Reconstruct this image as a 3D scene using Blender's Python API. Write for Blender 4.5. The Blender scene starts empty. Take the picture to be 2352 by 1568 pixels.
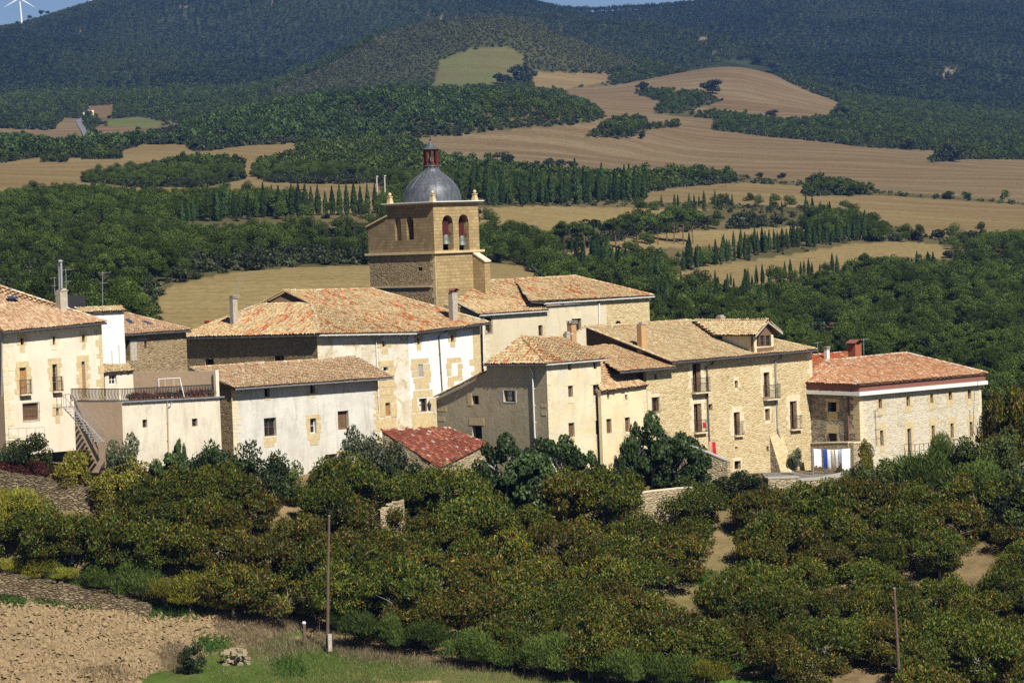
import bpy, math, random
import numpy as np
from mathutils import Vector, noise
random.seed(7); RNG = np.random.default_rng(11)
C = bpy.context.scene.collection
rad = math.radians
# ------------------------------------------------------------------ camera (photo measured on a 2352 x 1568 grid)
F, CX, CY = 6533.0, 1176.0, 784.0
PITCH, ROLL = rad(2.14), rad(2.1)
fw = Vector((0, math.cos(PITCH), -math.sin(PITCH)))
r0 = Vector((1, 0, 0)); u0 = r0.cross(fw)
rt = r0*math.cos(ROLL) - u0*math.sin(ROLL)
up = u0*math.cos(ROLL) + r0*math.sin(ROLL)
def ray(px, py): return fw + rt*((px-CX)/F) - up*((py-CY)/F)
def at(p, Y):
    d = ray(*p); return d*(Y/d.y)
def proj(P):
    P = Vector(P); w = P.dot(fw); return (CX+F*P.dot(rt)/w, CY-F*P.dot(up)/w)
def proj_np(X, Y, Z):
    w = X*fw.x+Y*fw.y+Z*fw.z
    return CX+F*(X*rt.x+Y*rt.y+Z*rt.z)/w, CY-F*(X*up.x+Y*up.y+Z*up.z)/w
def slide(P, ang, p):
    """the point over the plan line from P at compass angle ang that the sight line p passes through"""
    d = ray(*p); c, s = math.cos(rad(ang)), math.sin(rad(ang))
    det = d.x*(-s)+d.y*c                      # P + t*(c,s) = k*(d.x,d.y)
    k = (P.x*(-s)+P.y*c)/det
    return d*k
zA = lambda x, y: (x*.375, 588+y*.375)
zB = lambda x, y: (367.5+x*.375, 588+y*.375)
zC = lambda x, y: (826.9+x*.23438, 303.2+y*.23438)
zD = lambda x, y: (918.75+x*.375, 588+y*.375)
zE = lambda x, y: (1378.1+x*.3164, 679.9+y*.3164)
zF = lambda x, y: (1800.75+x*.35157, 753.4+y*.35157)
z4 = lambda x, y: (x*.3125, 1102.5+y*.3125)
z5 = lambda x, y: (689+x*.3516, 1102.5+y*.3516)
z6 = lambda x, y: (1525+x*.3516, 1102.5+y*.3516)

# ------------------------------------------------------------------ objects
def tag(o, label, cat, group=None):
    o['label'] = label; o['category'] = cat; o['kind'] = 'thing'
    if group: o['group'] = group
    return o
def thing(name, loc, label, cat, group=None):
    o = bpy.data.objects.new(name, None); C.objects.link(o); o.location = loc
    o.empty_display_size = .3
    return tag(o, label, cat, group)
def link(name, me, parent=None, kind=None):
    o = bpy.data.objects.new(name, me); C.objects.link(o)
    if parent is not None: o.parent = parent
    if kind: o['kind'] = kind
    return o
def wloc(o):
    v = Vector((0, 0, 0))
    while o is not None: v = v+o.location; o = o.parent
    return v
class MB:
    """collects faces in world space, links them as one mesh"""
    def __init__(s): s.v = []; s.f = []; s.uv = {}; s.m = []; s.col = {}
    def quad(s, pts, uv=None, m=0, col=None):
        b = len(s.v); s.v += [tuple(p) for p in pts]
        if uv: s.uv[len(s.f)] = uv
        if col is not None:
            for i in range(len(pts)): s.col[b+i] = col
        s.f.append(tuple(range(b, b+len(pts)))); s.m.append(m)
    def box(s, o, ax, ay, az, m=0, col=None):
        """o corner, three edge vectors"""
        o = Vector(o); ax = Vector(ax); ay = Vector(ay); az = Vector(az)
        p = [o, o+ax, o+ax+ay, o+ay]; q = [a+az for a in p]
        b = len(s.v); s.v += [tuple(a) for a in p+q]
        if col is not None:
            for i in range(8): s.col[b+i] = col
        for f in ((3,2,1,0),(4,5,6,7),(0,1,5,4),(1,2,6,5),(2,3,7,6),(3,0,4,7)):
            s.f.append(tuple(b+i for i in f)); s.m.append(m)
    def cbox(s, c, sx, sy, sz, yaw=0., m=0, col=None):
        c = Vector(c); a = Vector((math.cos(yaw), math.sin(yaw), 0)); b = Vector((-a.y, a.x, 0))
        s.box(c-a*sx/2-b*sy/2, a*sx, b*sy, Vector((0, 0, sz)), m, col)
    def tube(s, pts, rs, n=6, m=0, cap=True):
        if not hasattr(rs, '__len__'): rs = [rs]*len(pts)
        pts = [Vector(p) for p in pts]; base = len(s.v)
        for i, p in enumerate(pts):
            t = (pts[min(i+1, len(pts)-1)]-pts[max(i-1, 0)]).normalized()
            a = t.cross(Vector((0, 0, 1)) if abs(t.z) < .9 else Vector((1, 0, 0))).normalized(); b = t.cross(a)
            for k in range(n):
                w = 2*math.pi*k/n; s.v.append(tuple(p+(a*math.cos(w)+b*math.sin(w))*rs[i]))
        for i in range(len(pts)-1):
            for k in range(n):
                k2 = (k+1) % n
                s.f.append((base+i*n+k, base+i*n+k2, base+i*n+n+k2, base+i*n+n+k)); s.m.append(m)
        if cap:
            s.f.append(tuple(base+k for k in range(n))[::-1]); s.m.append(m)
            s.f.append(tuple(base+(len(pts)-1)*n+k for k in range(n))); s.m.append(m)
    def lathe(s, c, prof, n=16, m=0):
        c = Vector(c); base = len(s.v)
        for r, z in prof:
            for k in range(n):
                w = 2*math.pi*k/n; s.v.append((c.x+r*math.cos(w), c.y+r*math.sin(w), c.z+z))
        for i in range(len(prof)-1):
            for k in range(n):
                k2 = (k+1) % n
                s.f.append((base+i*n+k, base+i*n+k2, base+i*n+n+k2, base+i*n+n+k)); s.m.append(m)
    def build(s, name, mats, parent=None, smooth=False, kind=None):
        o3 = wloc(parent) if parent is not None else Vector((0, 0, 0))
        me = bpy.data.meshes.new(name)
        v = np.array(s.v, dtype=np.float64).reshape(-1, 3)-np.array(o3)
        me.from_pydata([tuple(a) for a in v], [], s.f)
        if not isinstance(mats, (list, tuple)): mats = [mats]
        for m in mats: me.materials.append(m)
        if len(mats) > 1: me.polygons.foreach_set('material_index', s.m)
        if s.uv:
            L = me.uv_layers.new(name='UVMap')
            for fi, uv in s.uv.items():
                st = me.polygons[fi].loop_start
                for k, q in enumerate(uv): L.data[st+k].uv = q
        if s.col:
            a = me.color_attributes.new('Col', 'FLOAT_COLOR', 'POINT')
            arr = np.full((len(s.v), 4), .5, dtype=np.float32)
            for i, c in s.col.items(): arr[i, :3] = c
            arr[:, 3] = 1; a.data.foreach_set('color', arr.ravel())
        if smooth: me.polygons.foreach_set('use_smooth', [True]*len(me.polygons))
        me.update()
        return link(name, me, parent, kind)

# ------------------------------------------------------------------ materials
class Mat:
    def __init__(s, name):
        s.mat = bpy.data.materials.new(name); s.mat.use_nodes = True
        s.t = s.mat.node_tree; s.b = s.t.nodes['Principled BSDF']; s.out = s.t.nodes['Material Output']
        s.b.inputs['Specular IOR Level'].default_value = .2; s.b.inputs['Roughness'].default_value = .85
    def n(s, typ, ins={}, **kw):
        nd = s.t.nodes.new('ShaderNode'+typ)
        for k, v in kw.items(): setattr(nd, k, v)
        for k, v in ins.items(): s.set(nd.inputs[k], v)
        return nd
    def set(s, sock, v):
        if isinstance(v, bpy.types.NodeSocket): s.t.links.new(v, sock)
        elif isinstance(v, bpy.types.Node): s.t.links.new(v.outputs[0], sock)
        else:
            if sock.type == 'RGBA' and len(v) == 3: v = (*v, 1)
            sock.default_value = v
    def coord(s, kind='Object', scale=(1, 1, 1)):
        c = s.n('TexCoord'); m = s.n('Mapping', {'Vector': c.outputs[kind], 'Scale': scale}); return m.outputs[0]
    def noise(s, vec, scale, detail=4, rough=.55, dist=0):
        return s.n('TexNoise', {'Vector': vec, 'Scale': scale, 'Detail': detail, 'Roughness': rough, 'Distortion': dist}).outputs['Fac']
    def ramp(s, fac, stops, interp='LINEAR'):
        r = s.n('ValToRGB', {'Fac': fac}); e = r.color_ramp.elements; r.color_ramp.interpolation = interp
        while len(e) < len(stops): e.new(.5)
        for q, (p, c) in zip(e, stops):
            q.position = p; q.color = (*c, 1) if hasattr(c, '__len__') else (c, c, c, 1)
        return r.outputs[0]
    def mix(s, fac, a, b, mode='MIX'):
        m = s.n('MixRGB', {'Fac': fac, 'Color1': a, 'Color2': b}); m.blend_type = mode; return m.outputs[0]
    def math(s, op, a, b=0.): return s.n('Math', {0: a, 1: b}, operation=op).outputs[0]
    def bump(s, h, strength=.5, dist=.05, normal=None):
        b = s.n('Bump', {'Height': h, 'Strength': strength, 'Distance': dist})
        s.set(s.b.inputs['Normal'], b); return b
    def done(s, color, rough=None):
        s.set(s.b.inputs['Base Color'], color)
        if rough is not None: s.set(s.b.inputs['Roughness'], rough)
        return s.mat
def plain(name, c, rough=.7, metal=0., spec=.3, var=.25):
    m = Mat(name); v = m.coord()
    n = m.noise(v, 3.5, 5); n2 = m.noise(v, 22, 3)
    f = m.math('ADD', m.math('MULTIPLY', n, .7), m.math('MULTIPLY', n2, .3))
    col = m.ramp(f, [(.25, tuple(x*(1-var) for x in c)), (.75, tuple(min(1, x*(1+var)) for x in c))])
    m.b.inputs['Metallic'].default_value = metal; m.b.inputs['Specular IOR Level'].default_value = spec
    return m.done(col, rough)
def stucco(name, base, stain, patch=None, amount=.5, drip=.35, bump=.25):
    m = Mat(name); v = m.coord('UV'); vs = m.coord('UV', (1, .22, 1))
    big = m.noise(v, .45, 6, .6, .6); fine = m.noise(v, 9, 5, .65); streak = m.noise(vs, 1.7, 6, .65, .4)
    c = m.mix(m.ramp(big, [(.42, 0.), (.72, amount)]), base, stain)
    c = m.mix(m.ramp(streak, [(.5, 0.), (.75, drip)]), c, tuple(x*.62 for x in stain))
    if patch is not None:
        p = m.noise(v, .8, 7, .6, 1.2); c = m.mix(m.ramp(p, [(.56, 0.), (.6, .8)]), c, patch)
    c = m.mix(m.ramp(fine, [(.3, .22), (.6, 0.)]), c, tuple(x*.6 for x in base))
    m.bump(m.math('ADD', m.noise(v, 2.2, 5), m.math('MULTIPLY', fine, .5)), bump, .08)
    return m.done(c, .95)
def rubble(name, pal, mortar, sx=.42, sy=.2, bump=.9, mw=.05):
    m = Mat(name); v0 = m.coord('UV')
    wob = m.n('TexNoise', {'Vector': v0, 'Scale': 2.5, 'Detail': 3})
    v1 = m.n('VectorMath', {0: v0, 1: m.n('VectorMath', {0: wob.outputs['Color'], 1: (.18, .18, 0)}, operation='MULTIPLY').outputs[0]}, operation='ADD').outputs[0]
    v = m.n('Mapping', {'Vector': v1, 'Scale': (1/sx, 1/sy, 1)}).outputs[0]
    cell = m.n('TexVoronoi', {'Vector': v, 'Scale': 1.}); edge = m.n('TexVoronoi', {'Vector': v, 'Scale': 1.}, feature='DISTANCE_TO_EDGE')
    sep = m.n('SeparateColor', {0: cell.outputs['Color']})
    c = m.ramp(sep.outputs[0], [(i/(len(pal)-1)*.9+.05, p) for i, p in enumerate(pal)])
    fine = m.noise(v0, 14, 4); big = m.noise(v0, .35, 5)
    c = m.mix(m.ramp(fine, [(.3, .35), (.65, 0.)]), c, tuple(x*.5 for x in pal[0]))
    c = m.mix(m.ramp(big, [(.42, 0.), (.75, .4)]), c, mortar)
    e = m.ramp(edge.outputs['Distance'], [(.0, 1.), (mw*2.6, 0.)])
    c = m.mix(m.math('MULTIPLY', e, .75), c, mortar)
    h = m.math('ADD', m.ramp(edge.outputs['Distance'], [(0, 0.), (.22, 1.)]), m.math('MULTIPLY', fine, .4))
    h = m.math('ADD', h, m.math('MULTIPLY', sep.outputs[1], .5))
    m.bump(h, bump, .07)
    return m.done(c, .95)
def ashlar(name, c1, c2, mortar, w=.6, h=.32, off=.5, stain=.3):
    m = Mat(name); v = m.coord('UV')
    wob = m.n('TexNoise', {'Vector': v, 'Scale': 1.6, 'Detail': 2})
    v1 = m.n('VectorMath', {0: v, 1: m.n('VectorMath', {0: wob.outputs['Color'], 1: (.06, .06, 0)}, operation='MULTIPLY').outputs[0]}, operation='ADD').outputs[0]
    b = m.n('TexBrick', {'Vector': v1, 'Color1': c1, 'Color2': c2, 'Mortar': mortar, 'Scale': 1., 'Mortar Size': .018, 'Mortar Smooth': .4, 'Bias': -.1, 'Brick Width': w, 'Row Height': h}, offset=off, squash=1.25, squash_frequency=3)
    big = m.noise(v, .5, 6, .65, .5); fine = m.noise(v, 11, 5, .7)
    c = m.mix(m.ramp(big, [(.42, 0.), (.7, stain)]), b.outputs['Color'], tuple(x*.55 for x in c1))
    c = m.mix(m.ramp(fine, [(.35, .45), (.62, 0.)]), c, tuple(x*.5 for x in c2))
    m.bump(m.math('ADD', m.math('MULTIPLY', b.outputs['Fac'], -.8), m.math('MULTIPLY', fine, .8)), .7, .05)
    return m.done(c, .95)
def vcol(name, rough=.9, var=.3, scale=6., spec=.15):
    m = Mat(name); a = m.n('VertexColor', layer_name='Col'); v = m.coord()
    n = m.noise(v, scale, 4, .65)
    c = m.mix(1., a.outputs[0], m.ramp(n, [(.3, 1-var), (.7, 1+var*.6)]), 'MULTIPLY')
    m.b.inputs['Specular IOR Level'].default_value = spec
    return m.done(c, rough)
def leafmat(name, trans=.3, hue=.5, val=(.8, 1.2), gloss=True):
    m = Mat(name); a = m.n('VertexColor', layer_name='Col'); oi = m.n('ObjectInfo')
    v = m.math('ADD', m.math('MULTIPLY', oi.outputs['Random'], val[1]-val[0]), val[0])
    hsv = m.n('HueSaturation', {'Hue': hue, 'Saturation': 1., 'Value': v, 'Fac': 1., 'Color': a.outputs[0]})
    d = m.n('BsdfDiffuse', {'Color': hsv.outputs[0]}); tr = m.n('BsdfTranslucent', {'Color': hsv.outputs[0]})
    mx = m.n('MixShader', {0: trans, 1: d.outputs[0], 2: tr.outputs[0]})
    res = mx.outputs[0]
    if gloss:
        g = m.n('BsdfGlossy', {'Color': (1, 1, 1, 1), 'Roughness': .45})
        res = m.n('MixShader', {0: .012, 1: res, 2: g.outputs[0]}).outputs[0]
    m.set(m.out.inputs['Surface'], res); m.t.nodes.remove(m.b)
    return m.mat
MT = dict(
    tile=vcol('roof_tile', .9, .32, 5), tile_bed=plain('tile_bed', (.16, .10, .06), .95),
    wood=plain('old_wood', (.16, .09, .045), .8), wood_light=plain('oak_door', (.38, .2, .07), .7), eave=plain('eave_wood', (.07, .05, .035), .9),
    white_paint=plain('white_paint', (.75, .74, .70), .6, var=.1), zinc=plain('zinc_gutter', (.32, .34, .36), .5, .3), zinc_dark=plain('dark_gutter', (.13, .14, .15), .5, .3),
    iron=plain('wrought_iron', (.03, .03, .032), .55), galv=plain('galvanised_steel', (.45, .46, .47), .45, .5), rust=plain('rusty_steel', (.16, .07, .04), .8),
    glass=plain('window_glass', (.018, .021, .025), .12, 0, .6), dark=plain('dark_room', (.012, .011, .01), .9), lead=None,
    curtain=plain('pale_curtain', (.6, .6, .58), .9), red=plain('oxblood_paint', (.13, .014, .016), .6), bronze=plain('bell_bronze', (.16, .18, .165), .55, .3),
    cloth_red=plain('red_cloth', (.5, .02, .03), .9), cloth_white=plain('white_cloth', (.8, .8, .82), .9, var=.06), cloth_blue=plain('blue_cloth', (.03, .07, .35), .9), cloth_pink=plain('faded_cloth', (.6, .3, .22), .9),
    brick=None, concrete=plain('weathered_concrete', (.38, .35, .3), .95), chimney=plain('chimney_render', (.42, .37, .3), .95, var=.35),
    bark=plain('grey_bark', (.16, .13, .10), .95, var=.4), bark_pale=plain('pale_bark', (.33, .31, .28), .95, var=.35), bark_pine=plain('pine_bark', (.14, .09, .06), .95, var=.4),
    pole=plain('weathered_pole', (.13, .085, .06), .9, var=.35), turbine=plain('turbine_white', (.82, .83, .84), .5, var=.05), fascia=plain('brown_fascia', (.23, .095, .07), .8, var=.12),
    leaf=leafmat('foliage', .16, val=(.68, 1.25)), needle=leafmat('needles', .08, val=(.55, 1.4), gloss=False), dry=leafmat('dry_grass', .3, gloss=False),
    pot=plain('terracotta_pot', (.4, .12, .06), .85), hatch=plain('skylight_glass', (.03, .05, .1), .15, 0, .6),
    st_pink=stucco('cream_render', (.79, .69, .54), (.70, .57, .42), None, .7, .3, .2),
    st_white=stucco('whitewash', (.84, .83, .79), (.70, .67, .58), None, .45, .25, .2),
    st_L=stucco('pale_grey_render', (.68, .655, .575), (.46, .43, .36), (.58, .56, .50), .7, .6, .35),
    st_M=stucco('stained_render', (.72, .65, .51), (.52, .44, .32), (.64, .58, .47), .6, .65, .25),
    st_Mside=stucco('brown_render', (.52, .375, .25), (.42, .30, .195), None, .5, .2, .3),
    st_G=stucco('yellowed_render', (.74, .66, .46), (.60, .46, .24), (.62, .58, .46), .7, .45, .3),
    st_Gside=stucco('shaded_side_render', (.50, .43, .28), (.35, .29, .17), (.40, .37, .29), .7, .45, .35),  # darkened copy of the yellowed render: side-wall shade put into the colour
    st_J=stucco('pale_yellow_render', (.78, .67, .43), (.68, .50, .24), (.66, .58, .42), .6, .3, .25),
    st_O=stucco('worn_plaster', (.74, .70, .58), (.52, .42, .26), (.48, .36, .18), .8, .35, .5),
    st_church=stucco('church_plaster', (.66, .58, .41), (.55, .45, .27), (.60, .55, .42), .6, .3, .25),
    st_brown=stucco('dark_gable_render', (.20, .12, .07), (.14, .085, .05), None, .5, .2, .3),
    rb_S=rubble('honey_rubble', [(.44, .33, .16), (.60, .47, .25), (.70, .56, .33), (.54, .40, .19)], (.68, .56, .34), .36, .16, .55),
    rb_O=rubble('old_rubble', [(.20, .14, .075), (.34, .25, .14), (.42, .32, .18), (.26, .18, .09)], (.40, .31, .18), .3, .15, .7),
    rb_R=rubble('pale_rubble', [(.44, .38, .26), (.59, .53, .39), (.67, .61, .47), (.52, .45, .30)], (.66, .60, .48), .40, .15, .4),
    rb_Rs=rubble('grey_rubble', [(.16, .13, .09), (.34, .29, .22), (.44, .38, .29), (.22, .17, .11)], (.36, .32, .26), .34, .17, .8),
    rb_wall=rubble('garden_wall_stone', [(.34, .26, .14), (.52, .42, .26), (.60, .50, .33), (.40, .30, .16)], (.46, .38, .25), .36, .15, 1.),
    rb_dry=rubble('dry_stone', [(.20, .15, .085), (.31, .235, .135), (.43, .335, .20), (.22, .165, .10)], (.035, .027, .018), .42, .15, 1.2, .06),
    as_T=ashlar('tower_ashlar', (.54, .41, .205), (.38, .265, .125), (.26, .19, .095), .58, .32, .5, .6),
    as_Ts=ashlar('shaded_ashlar', (.37, .275, .15), (.25, .175, .09), (.15, .11, .06), .52, .29, .5, .6),  # browner tower ashlar, with the shade of the left faces put into the colour
    quoin=plain('quoin_stone', (.57, .45, .25), .95, var=.3), pile=plain('field_stone', (.33, .27, .17), .95, var=.4), cloth_pale=plain('pale_blue_cloth', (.48, .58, .68), .9, var=.1), quoin_pale=plain('pale_quoin_stone', (.68, .58, .39), .95, var=.25),
)
_b = Mat('brick_chimney'); _v = _b.coord('Object')
_s = _b.n('SeparateXYZ', {0: _v}); _w = _b.n('Math', {0: _b.math('MULTIPLY', _s.outputs[2], 14.)}, operation='FRACT').outputs[0]
MT['brick'] = _b.done(_b.mix(_b.ramp(_w, [(.0, 1.), (.16, 0.)]), _b.mix(_b.noise(_v, 5), (.46, .22, .08), (.56, .36, .17)), (.55, .48, .36)), .9)
_b = Mat('brick_red'); _v = _b.coord('Object')
_s = _b.n('SeparateXYZ', {0: _v}); _w = _b.n('Math', {0: _b.math('MULTIPLY', _s.outputs[2], 11.)}, operation='FRACT').outputs[0]
MT['brick_red'] = _b.done(_b.mix(_b.ramp(_w, [(.0, 1.), (.2, 0.)]), _b.mix(_b.noise(_v, 5), (.30, .075, .04), (.40, .12, .06)), (.22, .12, .08)), .9)
_b = Mat('sheet_lead'); _v = _b.coord('Object'); _n = _b.noise(_v, 1.3, 6, .65, .8); _n2 = _b.noise(_b.coord('Object', (3, 3, .6)), 1.6, 5, .6)
_b.b.inputs['Metallic'].default_value = .25; _b.b.inputs['Specular IOR Level'].default_value = .4
_b.bump(_b.noise(_v, 1.8, 3), .25, .08)
MT['lead'] = _b.done(_b.mix(_b.ramp(_n2, [(.4, 0.), (.75, .7)]), _b.ramp(_n, [(.3, (.055, .062, .078)), (.7, (.105, .115, .135))]), (.19, .20, .21)), _b.ramp(_n, [(.3, .42), (.7, .55)]))
# ------------------------------------------------------------------ terrain
def eye(px): return 540-.0367*(px-CX)
PXS = [-300, 0, 400, 800, 1176, 1600, 2000, 2352, 2650]
def row(*py): return list(zip(PXS, py))
TABLE = [
 (190, row(1730, 1720, 1700, 1690, 1680, 1680, 1670, 1660, 1650)),
 (200, row(1590, 1575, 1560, 1560, 1560, 1560, 1550, 1540, 1530)),
 (212, row(1410, 1400, 1410, 1430, 1440, 1440, 1430, 1410, 1400)),
 (216, row(1262, 1262, 1280, 1375, 1385, 1390, 1380, 1355, 1345)),
 (220, row(1120, 1120, 1135, 1320, 1330, 1340, 1330, 1300, 1290)),
 (224, row(1072, 1078, 1105, 1240, 1260, 1290, 1270, 1230, 1220)),
 (230, row(1042, 1048, 1085, 1140, 1150, 1200, 1190, 1150, 1140)),
 (236, row(1030, 1035, 1080, 1085, 1085, 1110, 1130, 1090, 1080)),
 (242, row(1010, 1015, 1050, 1060, 1068, 1092, 1098, 1064, 1050)),
 (250, row(990, 1000, 1020, 1020, 1030, 1082, 1088, 1050, 1040)),
 (275, row(960, 960, 950, 930, 930, 970, 1030, 1050, 1060)),
 (300, row(1010, 1010, 1000, 990, 990, 1020, 1060, 1085, 1090)),
 (340, row(1000, 1000, 1010, 1010, 1020, 1030, 1060, 1085, 1100)),
 (380, row(890, 890, 900, 905, 930, 960, 990, 1010, 1020)),
 (430, row(770, 770, 765, 770, 800, 860, 890, 905, 910)),
 (520, row(650, 645, 622, 612, 640, 760, 790, 800, 800)),
 (600, row(575, 570, 580, 585, 590, 680, 690, 700, 705)),
 (660, row(505, 500, 502, 500, 512, 625, 632, 640, 640)),
 (720, row(455, 450, 460, 470, 478, 545, 560, 562, 562)),
 (780, row(425, 422, 432, 440, 455, 490, 535, 540, 540)),
 (860, row(400, 398, 410, 418, 432, 462, 492, 510, 510)),
 (1000, row(382, 378, 356, 388, 398, 428, 445, 460, 460)),
 (1150, row(352, 348, 336, 345, 360, 395, 405, 410, 410)),
 (1350, [(-300, 330), (0, 326), (290, 322), (500, 288), (700, 248), (940, 222), (1100, 230), (1250, 236), (1390, 266), (1600, 325), (2000, 345), (2352, 376), (2650, 380)]),
 (1480, [(-300, 338), (0, 330), (290, 324), (500, 305), (700, 285), (940, 262), (1176, 255), (1390, 262), (1600, 292), (2000, 322), (2352, 352), (2650, 356)]),
 (1700, [(-300, 300), (0, 292), (290, 282), (600, 266), (900, 236), (1176, 222), (1390, 232), (1600, 246), (1925, 266), (2000, 284), (2352, 325), (2650, 330)]),
 (1900, [(-300, 272), (0, 262), (290, 252), (600, 240), (900, 200), (1100, 178), (1250, 195), (1400, 208), (1500, 190), (1710, 165), (1850, 215), (2000, 255), (2352, 302), (2650, 310)]),
 (2050, [(-300, 250), (0, 240), (290, 232), (600, 222), (800, 160), (1000, 90), (1180, 66), (1300, 98), (1450, 168), (1560, 176), (1710, 144), (1850, 192), (1960, 226), (2100, 252), (2352, 282), (2650, 290)]),
 (2150, [(-300, 245), (0, 235), (290, 225), (600, 222), (760, 156), (900, 78), (1000, 54), (1180, 38), (1280, 70), (1400, 118), (1560, 168), (1710, 168), (1960, 232), (2352, 274), (2650, 282)]),
 (2300, [(-300, 230), (0, 220), (400, 206), (600, 212), (800, 182), (1000, 125), (1180, 98), (1300, 118), (1560, 172), (1710, 172), (1850, 196), (2100, 236), (2352, 258), (2650, 262)]),
 (2700, row(180, 168, 128, 112, 86, 112, 140, 172, 176)),
 (3100, [(-300, 120), (0, 102), (240, 64), (400, 30), (800, 20), (1180, 36), (1560, 55), (1800, 60), (2352, 68), (2650, 70)]),
 (3400, [(-300, 96), (0, 78), (50, 76), (120, 56), (240, 30), (340, 4), (600, -50), (900, -40), (1176, -4), (1260, 5), (1300, 13), (1400, 19), (1530, 17), (1650, 9), (1800, -2), (2000, -12), (2352, -2), (2650, 4)]),
 (3800, row(150, 140, 90, 60, 70, 60, 50, 60, 60)),
 (9000, row(420, 420, 420, 420, 420, 420, 420, 420, 420)),
]
gp = np.concatenate([np.arange(-1800, -240, 60), np.arange(-240, 2620, 7), np.arange(2620, 4160, 60)]).astype(float)
gY = np.concatenate([[-400, -200, -100, -50, -20, -8, 0, 4, 10, 20, 35, 55, 80, 105, 125, 140, 152, 162, 172, 180, 186],
    np.arange(190, 252, .4), np.arange(252, 430, 3.5), np.arange(430, 1000, 5), np.arange(1000, 2320, 9), np.arange(2320, 3500, 14), np.arange(3500, 3900, 50), np.arange(3900, 9001, 600)])
tabY = np.array([t[0] for t in TABLE], float)
tab = np.array([np.interp(gp, [a for a, b in t[1]], [b for a, b in t[1]]) for t in TABLE])
k = np.hanning(41); k /= k.sum()
tab = np.array([np.convolve(np.pad(r_, 20, mode='edge'), k, mode='valid') for r_ in tab])
E = np.empty((len(gY), len(gp)))
far = gY >= 190
def pchip(x, y, xq):
    h = np.diff(x); d = np.diff(y, axis=0)/h[:, None]; m = np.zeros_like(y)
    w1 = (2*h[1:]+h[:-1])[:, None]; w2 = (h[1:]+2*h[:-1])[:, None]
    same = d[:-1]*d[1:] > 0
    with np.errstate(divide='ignore', invalid='ignore'):
        mm = (w1+w2)/(w1/d[:-1]+w2/d[1:])
    m[1:-1] = np.where(same, mm, 0); m[0] = d[0]; m[-1] = d[-1]
    i = np.clip(np.searchsorted(x, xq, side='right')-1, 0, len(x)-2); t = ((xq-x[i])/h[i])[:, None]; hh = h[i][:, None]
    return (2*t**3-3*t**2+1)*y[i]+(t**3-2*t**2+t)*hh*m[i]+(-2*t**3+3*t**2)*y[i+1]+(t**3-t**2)*hh*m[i+1]
E[far] = eye(gp)[None, :]-pchip(tabY, tab, gY[far])
GX = (gp[None, :]-CX)/F*np.maximum(gY, 190)[:, None]
GYY = np.repeat(gY[:, None], len(gp), 1)
GZ = np.zeros_like(E)
GZ[far] = E[far]*gY[far][:, None]/F
z190 = GZ[np.argmax(far)]
for i in np.where(~far)[0]:
    y = gY[i]
    base = np.interp(y, [-400, -50, 3, 20, 60, 120, 160, 190], [-2, -1.7, -1.7, -5, -22, -44, -44, 0])
    w = np.clip((y-125)/65, 0, 1); w = w*w*(3-2*w)
    GZ[i] = np.interp(y, [-400, 3, 20, 60, 120, 190], [-2, -1.7, -5, -24, -42, -42])*(1-w)+z190*w
def fbm(X, Y, s, oct=4, seed=0, g=.5):
    """cheap value noise"""
    r = np.random.default_rng(seed); tot = np.zeros_like(X, dtype=float); a = 1.; n = 0
    for o in range(oct):
        T = r.random((64, 64)); x = X/s+17.3*o; y = Y/s+9.1*o
        xi = np.floor(x).astype(int); yi = np.floor(y).astype(int); fx = x-xi; fy = y-yi
        fx = fx*fx*(3-2*fx); fy = fy*fy*(3-2*fy)
        v = (T[xi % 64, yi % 64]*(1-fx)+T[(xi+1) % 64, yi % 64]*fx)*(1-fy)+(T[xi % 64, (yi+1) % 64]*(1-fx)+T[(xi+1) % 64, (yi+1) % 64]*fx)*fy
        tot += a*(v-.5)*2; n += a; a *= g; s = s/2.1
    return tot/n
wf = np.clip((GYY-2150)/500, 0, 1)*np.clip((3500-GYY)/300, .15, 1)
rg = 1-np.abs(fbm(GX+GYY*.55, GYY*.22-GX*.1, 330, 3, 3))*2.4
GZ += wf*(rg*34+fbm(GX+GYY*.35, GYY*.5, 120, 3, 13)*12-20)
GZ += np.clip((GYY-420)/300, 0, 1)*np.clip((2200-GYY)/200, 0, 1)*fbm(GX, GYY, 90, 3, 5)*1.1
near = (GYY > 190) & (GYY < 252)
GZ += near*fbm(GX, GYY, 6, 4, 8)*.22
def gz(x, y):
    x = np.asarray(x, float); y = np.asarray(y, float)
    c = np.interp(x/np.maximum(y, 190)*F+CX, gp, np.arange(len(gp))); r_ = np.interp(y, gY, np.arange(len(gY)))
    i = np.clip(r_.astype(int), 0, len(gY)-2); j = np.clip(c.astype(int), 0, len(gp)-2); a = r_-i; b = c-j
    return (GZ[i, j]*(1-a)+GZ[i+1, j]*a)*(1-b)+(GZ[i, j+1]*(1-a)+GZ[i+1, j+1]*a)*b
def G(x, y): return float(gz(x, y))
_ys = np.concatenate([np.arange(191, 260, .15), np.arange(380, 1000, .8), np.arange(1000, 3500, 3)])
def hit(px, py):
    """where the sight line meets the open ground"""
    d = ray(px, py); X = d.x/d.y*_ys; Z = d.z/d.y*_ys
    b = np.where(Z <= gz(X, _ys))[0]
    y = float(_ys[b[0]]) if len(b) else 3380.
    x = d.x/d.y*y
    return Vector((x, y, G(x, y)))
def inpoly(px, py, poly):
    r_ = np.zeros(px.shape, bool); n = len(poly); j = n-1
    for i in range(n):
        xi, yi = poly[i]; xj, yj = poly[j]
        if yi != yj:
            c = ((yi > py) != (yj > py)) & (px < (xj-xi)*(py-yi)/(yj-yi)+xi); r_ ^= c
        j = i
    return r_
TAN, TAN2, BRN, RED_, GRN = (.255, .198, .085), (.225, .172, .078), (.175, .135, .076), (.155, .098, .060), (.11, .11, .044)
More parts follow.
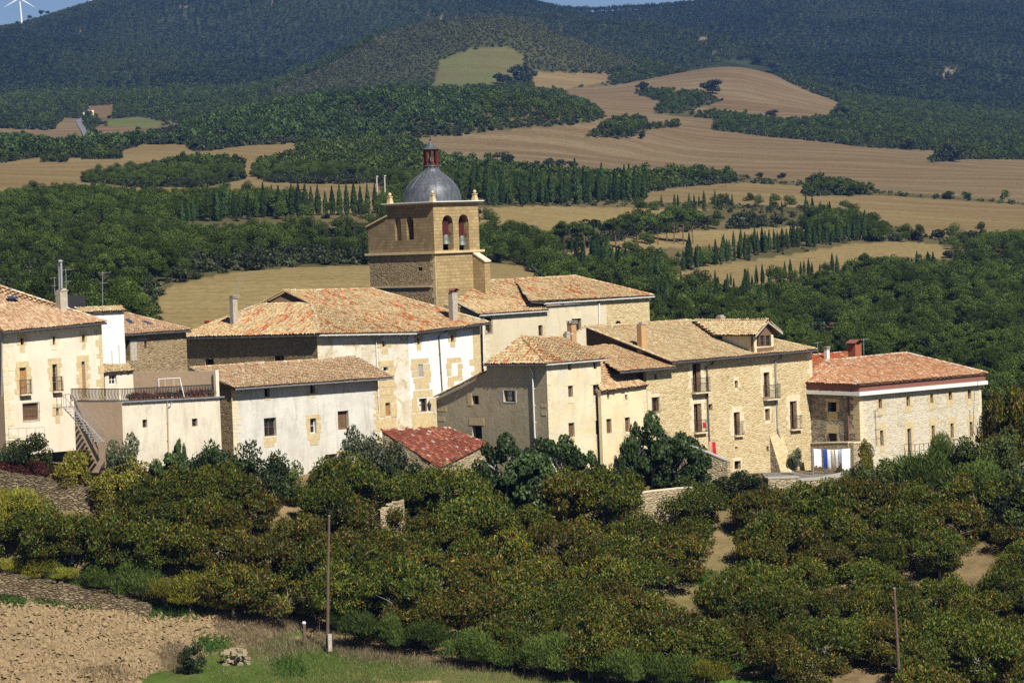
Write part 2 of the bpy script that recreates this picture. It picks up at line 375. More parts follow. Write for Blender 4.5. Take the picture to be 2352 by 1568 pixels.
FIELDS = [
 (TAN, [(355, 700), (365, 672), (400, 655), (470, 637), (560, 622), (700, 612), (850, 610), (1000, 614), (1130, 604), (1190, 610), (1252, 640), (1300, 820), (340, 830)]),
 (TAN, [(1535, 637), (1560, 625), (1620, 612), (1800, 588), (1950, 560), (2060, 555), (2150, 560), (2200, 578), (2190, 592), (2080, 592), (1970, 605), (1850, 640), (1700, 664), (1600, 666), (1548, 655)]),
 (TAN, [(1090, 480), (1200, 473), (1400, 477), (1640, 481), (1560, 490), (1440, 496), (1370, 520), (1280, 533), (1200, 515), (1090, 516)]),
 (TAN, [(1290, 585), (1380, 560), (1480, 541), (1600, 530), (1850, 519), (1895, 528), (1800, 540), (1690, 562), (1480, 572), (1400, 585)]),
 (TAN2, [(1465, 447), (1560, 430), (1700, 420), (1850, 428), (1840, 452), (2020, 448), (2170, 458), (2400, 476), (2600, 480), (2600, 540), (2352, 534), (2165, 549), (2050, 520), (1960, 490), (1820, 476), (1650, 468), (1480, 464)]),
 (BRN, [(940, 318), (1050, 312), (1200, 296), (1340, 286), (1392, 268), (1500, 262), (1640, 274), (1640, 300), (1760, 314), (1900, 328), (2000, 340), (2150, 348), (2120, 376), (2230, 366), (2400, 368), (2600, 380), (2600, 468), (2352, 466), (2170, 450), (2010, 440), (1940, 408), (1850, 420), (1700, 405), (1600, 386), (1500, 396), (1340, 396), (1130, 372), (1030, 360), (990, 336)]),
 (BRN, [(1285, 206), (1420, 195), (1500, 180), (1600, 160), (1700, 136), (1745, 148), (1800, 185), (1860, 212), (1927, 236), (1900, 266), (1800, 271), (1680, 256), (1640, 250), (1500, 266), (1390, 268), (1370, 240), (1300, 215)]),
 (GRN, [(995, 192), (1010, 140), (1080, 115), (1160, 106), (1205, 132), (1188, 165), (1140, 196)]),
 (TAN2, [(1225, 200), (1228, 163), (1300, 168), (1405, 172), (1390, 190), (1290, 206)]),
 (TAN2, [(-400, 450), (-400, 380), (0, 375), (100, 360), (250, 366), (268, 350), (330, 332), (430, 333), (450, 350), (560, 335), (680, 330), (692, 345), (590, 370), (570, 400), (620, 420), (860, 425), (875, 470), (760, 452), (600, 442), (430, 442), (200, 431), (90, 432), (0, 446)]),
 (TAN2, [(690, 428), (872, 420), (882, 488), (700, 492)]),
 (BRN, [(-300, 292), (0, 296), (120, 300), (148, 270), (190, 274), (202, 308), (202, 330), (150, 330), (60, 312), (-300, 306)]),
 (RED_, [(200, 245), (265, 240), (255, 270), (215, 268)]), (RED_, [(215, 290), (320, 290), (300, 316), (220, 312)]),
 (GRN, [(255, 275), (320, 268), (390, 285), (330, 292), (240, 288)]),
]
ISLES = [  # groves standing inside the fields
 [(1338, 314), (1400, 280), (1480, 268), (1492, 300), (1440, 318)], [(1490, 290), (1562, 284), (1562, 293), (1492, 297)],
 [(185, 418), (200, 405), (300, 395), (420, 370), (560, 372), (562, 412), (470, 432), (300, 430)], [(90, 372), (120, 362), (155, 366), (150, 374)],
 [(190, 366), (205, 350), (275, 350), (278, 366)], [(1455, 215), (1480, 205), (1620, 214), (1660, 232), (1560, 262), (1500, 262), (1520, 235)],
]
CLEAR = [((.40, .30, .16), [(180, 70), (190, 65), (186, 73)])]
SCRUB = [(600, 220), (760, 150), (900, 70), (1000, 44), (1180, 26), (1290, 55), (1420, 120), (1480, 165), (1230, 165), (1200, 125), (1160, 104), (1080, 112), (1010, 136), (1000, 190), (900, 200), (700, 216)]
PLOUGH = [(-400, 1380), (0, 1384), (180, 1392), (400, 1412), (520, 1414), (590, 1422), (560, 1455), (470, 1490), (400, 1515), (330, 1560), (300, 1640), (-400, 1700)]
GRASS = [(300, 1640), (330, 1560), (400, 1525), (470, 1500), (560, 1480), (640, 1450), (760, 1470), (900, 1490), (1100, 1520), (1400, 1560), (1800, 1610), (2400, 1680), (1400, 1760), (300, 1760)]
GRASS2 = [(1640, 1560), (1780, 1540), (1800, 1590), (1650, 1600)]
SOIL2 = [(600, 1640), (640, 1578), (700, 1566), (1100, 1572), (1400, 1620), (1300, 1700), (500, 1720)]
px_, py_ = proj_np(GX, np.maximum(GYY, 1), GZ)
col = np.empty(GX.shape+(3,)); stripe = np.zeros(GX.shape); rough_ = np.zeros(GX.shape)
n1 = fbm(GX, GYY, 40, 4, 21)[..., None]; n2 = fbm(GX, GYY, 5, 4, 22)[..., None]
farY = (GYY > 255)
scr = np.array((.075, .07, .03)); scr2 = np.array((.16, .125, .06))
col[:] = scr+(scr2-scr)*np.clip(.35+.8*n1, 0, 1)
soil = np.array((.25, .18, .095)); soil2 = np.array((.14, .105, .05)); weed = np.array((.10, .12, .03))
nearcol = soil+(soil2-soil)*np.clip(.45+1.1*n2, 0, 1)
nearcol = nearcol+(weed-nearcol)*np.clip(-.25+1.6*fbm(GX, GYY, 9, 3, 31)[..., None], 0, .8)
col = np.where((GYY > 2250)[..., None], np.array((.035, .045, .02))*(1+.5*n1), col); col = np.where(farY[..., None], col, nearcol)
jx = px_+fbm(GX, GYY, 14, 3, 41)*3; jy = py_+fbm(GX, GYY, 14, 3, 42)*2
field_m = np.zeros(GX.shape, bool)
for c, poly in FIELDS:
    m = inpoly(jx, jy, poly) & (GYY > 400) & (GYY < 2300)
    col[m] = np.array(c); stripe[m] = .4 if c is TAN else .75 if c is TAN2 else 1.; field_m |= m
    if c is GRN:
        mm = m; col[mm] = col[mm]+(np.array((.10, .14, .04))-col[mm])*np.clip(.4+1.3*n1[mm], 0, 1); stripe[mm] = .3
for poly in ISLES:
    m = inpoly(px_, py_, poly) & (GYY > 400); col[m] = scr; stripe[m] = 0; field_m &= ~m
m = inpoly(px_, py_, SCRUB) & (GYY > 1600); col[m] = (np.array((.052, .058, .023))+(np.array((.075, .075, .033))-np.array((.052, .058, .023)))*np.clip(.3+1.*n1, 0, 1))[m]
fg = (GYY > 189) & (GYY < 235)
m = inpoly(jx, jy*1.0, PLOUGH) & fg; col[m] = np.array((.29, .215, .12)); rough_[m] = 1
m = inpoly(px_+fbm(GX, GYY, 2, 3, 51)*40, py_+fbm(GX, GYY, 2, 3, 52)*30, GRASS) & fg
col[m] = (np.array((.075, .115, .025))+(np.array((.17, .14, .065))-np.array((.075, .115, .025)))*np.clip(.2+1.2*n2, 0, 1))[m]; rough_[m] = 0
m = inpoly(px_+fbm(GX, GYY, 2, 3, 53)*50, py_+fbm(GX, GYY, 2, 3, 54)*25, GRASS2) & fg; col[m] = np.array((.10, .17, .03))
m = inpoly(px_+fbm(GX, GYY, 2, 3, 55)*40, py_+fbm(GX, GYY, 2, 3, 56)*22, SOIL2) & fg; col[m] = np.array((.36, .27, .14)); rough_[m] = .6
# clods in the ploughed field, as real relief
cl = fbm(GX, GYY, .9, 3, 61)
GZ += (rough_ > .9)*np.clip(cl, -.2, 1)*.35
# pale erosion scars and tracks on the mountain
for (sx, sy, w, h) in [(415, 15, 30, 3), (180, 70, 12, 3), (620, 6, 14, 4), (995, 42, 30, 3), (740, 60, 10, 5), (1615, 95, 14, 12), (1640, 122, 10, 6), (2180, 170, 22, 12), (870, 88, 26, 4), (2130, 352, 26, 8), (2160, 368, 16, 5), (1000, 45, 30, 2)]:
    q = ((px_-sx)/w)**2+((py_-sy)/h)**2+fbm(GX, GYY, 20, 3, int(sx))*.6; m = (q < .7) & (GYY > 1000); col[m] = np.array((.19, .15, .095))
GSCAR = [(415, 15, 30, 3), (620, 6, 14, 4), (1615, 95, 14, 12), (1640, 122, 10, 6), (2180, 170, 14, 8), (740, 60, 10, 5), (870, 88, 26, 4), (2130, 352, 26, 8)]
nr, nc = GX.shape
me = bpy.data.meshes.new('ground')
V = np.stack([GX, GYY, GZ], -1).reshape(-1, 3).astype(np.float32)
idx = np.arange(nr*nc).reshape(nr, nc)
Q = np.stack([idx[:-1, :-1], idx[:-1, 1:], idx[1:, 1:], idx[1:, :-1]], -1).reshape(-1, 4)
me.vertices.add(len(V)); me.vertices.foreach_set('co', V.ravel())
me.loops.add(Q.size); me.loops.foreach_set('vertex_index', Q.ravel().astype(np.int32))
me.polygons.add(len(Q)); me.polygons.foreach_set('loop_start', np.arange(0, Q.size, 4, dtype=np.int32))
me.update(calc_edges=True); me.polygons.foreach_set('use_smooth', np.ones(len(Q), bool))
a = me.color_attributes.new('Col', 'FLOAT_COLOR', 'POINT'); cc = np.ones((nr*nc, 4), np.float32); cc[:, :3] = col.reshape(-1, 3); a.data.foreach_set('color', cc.ravel())
a = me.attributes.new('stripe', 'FLOAT', 'POINT'); a.data.foreach_set('value', stripe.ravel().astype(np.float32))
a = me.attributes.new('clod', 'FLOAT', 'POINT'); a.data.foreach_set('value', rough_.ravel().astype(np.float32))
m = Mat('earth'); vc = m.n('VertexColor', layer_name='Col'); ob = m.coord('Object')
st = m.n('Attribute', attribute_name='stripe').outputs['Fac']; cd = m.n('Attribute', attribute_name='clod').outputs['Fac']
wv = m.n('TexWave', {'Vector': m.coord('Object', (.0022, .0105, .03)), 'Scale': 1., 'Distortion': 11., 'Detail': 5., 'Detail Scale': 1.3, 'Detail Roughness': .6}, bands_direction='Y').outputs['Fac']
wv2 = m.n('TexWave', {'Vector': m.coord('Object', (.012, .06, .2)), 'Scale': 1., 'Distortion': 6., 'Detail': 4., 'Detail Scale': 1.2, 'Detail Roughness': .65}, bands_direction='Y').outputs['Fac']
big = m.noise(m.coord('Object', (.006, .012, .012)), 1., 5, .6, .6); fine = m.noise(ob, .7, 6, .7); mid = m.noise(m.coord('Object', (.012, .05, .05)), 1., 7, .72)
fieldc = m.mix(m.ramp(big, [(.36, 0.), (.62, .8)]), vc.outputs[0], (.150, .098, .050))
fieldc = m.mix(m.math('MULTIPLY', m.ramp(wv, [(.35, 0.), (.75, 1.)]), .28), fieldc, (.30, .235, .135))
fieldc = m.mix(m.math('MULTIPLY', m.ramp(wv2, [(.55, 0.), (.8, 1.)]), .45), fieldc, (.12, .078, .038))
fieldc = m.mix(m.ramp(mid, [(.47, 0.), (.66, .5)]), fieldc, (.11, .078, .036))
c = m.mix(st, vc.outputs[0], fieldc)
c = m.mix(1., c, m.ramp(fine, [(.25, .55), (.5, 1.), (.75, 1.25)]), 'MULTIPLY')
c = m.mix(m.math('MULTIPLY', cd, m.ramp(m.noise(m.coord('Object', (.25, .6, .6)), 1., 7, .75), [(.42, 0.), (.6, .75)])), c, (.17, .12, .065)); b1 = m.noise(ob, 3., 6, .75)
m.bump(m.math('ADD', fine, m.math('MULTIPLY', b1, .7)), .55, .35)
me.materials.append(m.done(c, 1.)); m.b.inputs['Specular IOR Level'].default_value = 0.
link('ground', me, None, 'structure')
# ------------------------------------------------------------------ foliage meshes
def cards(name, P, A, B, colr, mats, extra=None):
    """one mesh of leaf quads: centres P, half axes A (length) and B (width); leaf tips narrowed; colour per leaf"""
    n = len(P); V = np.stack([P-A, P+B*1.0, P+A, P-B*1.0], 1).reshape(-1, 3).astype(np.float32)
    me = bpy.data.meshes.new(name)
    me.vertices.add(4*n); me.vertices.foreach_set('co', V.ravel())
    me.loops.add(4*n); me.loops.foreach_set('vertex_index', np.arange(4*n, dtype=np.int32))
    me.polygons.add(n); me.polygons.foreach_set('loop_start', np.arange(0, 4*n, 4, dtype=np.int32))
    me.update(calc_edges=True)
    a = me.color_attributes.new('Col', 'FLOAT_COLOR', 'POINT'); c = np.ones((4*n, 4), np.float32)
    c[:, :3] = np.repeat(np.clip(colr, 0, 1), 4, 0); a.data.foreach_set('color', c.ravel())
    me.materials.append(mats); return me
def unit(v): return v/np.maximum(np.linalg.norm(v, axis=-1, keepdims=True), 1e-9)
def perp(n, r):
    t = unit(np.cross(n, r.normal(size=n.shape))); return t, np.cross(n, t)
def palette(r, n, cols, w, clump=None, k=1):
    cols = np.array(cols); i = r.choice(len(cols), n, p=np.array(w)/sum(w)); c = cols[i]
    return c*r.uniform(.8, 1.2, (n, 1))
def blobs(r, K, env, rr):
    """K clump centres inside an envelope function env(dir)->radius"""
    d = unit(r.normal(size=(K, 3))); rad_ = r.uniform(.35, 1, (K, 1))**.5
    return d*rad_*env, r.uniform(*rr, (K,))
def crown(seed, n, cent, brad, flat, size, cols, w, mat, name, droop=0., upw=0., out=.6, inner=.25, clumpvar=.22, rmax=1.12):
    r = np.random.default_rng(seed); K = len(cent)
    wgt = brad**2; b = r.choice(K, n, p=wgt/wgt.sum())
    d = unit(r.normal(size=(n, 3))); d[:, 2] = np.where(d[:, 2] < -.3, d[:, 2]*.5, d[:, 2])
    rr = np.where(r.random(n) < inner, r.uniform(.3, .9, n), r.uniform(.85, rmax, n))
    P = cent[b]+d*(brad[b]*rr)[:, None]*np.array((1, 1, flat))
    nrm = unit(d*out+r.normal(size=(n, 3))*(1-out))
    A, B = perp(nrm, r)
    if droop: A = unit(A*(1-droop)+np.array((0, 0, -1))*droop+r.normal(size=(n, 3))*.15); B = unit(np.cross(A, nrm+1e-3))
    if upw: A = unit(A*(1-upw)+np.array((0, 0, 1))*upw+d*.25); B = unit(np.cross(A, nrm+1e-3))
    s = r.uniform(.7, 1.25, (n, 1))
    c = palette(r, n, cols, w)*(1+clumpvar*r.normal(size=(K, 1))[b])
    return cards(name, P, A*size[0]*s, B*size[1]*s, c, mat)
def limbs(mb, r, base, h, r0, spread, nl, up=.55, m=0, fork=True):
    base = Vector(base); top = base+Vector((r.normal()*.08*h, r.normal()*.08*h, h))
    mb.tube([base-Vector((0, 0, .3)), base+(top-base)*.5+Vector((r.normal()*.04*h, r.normal()*.04*h, 0)), top], [r0*1.15, r0*.85, r0*.6], 6, m)
    for i in range(nl):
        a = 2*math.pi*(i+r.random()*.6)/nl; L = spread*r.uniform(.7, 1.1); s = base+(top-base)*r.uniform(.55, 1.)
        e = s+Vector((math.cos(a)*L, math.sin(a)*L, L*up*r.uniform(.6, 1.4))); mid = (s+e)/2+Vector((0, 0, .12*L))
        mb.tube([s, mid, e], [r0*.5, r0*.32, r0*.1], 5, m)
        if fork:
            for q in range(2):
                e2 = mid+Vector((r.normal()*L*.4, r.normal()*L*.4, L*r.uniform(.2, .55))); mb.tube([mid, (mid+e2)/2+Vector((0, 0, .05*L)), e2], [r0*.24, r0*.15, r0*.05], 4, m)
TREES = {}
def make_tree(kind, seed):
    r = np.random.default_rng(seed); mb = MB()
    if kind == 'walnut':
        K = 46; env = np.array((2.6, 2.6, 1.7)); c, b = blobs(r, K, env, (.42, .85)); c[:, 2] = np.maximum(c[:, 2], -1.3); c[:, 2] += 2.4
        tw = r.random()
        cols = [(.066, .098, .011), (.125, .140, .014), (.026, .046, .008), (.15, .105, .015), (.25, .135, .018), (.115, .054, .016), (.34, .24, .016)]
        wts = [[30, 26, 30, 8, 1.6, 6, .8], [18, 18, 28, 14, 3, 22, .8], [34, 24, 34, 6, 1, 4, .5], [24, 28, 22, 13, 3.5, 7, 2]][seed % 4]
        cm = crown(seed, 11500, c, b, .9, (.145, .05), cols, wts, MT['leaf'], 'walnut_crown', droop=.5, out=.25, inner=.4, clumpvar=.16, rmax=1.38)
        limbs(mb, r, (0, 0, 0), 1.3, .14, 2.1, 7, .5); tm = MT['bark_pale']
    elif kind == 'pine':
        K = 24; env = np.array((1.95, 1.95, 1.75)); c, b = blobs(r, K, env, (.5, .9)); c[:, 2] += 4.3+.25*abs(r.normal())
        cols = [(.070, .100, .019), (.050, .076, .015), (.098, .128, .026), (.026, .044, .011)]
        cm = crown(seed, 5200, c, b, .8, (.115, .07), cols, [40, 30, 18, 12], MT['needle'], 'pine_crown', out=.5, upw=.3, clumpvar=.14)
        limbs(mb, r, (0, 0, 0), 4.2, .15, 1.5, 5, .7, fork=False); tm = MT['bark_pine']
    elif kind == 'umbrella':   # taller pine with bare trunks
        K = 12; env = np.array((1.7, 1.7, 1.0)); c, b = blobs(r, K, env, (.65, 1.05)); c[:, 2] += 5.6
        cols = [(.075, .11, .024), (.055, .085, .02), (.10, .13, .03), (.03, .052, .015)]
        cm = crown(seed, 2000, c, b, .75, (.18, .10), cols, [40, 30, 18, 12], MT['needle'], 'pine_crown', out=.5, upw=.2)
        limbs(mb, r, (0, 0, 0), 5.0, .13, 1.4, 6, .6, fork=False); tm = MT['bark_pine']
    elif kind == 'oak':
        K = 16; env = np.array((2.1, 2.1, 1.3)); c, b = blobs(r, K, env, (.75, 1.15)); c[:, 2] += 2.0
        cols = [(.030, .044, .018), (.045, .06, .022), (.022, .034, .014), (.065, .075, .03)]
        cm = crown(seed, 1500, c, b, .85, (.22, .15), cols, [40, 30, 20, 10], MT['leaf'], 'oak_crown', out=.5)
        limbs(mb, r, (0, 0, 0), 1.2, .2, 1.2, 4, .6, fork=False); tm = MT['bark']
    elif kind == 'cypress':
        n = 620; t = r.random(n)**.9; H = 7.; R = .62*np.sin(np.pi*np.clip(t*.93+.07, 0, 1)**.62)*(1+.12*np.sin(t*40+r.random()*6)); a = r.random(n)*2*np.pi
        q = R*r.uniform(.75, 1.1, n); P = np.stack([np.cos(a)*q, np.sin(a)*q, .35+t*(H-.35)], 1)
        d = np.stack([np.cos(a), np.sin(a), np.full(n, .3)], 1); nrm = unit(d+r.normal(size=(n, 3))*.45); A, B = perp(nrm, r)
        A = unit(A*.35+np.array((0, 0, .85))); B = unit(np.cross(A, nrm))
        cols = [(.038, .066, .020), (.026, .048, .015), (.055, .085, .026)]
        cm = cards('cypress_crown', P, A*.3*r.uniform(.7, 1.3, (n, 1)), B*.13*r.uniform(.7, 1.3, (n, 1)), palette(r, n, cols, [45, 35, 20]), MT['needle'])
        mb.tube([(0, 0, -.3), (0, 0, 2.5), (0, 0, 5.5)], [.12, .09, .03], 5); tm = MT['bark']
    elif kind == 'fig':
        K = 34; env = np.array((2.5, 2.2, 1.5)); c, b = blobs(r, K, env, (.3, .7)); c[:, 2] = np.maximum(c[:, 2], -1.25); c[:, 2] += 1.55
        cols = [(.045, .075, .023), (.066, .10, .03), (.028, .05, .018), (.09, .12, .035)]
        cm = crown(seed, 6500, c, b, .9, (.125, .09), cols, [40, 28, 22, 10], MT['leaf'], 'fig_crown', droop=.3, out=.5, inner=.35)
        limbs(mb, r, (0, 0, 0), .8, .13, 1.9, 8, .7); tm = MT['bark_pale']
    elif kind in ('feather', 'feather_yellow'):
        K = 9; env = np.array((.8, .8, .5)); c, b = blobs(r, K, env, (.35, .6)); c[:, 2] += 1.05
        cols = [(.085, .122, .026), (.062, .094, .022), (.115, .15, .032), (.032, .055, .016)] if kind == 'feather' else [(.21, .20, .025), (.15, .165, .025), (.28, .24, .03), (.08, .10, .02)]
        cm = crown(seed, 5600, c, b, 1.15, (.10, .014), cols, [36, 30, 18, 16], MT['needle'], 'shrub_foliage', upw=.55, out=.5, inner=.45)
        limbs(mb, r, (0, 0, 0), .35, .05, .7, 7, 1.3); tm = MT['bark']
    elif kind in ('shrub', 'shrub_grey', 'shrub_red', 'shrub_gold', 'shrub_dark'):
        K = 12; env = np.array((1.1, 1.1, .75)); c, b = blobs(r, K, env, (.35, .6)); c[:, 2] += 1.0
        cols = {'shrub': [(.07, .10, .025), (.10, .125, .03), (.045, .07, .02), (.16, .15, .03)], 'shrub_grey': [(.115, .135, .07), (.085, .105, .05), (.17, .18, .11), (.05, .065, .03)],
                'shrub_red': [(.085, .022, .020), (.06, .018, .016), (.13, .035, .025), (.05, .045, .02)], 'shrub_gold': [(.17, .165, .02), (.22, .19, .025), (.10, .12, .02), (.28, .20, .03)],
                'shrub_dark': [(.03, .048, .018), (.045, .068, .022), (.022, .036, .014), (.07, .085, .03)]}[kind]
        cm = crown(seed, 4200, c, b, .95, (.075, .042), cols, [36, 28, 22, 14], MT['leaf'], 'shrub_foliage', out=.4, inner=.4, droop=.2)
        limbs(mb, r, (0, 0, 0), .4, .05, .9, 8, 1.); tm = MT['bark_pale'] if kind == 'shrub_grey' else MT['bark']
    tmb = mb.build('trunk', tm); tme = tmb.data; bpy.data.objects.remove(tmb)
    return cm, tme
def tree(kind, loc, scale, rot, name, label, cat, group=None, variants=4, sz=None):
    v = RNG.integers(variants); key = (kind, int(v))
    if key not in TREES: TREES[key] = make_tree(kind, 1000+hash_(kind)+int(v))
    cm, tm = TREES[key]
    o = thing(name, loc, label, cat, group); o.rotation_euler.z = rot; o.scale = sz if sz is not None else (scale, scale, scale*RNG.uniform(.92, 1.1))
    link('foliage' if 'shrub' in name or 'creeper' in name else 'crown', cm, o); link('stem' if 'shrub' in name or 'creeper' in name else 'trunk', tm, o)
    return o
def hash_(s): return sum(ord(c)*(i+1) for i, c in enumerate(s)) % 500*10
# ---- far trees used by the woods that read as one mass
def far_pine(seed, n=130, pal=None, tall=1., sz=(.5, .32)):
    r = np.random.default_rng(seed); K = 7; c, b = blobs(r, K, np.array((1.35, 1.35, 1.5*tall)), (.75, 1.2)); c[:, 2] += 2.7*tall
    pal = pal or [(.070, .100, .019), (.050, .077, .015), (.095, .125, .026), (.034, .054, .013)]
    return crown(seed, n, c, b, .9, sz, pal, [40, 30, 15, 15], MT['needle'], 'wood_tree', out=.55, upw=.25, inner=.2, clumpvar=.14)
def far_bush(seed, pal=None, n=90, sz=(.5, .34)):
    r = np.random.default_rng(seed); K = 6; c, b = blobs(r, K, np.array((1.3, 1.3, .6)), (.6, .95)); c[:, 2] += .7
    pal = pal or [(.035, .05, .018), (.055, .068, .026), (.026, .038, .014), (.08, .08, .034)]
    return crown(seed, n, c, b, .8, sz, pal, [40, 28, 20, 12], MT['leaf'], 'wood_bush', out=.55, inner=.2)
def scatter(name, P, rot, scl, idx, meshes, label=None):
    """one stuff object: points carrying instanced low trees"""
    me = bpy.data.meshes.new(name); me.vertices.add(len(P)); me.vertices.foreach_set('co', np.asarray(P, np.float32).ravel())
    for nm, arr, ty, key in (('rot', rot, 'FLOAT', np.float32), ('scl', scl, 'FLOAT', np.float32), ('pick', idx, 'INT', np.int32)):
        a = me.attributes.new(nm, ty, 'POINT'); a.data.foreach_set('value', np.asarray(arr, key))
    o = link(name, me, None, 'stuff')
    if label: o['label'] = label
    g = bpy.data.node_groups.new(name, 'GeometryNodeTree')
    g.interface.new_socket('Geometry', in_out='INPUT', socket_type='NodeSocketGeometry'); g.interface.new_socket('Geometry', in_out='OUTPUT', socket_type='NodeSocketGeometry')
    gi = g.nodes.new('NodeGroupInput'); go = g.nodes.new('NodeGroupOutput'); ins = g.nodes.new('GeometryNodeInstanceOnPoints'); jn = g.nodes.new('GeometryNodeJoinGeometry')
    for m_ in reversed(meshes):            # the join node stacks its links last first
        t = bpy.data.objects.new('wood_template', m_); oi = g.nodes.new('GeometryNodeObjectInfo'); oi.inputs['Object'].default_value = t; oi.inputs['As Instance'].default_value = True
        g.links.new(oi.outputs['Geometry'], jn.inputs[0])
    def attr(nm, ty):
        n = g.nodes.new('GeometryNodeInputNamedAttribute'); n.data_type = ty; n.inputs['Name'].default_value = nm; return n.outputs[0]
    cx = g.nodes.new('ShaderNodeCombineXYZ'); g.links.new(attr('rot', 'FLOAT'), cx.inputs[2])
    ins.inputs['Pick Instance'].default_value = True
    g.links.new(gi.outputs[0], ins.inputs['Points']); g.links.new(jn.outputs[0], ins.inputs['Instance']); g.links.new(attr('pick', 'INT'), ins.inputs['Instance Index'])
    g.links.new(cx.outputs[0], ins.inputs['Rotation']); g.links.new(attr('scl', 'FLOAT'), ins.inputs['Scale']); g.links.new(ins.outputs[0], go.inputs[0])
    md = o.modifiers.new('trees', 'NODES'); md.node_group = g
    return o
# ------------------------------------------------------------------ woods
ROOF = [(-400, 640), (0, 655), (240, 735), (290, 715), (440, 745), (650, 665), (840, 660), (845, 500), (880, 465), (925, 400), (985, 330), (1050, 400), (1100, 465), (1130, 590), (1130, 650), (1320, 632), (1500, 680), (1505, 745), (1590, 735), (1770, 735), (1885, 795), (1960, 790), (2090, 810), (2265, 865), (2270, 900), (2290, 960), (2352, 980), (2800, 980)]
def hidden(px, py): return py > np.interp(px, [a for a, b in ROOF], [b for a, b in ROOF])
def anyfield(px, py):
    m = np.zeros(px.shape, bool)
    for c, p in FIELDS: m |= inpoly(px, py, p)
    for p in ISLES: m &= ~inpoly(px, py, p)
    return m
ROADS = [([(2225, 655), (2250, 650), (2290, 644)], 6), ([(182, 300), (184, 285), (196, 320)], 6), ([(1795, 750), (1830, 735), (1850, 700)], 7), ([(745, 318), (790, 300)], 7)]
BARE = [  # scrubby ground with only a few trees
 [(1480, 590), (1560, 640), (1540, 625), (1800, 580), (1960, 550), (2060, 548), (1990, 535), (1800, 572), (1620, 600)],
 [(1100, 466), (1500, 462), (1650, 480), (1390, 478), (1200, 472), (1100, 478)], [(1630, 500), (1800, 490), (1900, 500), (1840, 520), (1660, 525), (1600, 530)],
 [(200, 410), (470, 405), (500, 430), (300, 432)], [(90, 435), (300, 437), (280, 455), (100, 455)],
 [(1120, 360), (1360, 372), (1480, 395), (1280, 395)],
 [(400, 600), (700, 590), (850, 598), (850, 612), (690, 614), (460, 640), (395, 640)],
 [(1800, 760), (1860, 730), (1930, 780), (1930, 820), (1860, 810)], [(230, 270), (420, 285), (420, 330), (300, 325), (230, 330)],
]
def grid(Y0, Y1, s, seed):
    r = np.random.default_rng(seed); P = []
    ys = np.arange(Y0, Y1, s)
    for i, y in enumerate(ys):
        x0, x1 = (-1000-CX)/F*y, (3350-CX)/F*y; n = int((x1-x0)/s)
        P.append(np.stack([x0+(np.arange(n)+.5*(i % 2))*s, np.full(n, y)], 1))
    P = np.concatenate(P); P += r.uniform(-.38, .38, P.shape)*s
    return P
KC = [p for c, p in FIELDS]
KCY = [[(400, 445), (545, 425), (880, 410), (880, 490), (545, 497), (400, 506)], [(1310, 575), (1420, 590), (1545, 645), (1545, 715), (1480, 690), (1330, 635)], [(1035, 390), (1490, 398), (1490, 458), (1300, 464), (1180, 466), (1035, 448)], [(1850, 470), (1990, 510), (1992, 545), (1800, 570), (1560, 623), (1550, 580), (1800, 525), (1870, 505)], [(1550, 625), (1940, 585), (1940, 622), (1800, 645), (1640, 668), (1550, 655)], [(1510, 440), (1690, 448), (1690, 474), (1510, 474)], [(1290, 500), (1600, 475), (1620, 555), (1300, 580)], [(855, 395), (895, 395), (895, 430), (855, 430)]]
def blocks(P, z, sc, hgt=4.6):
    """trees that would stand in front of what the photograph leaves open"""
    b = np.zeros(len(P), bool); bx, by = proj_np(P[:, 0], P[:, 1], z)
    for f in (.5, .72, .95):
        qx, qy = proj_np(P[:, 0], P[:, 1], z+hgt*sc*f)
        for p in KC:
            if f < .9 or p is KC[0]: b |= inpoly(qx, qy, p)
        for p in KCY: b |= inpoly(qx, qy, p) & ~inpoly(bx, by, p)
    return b
pts, knd, scl = [], [], []
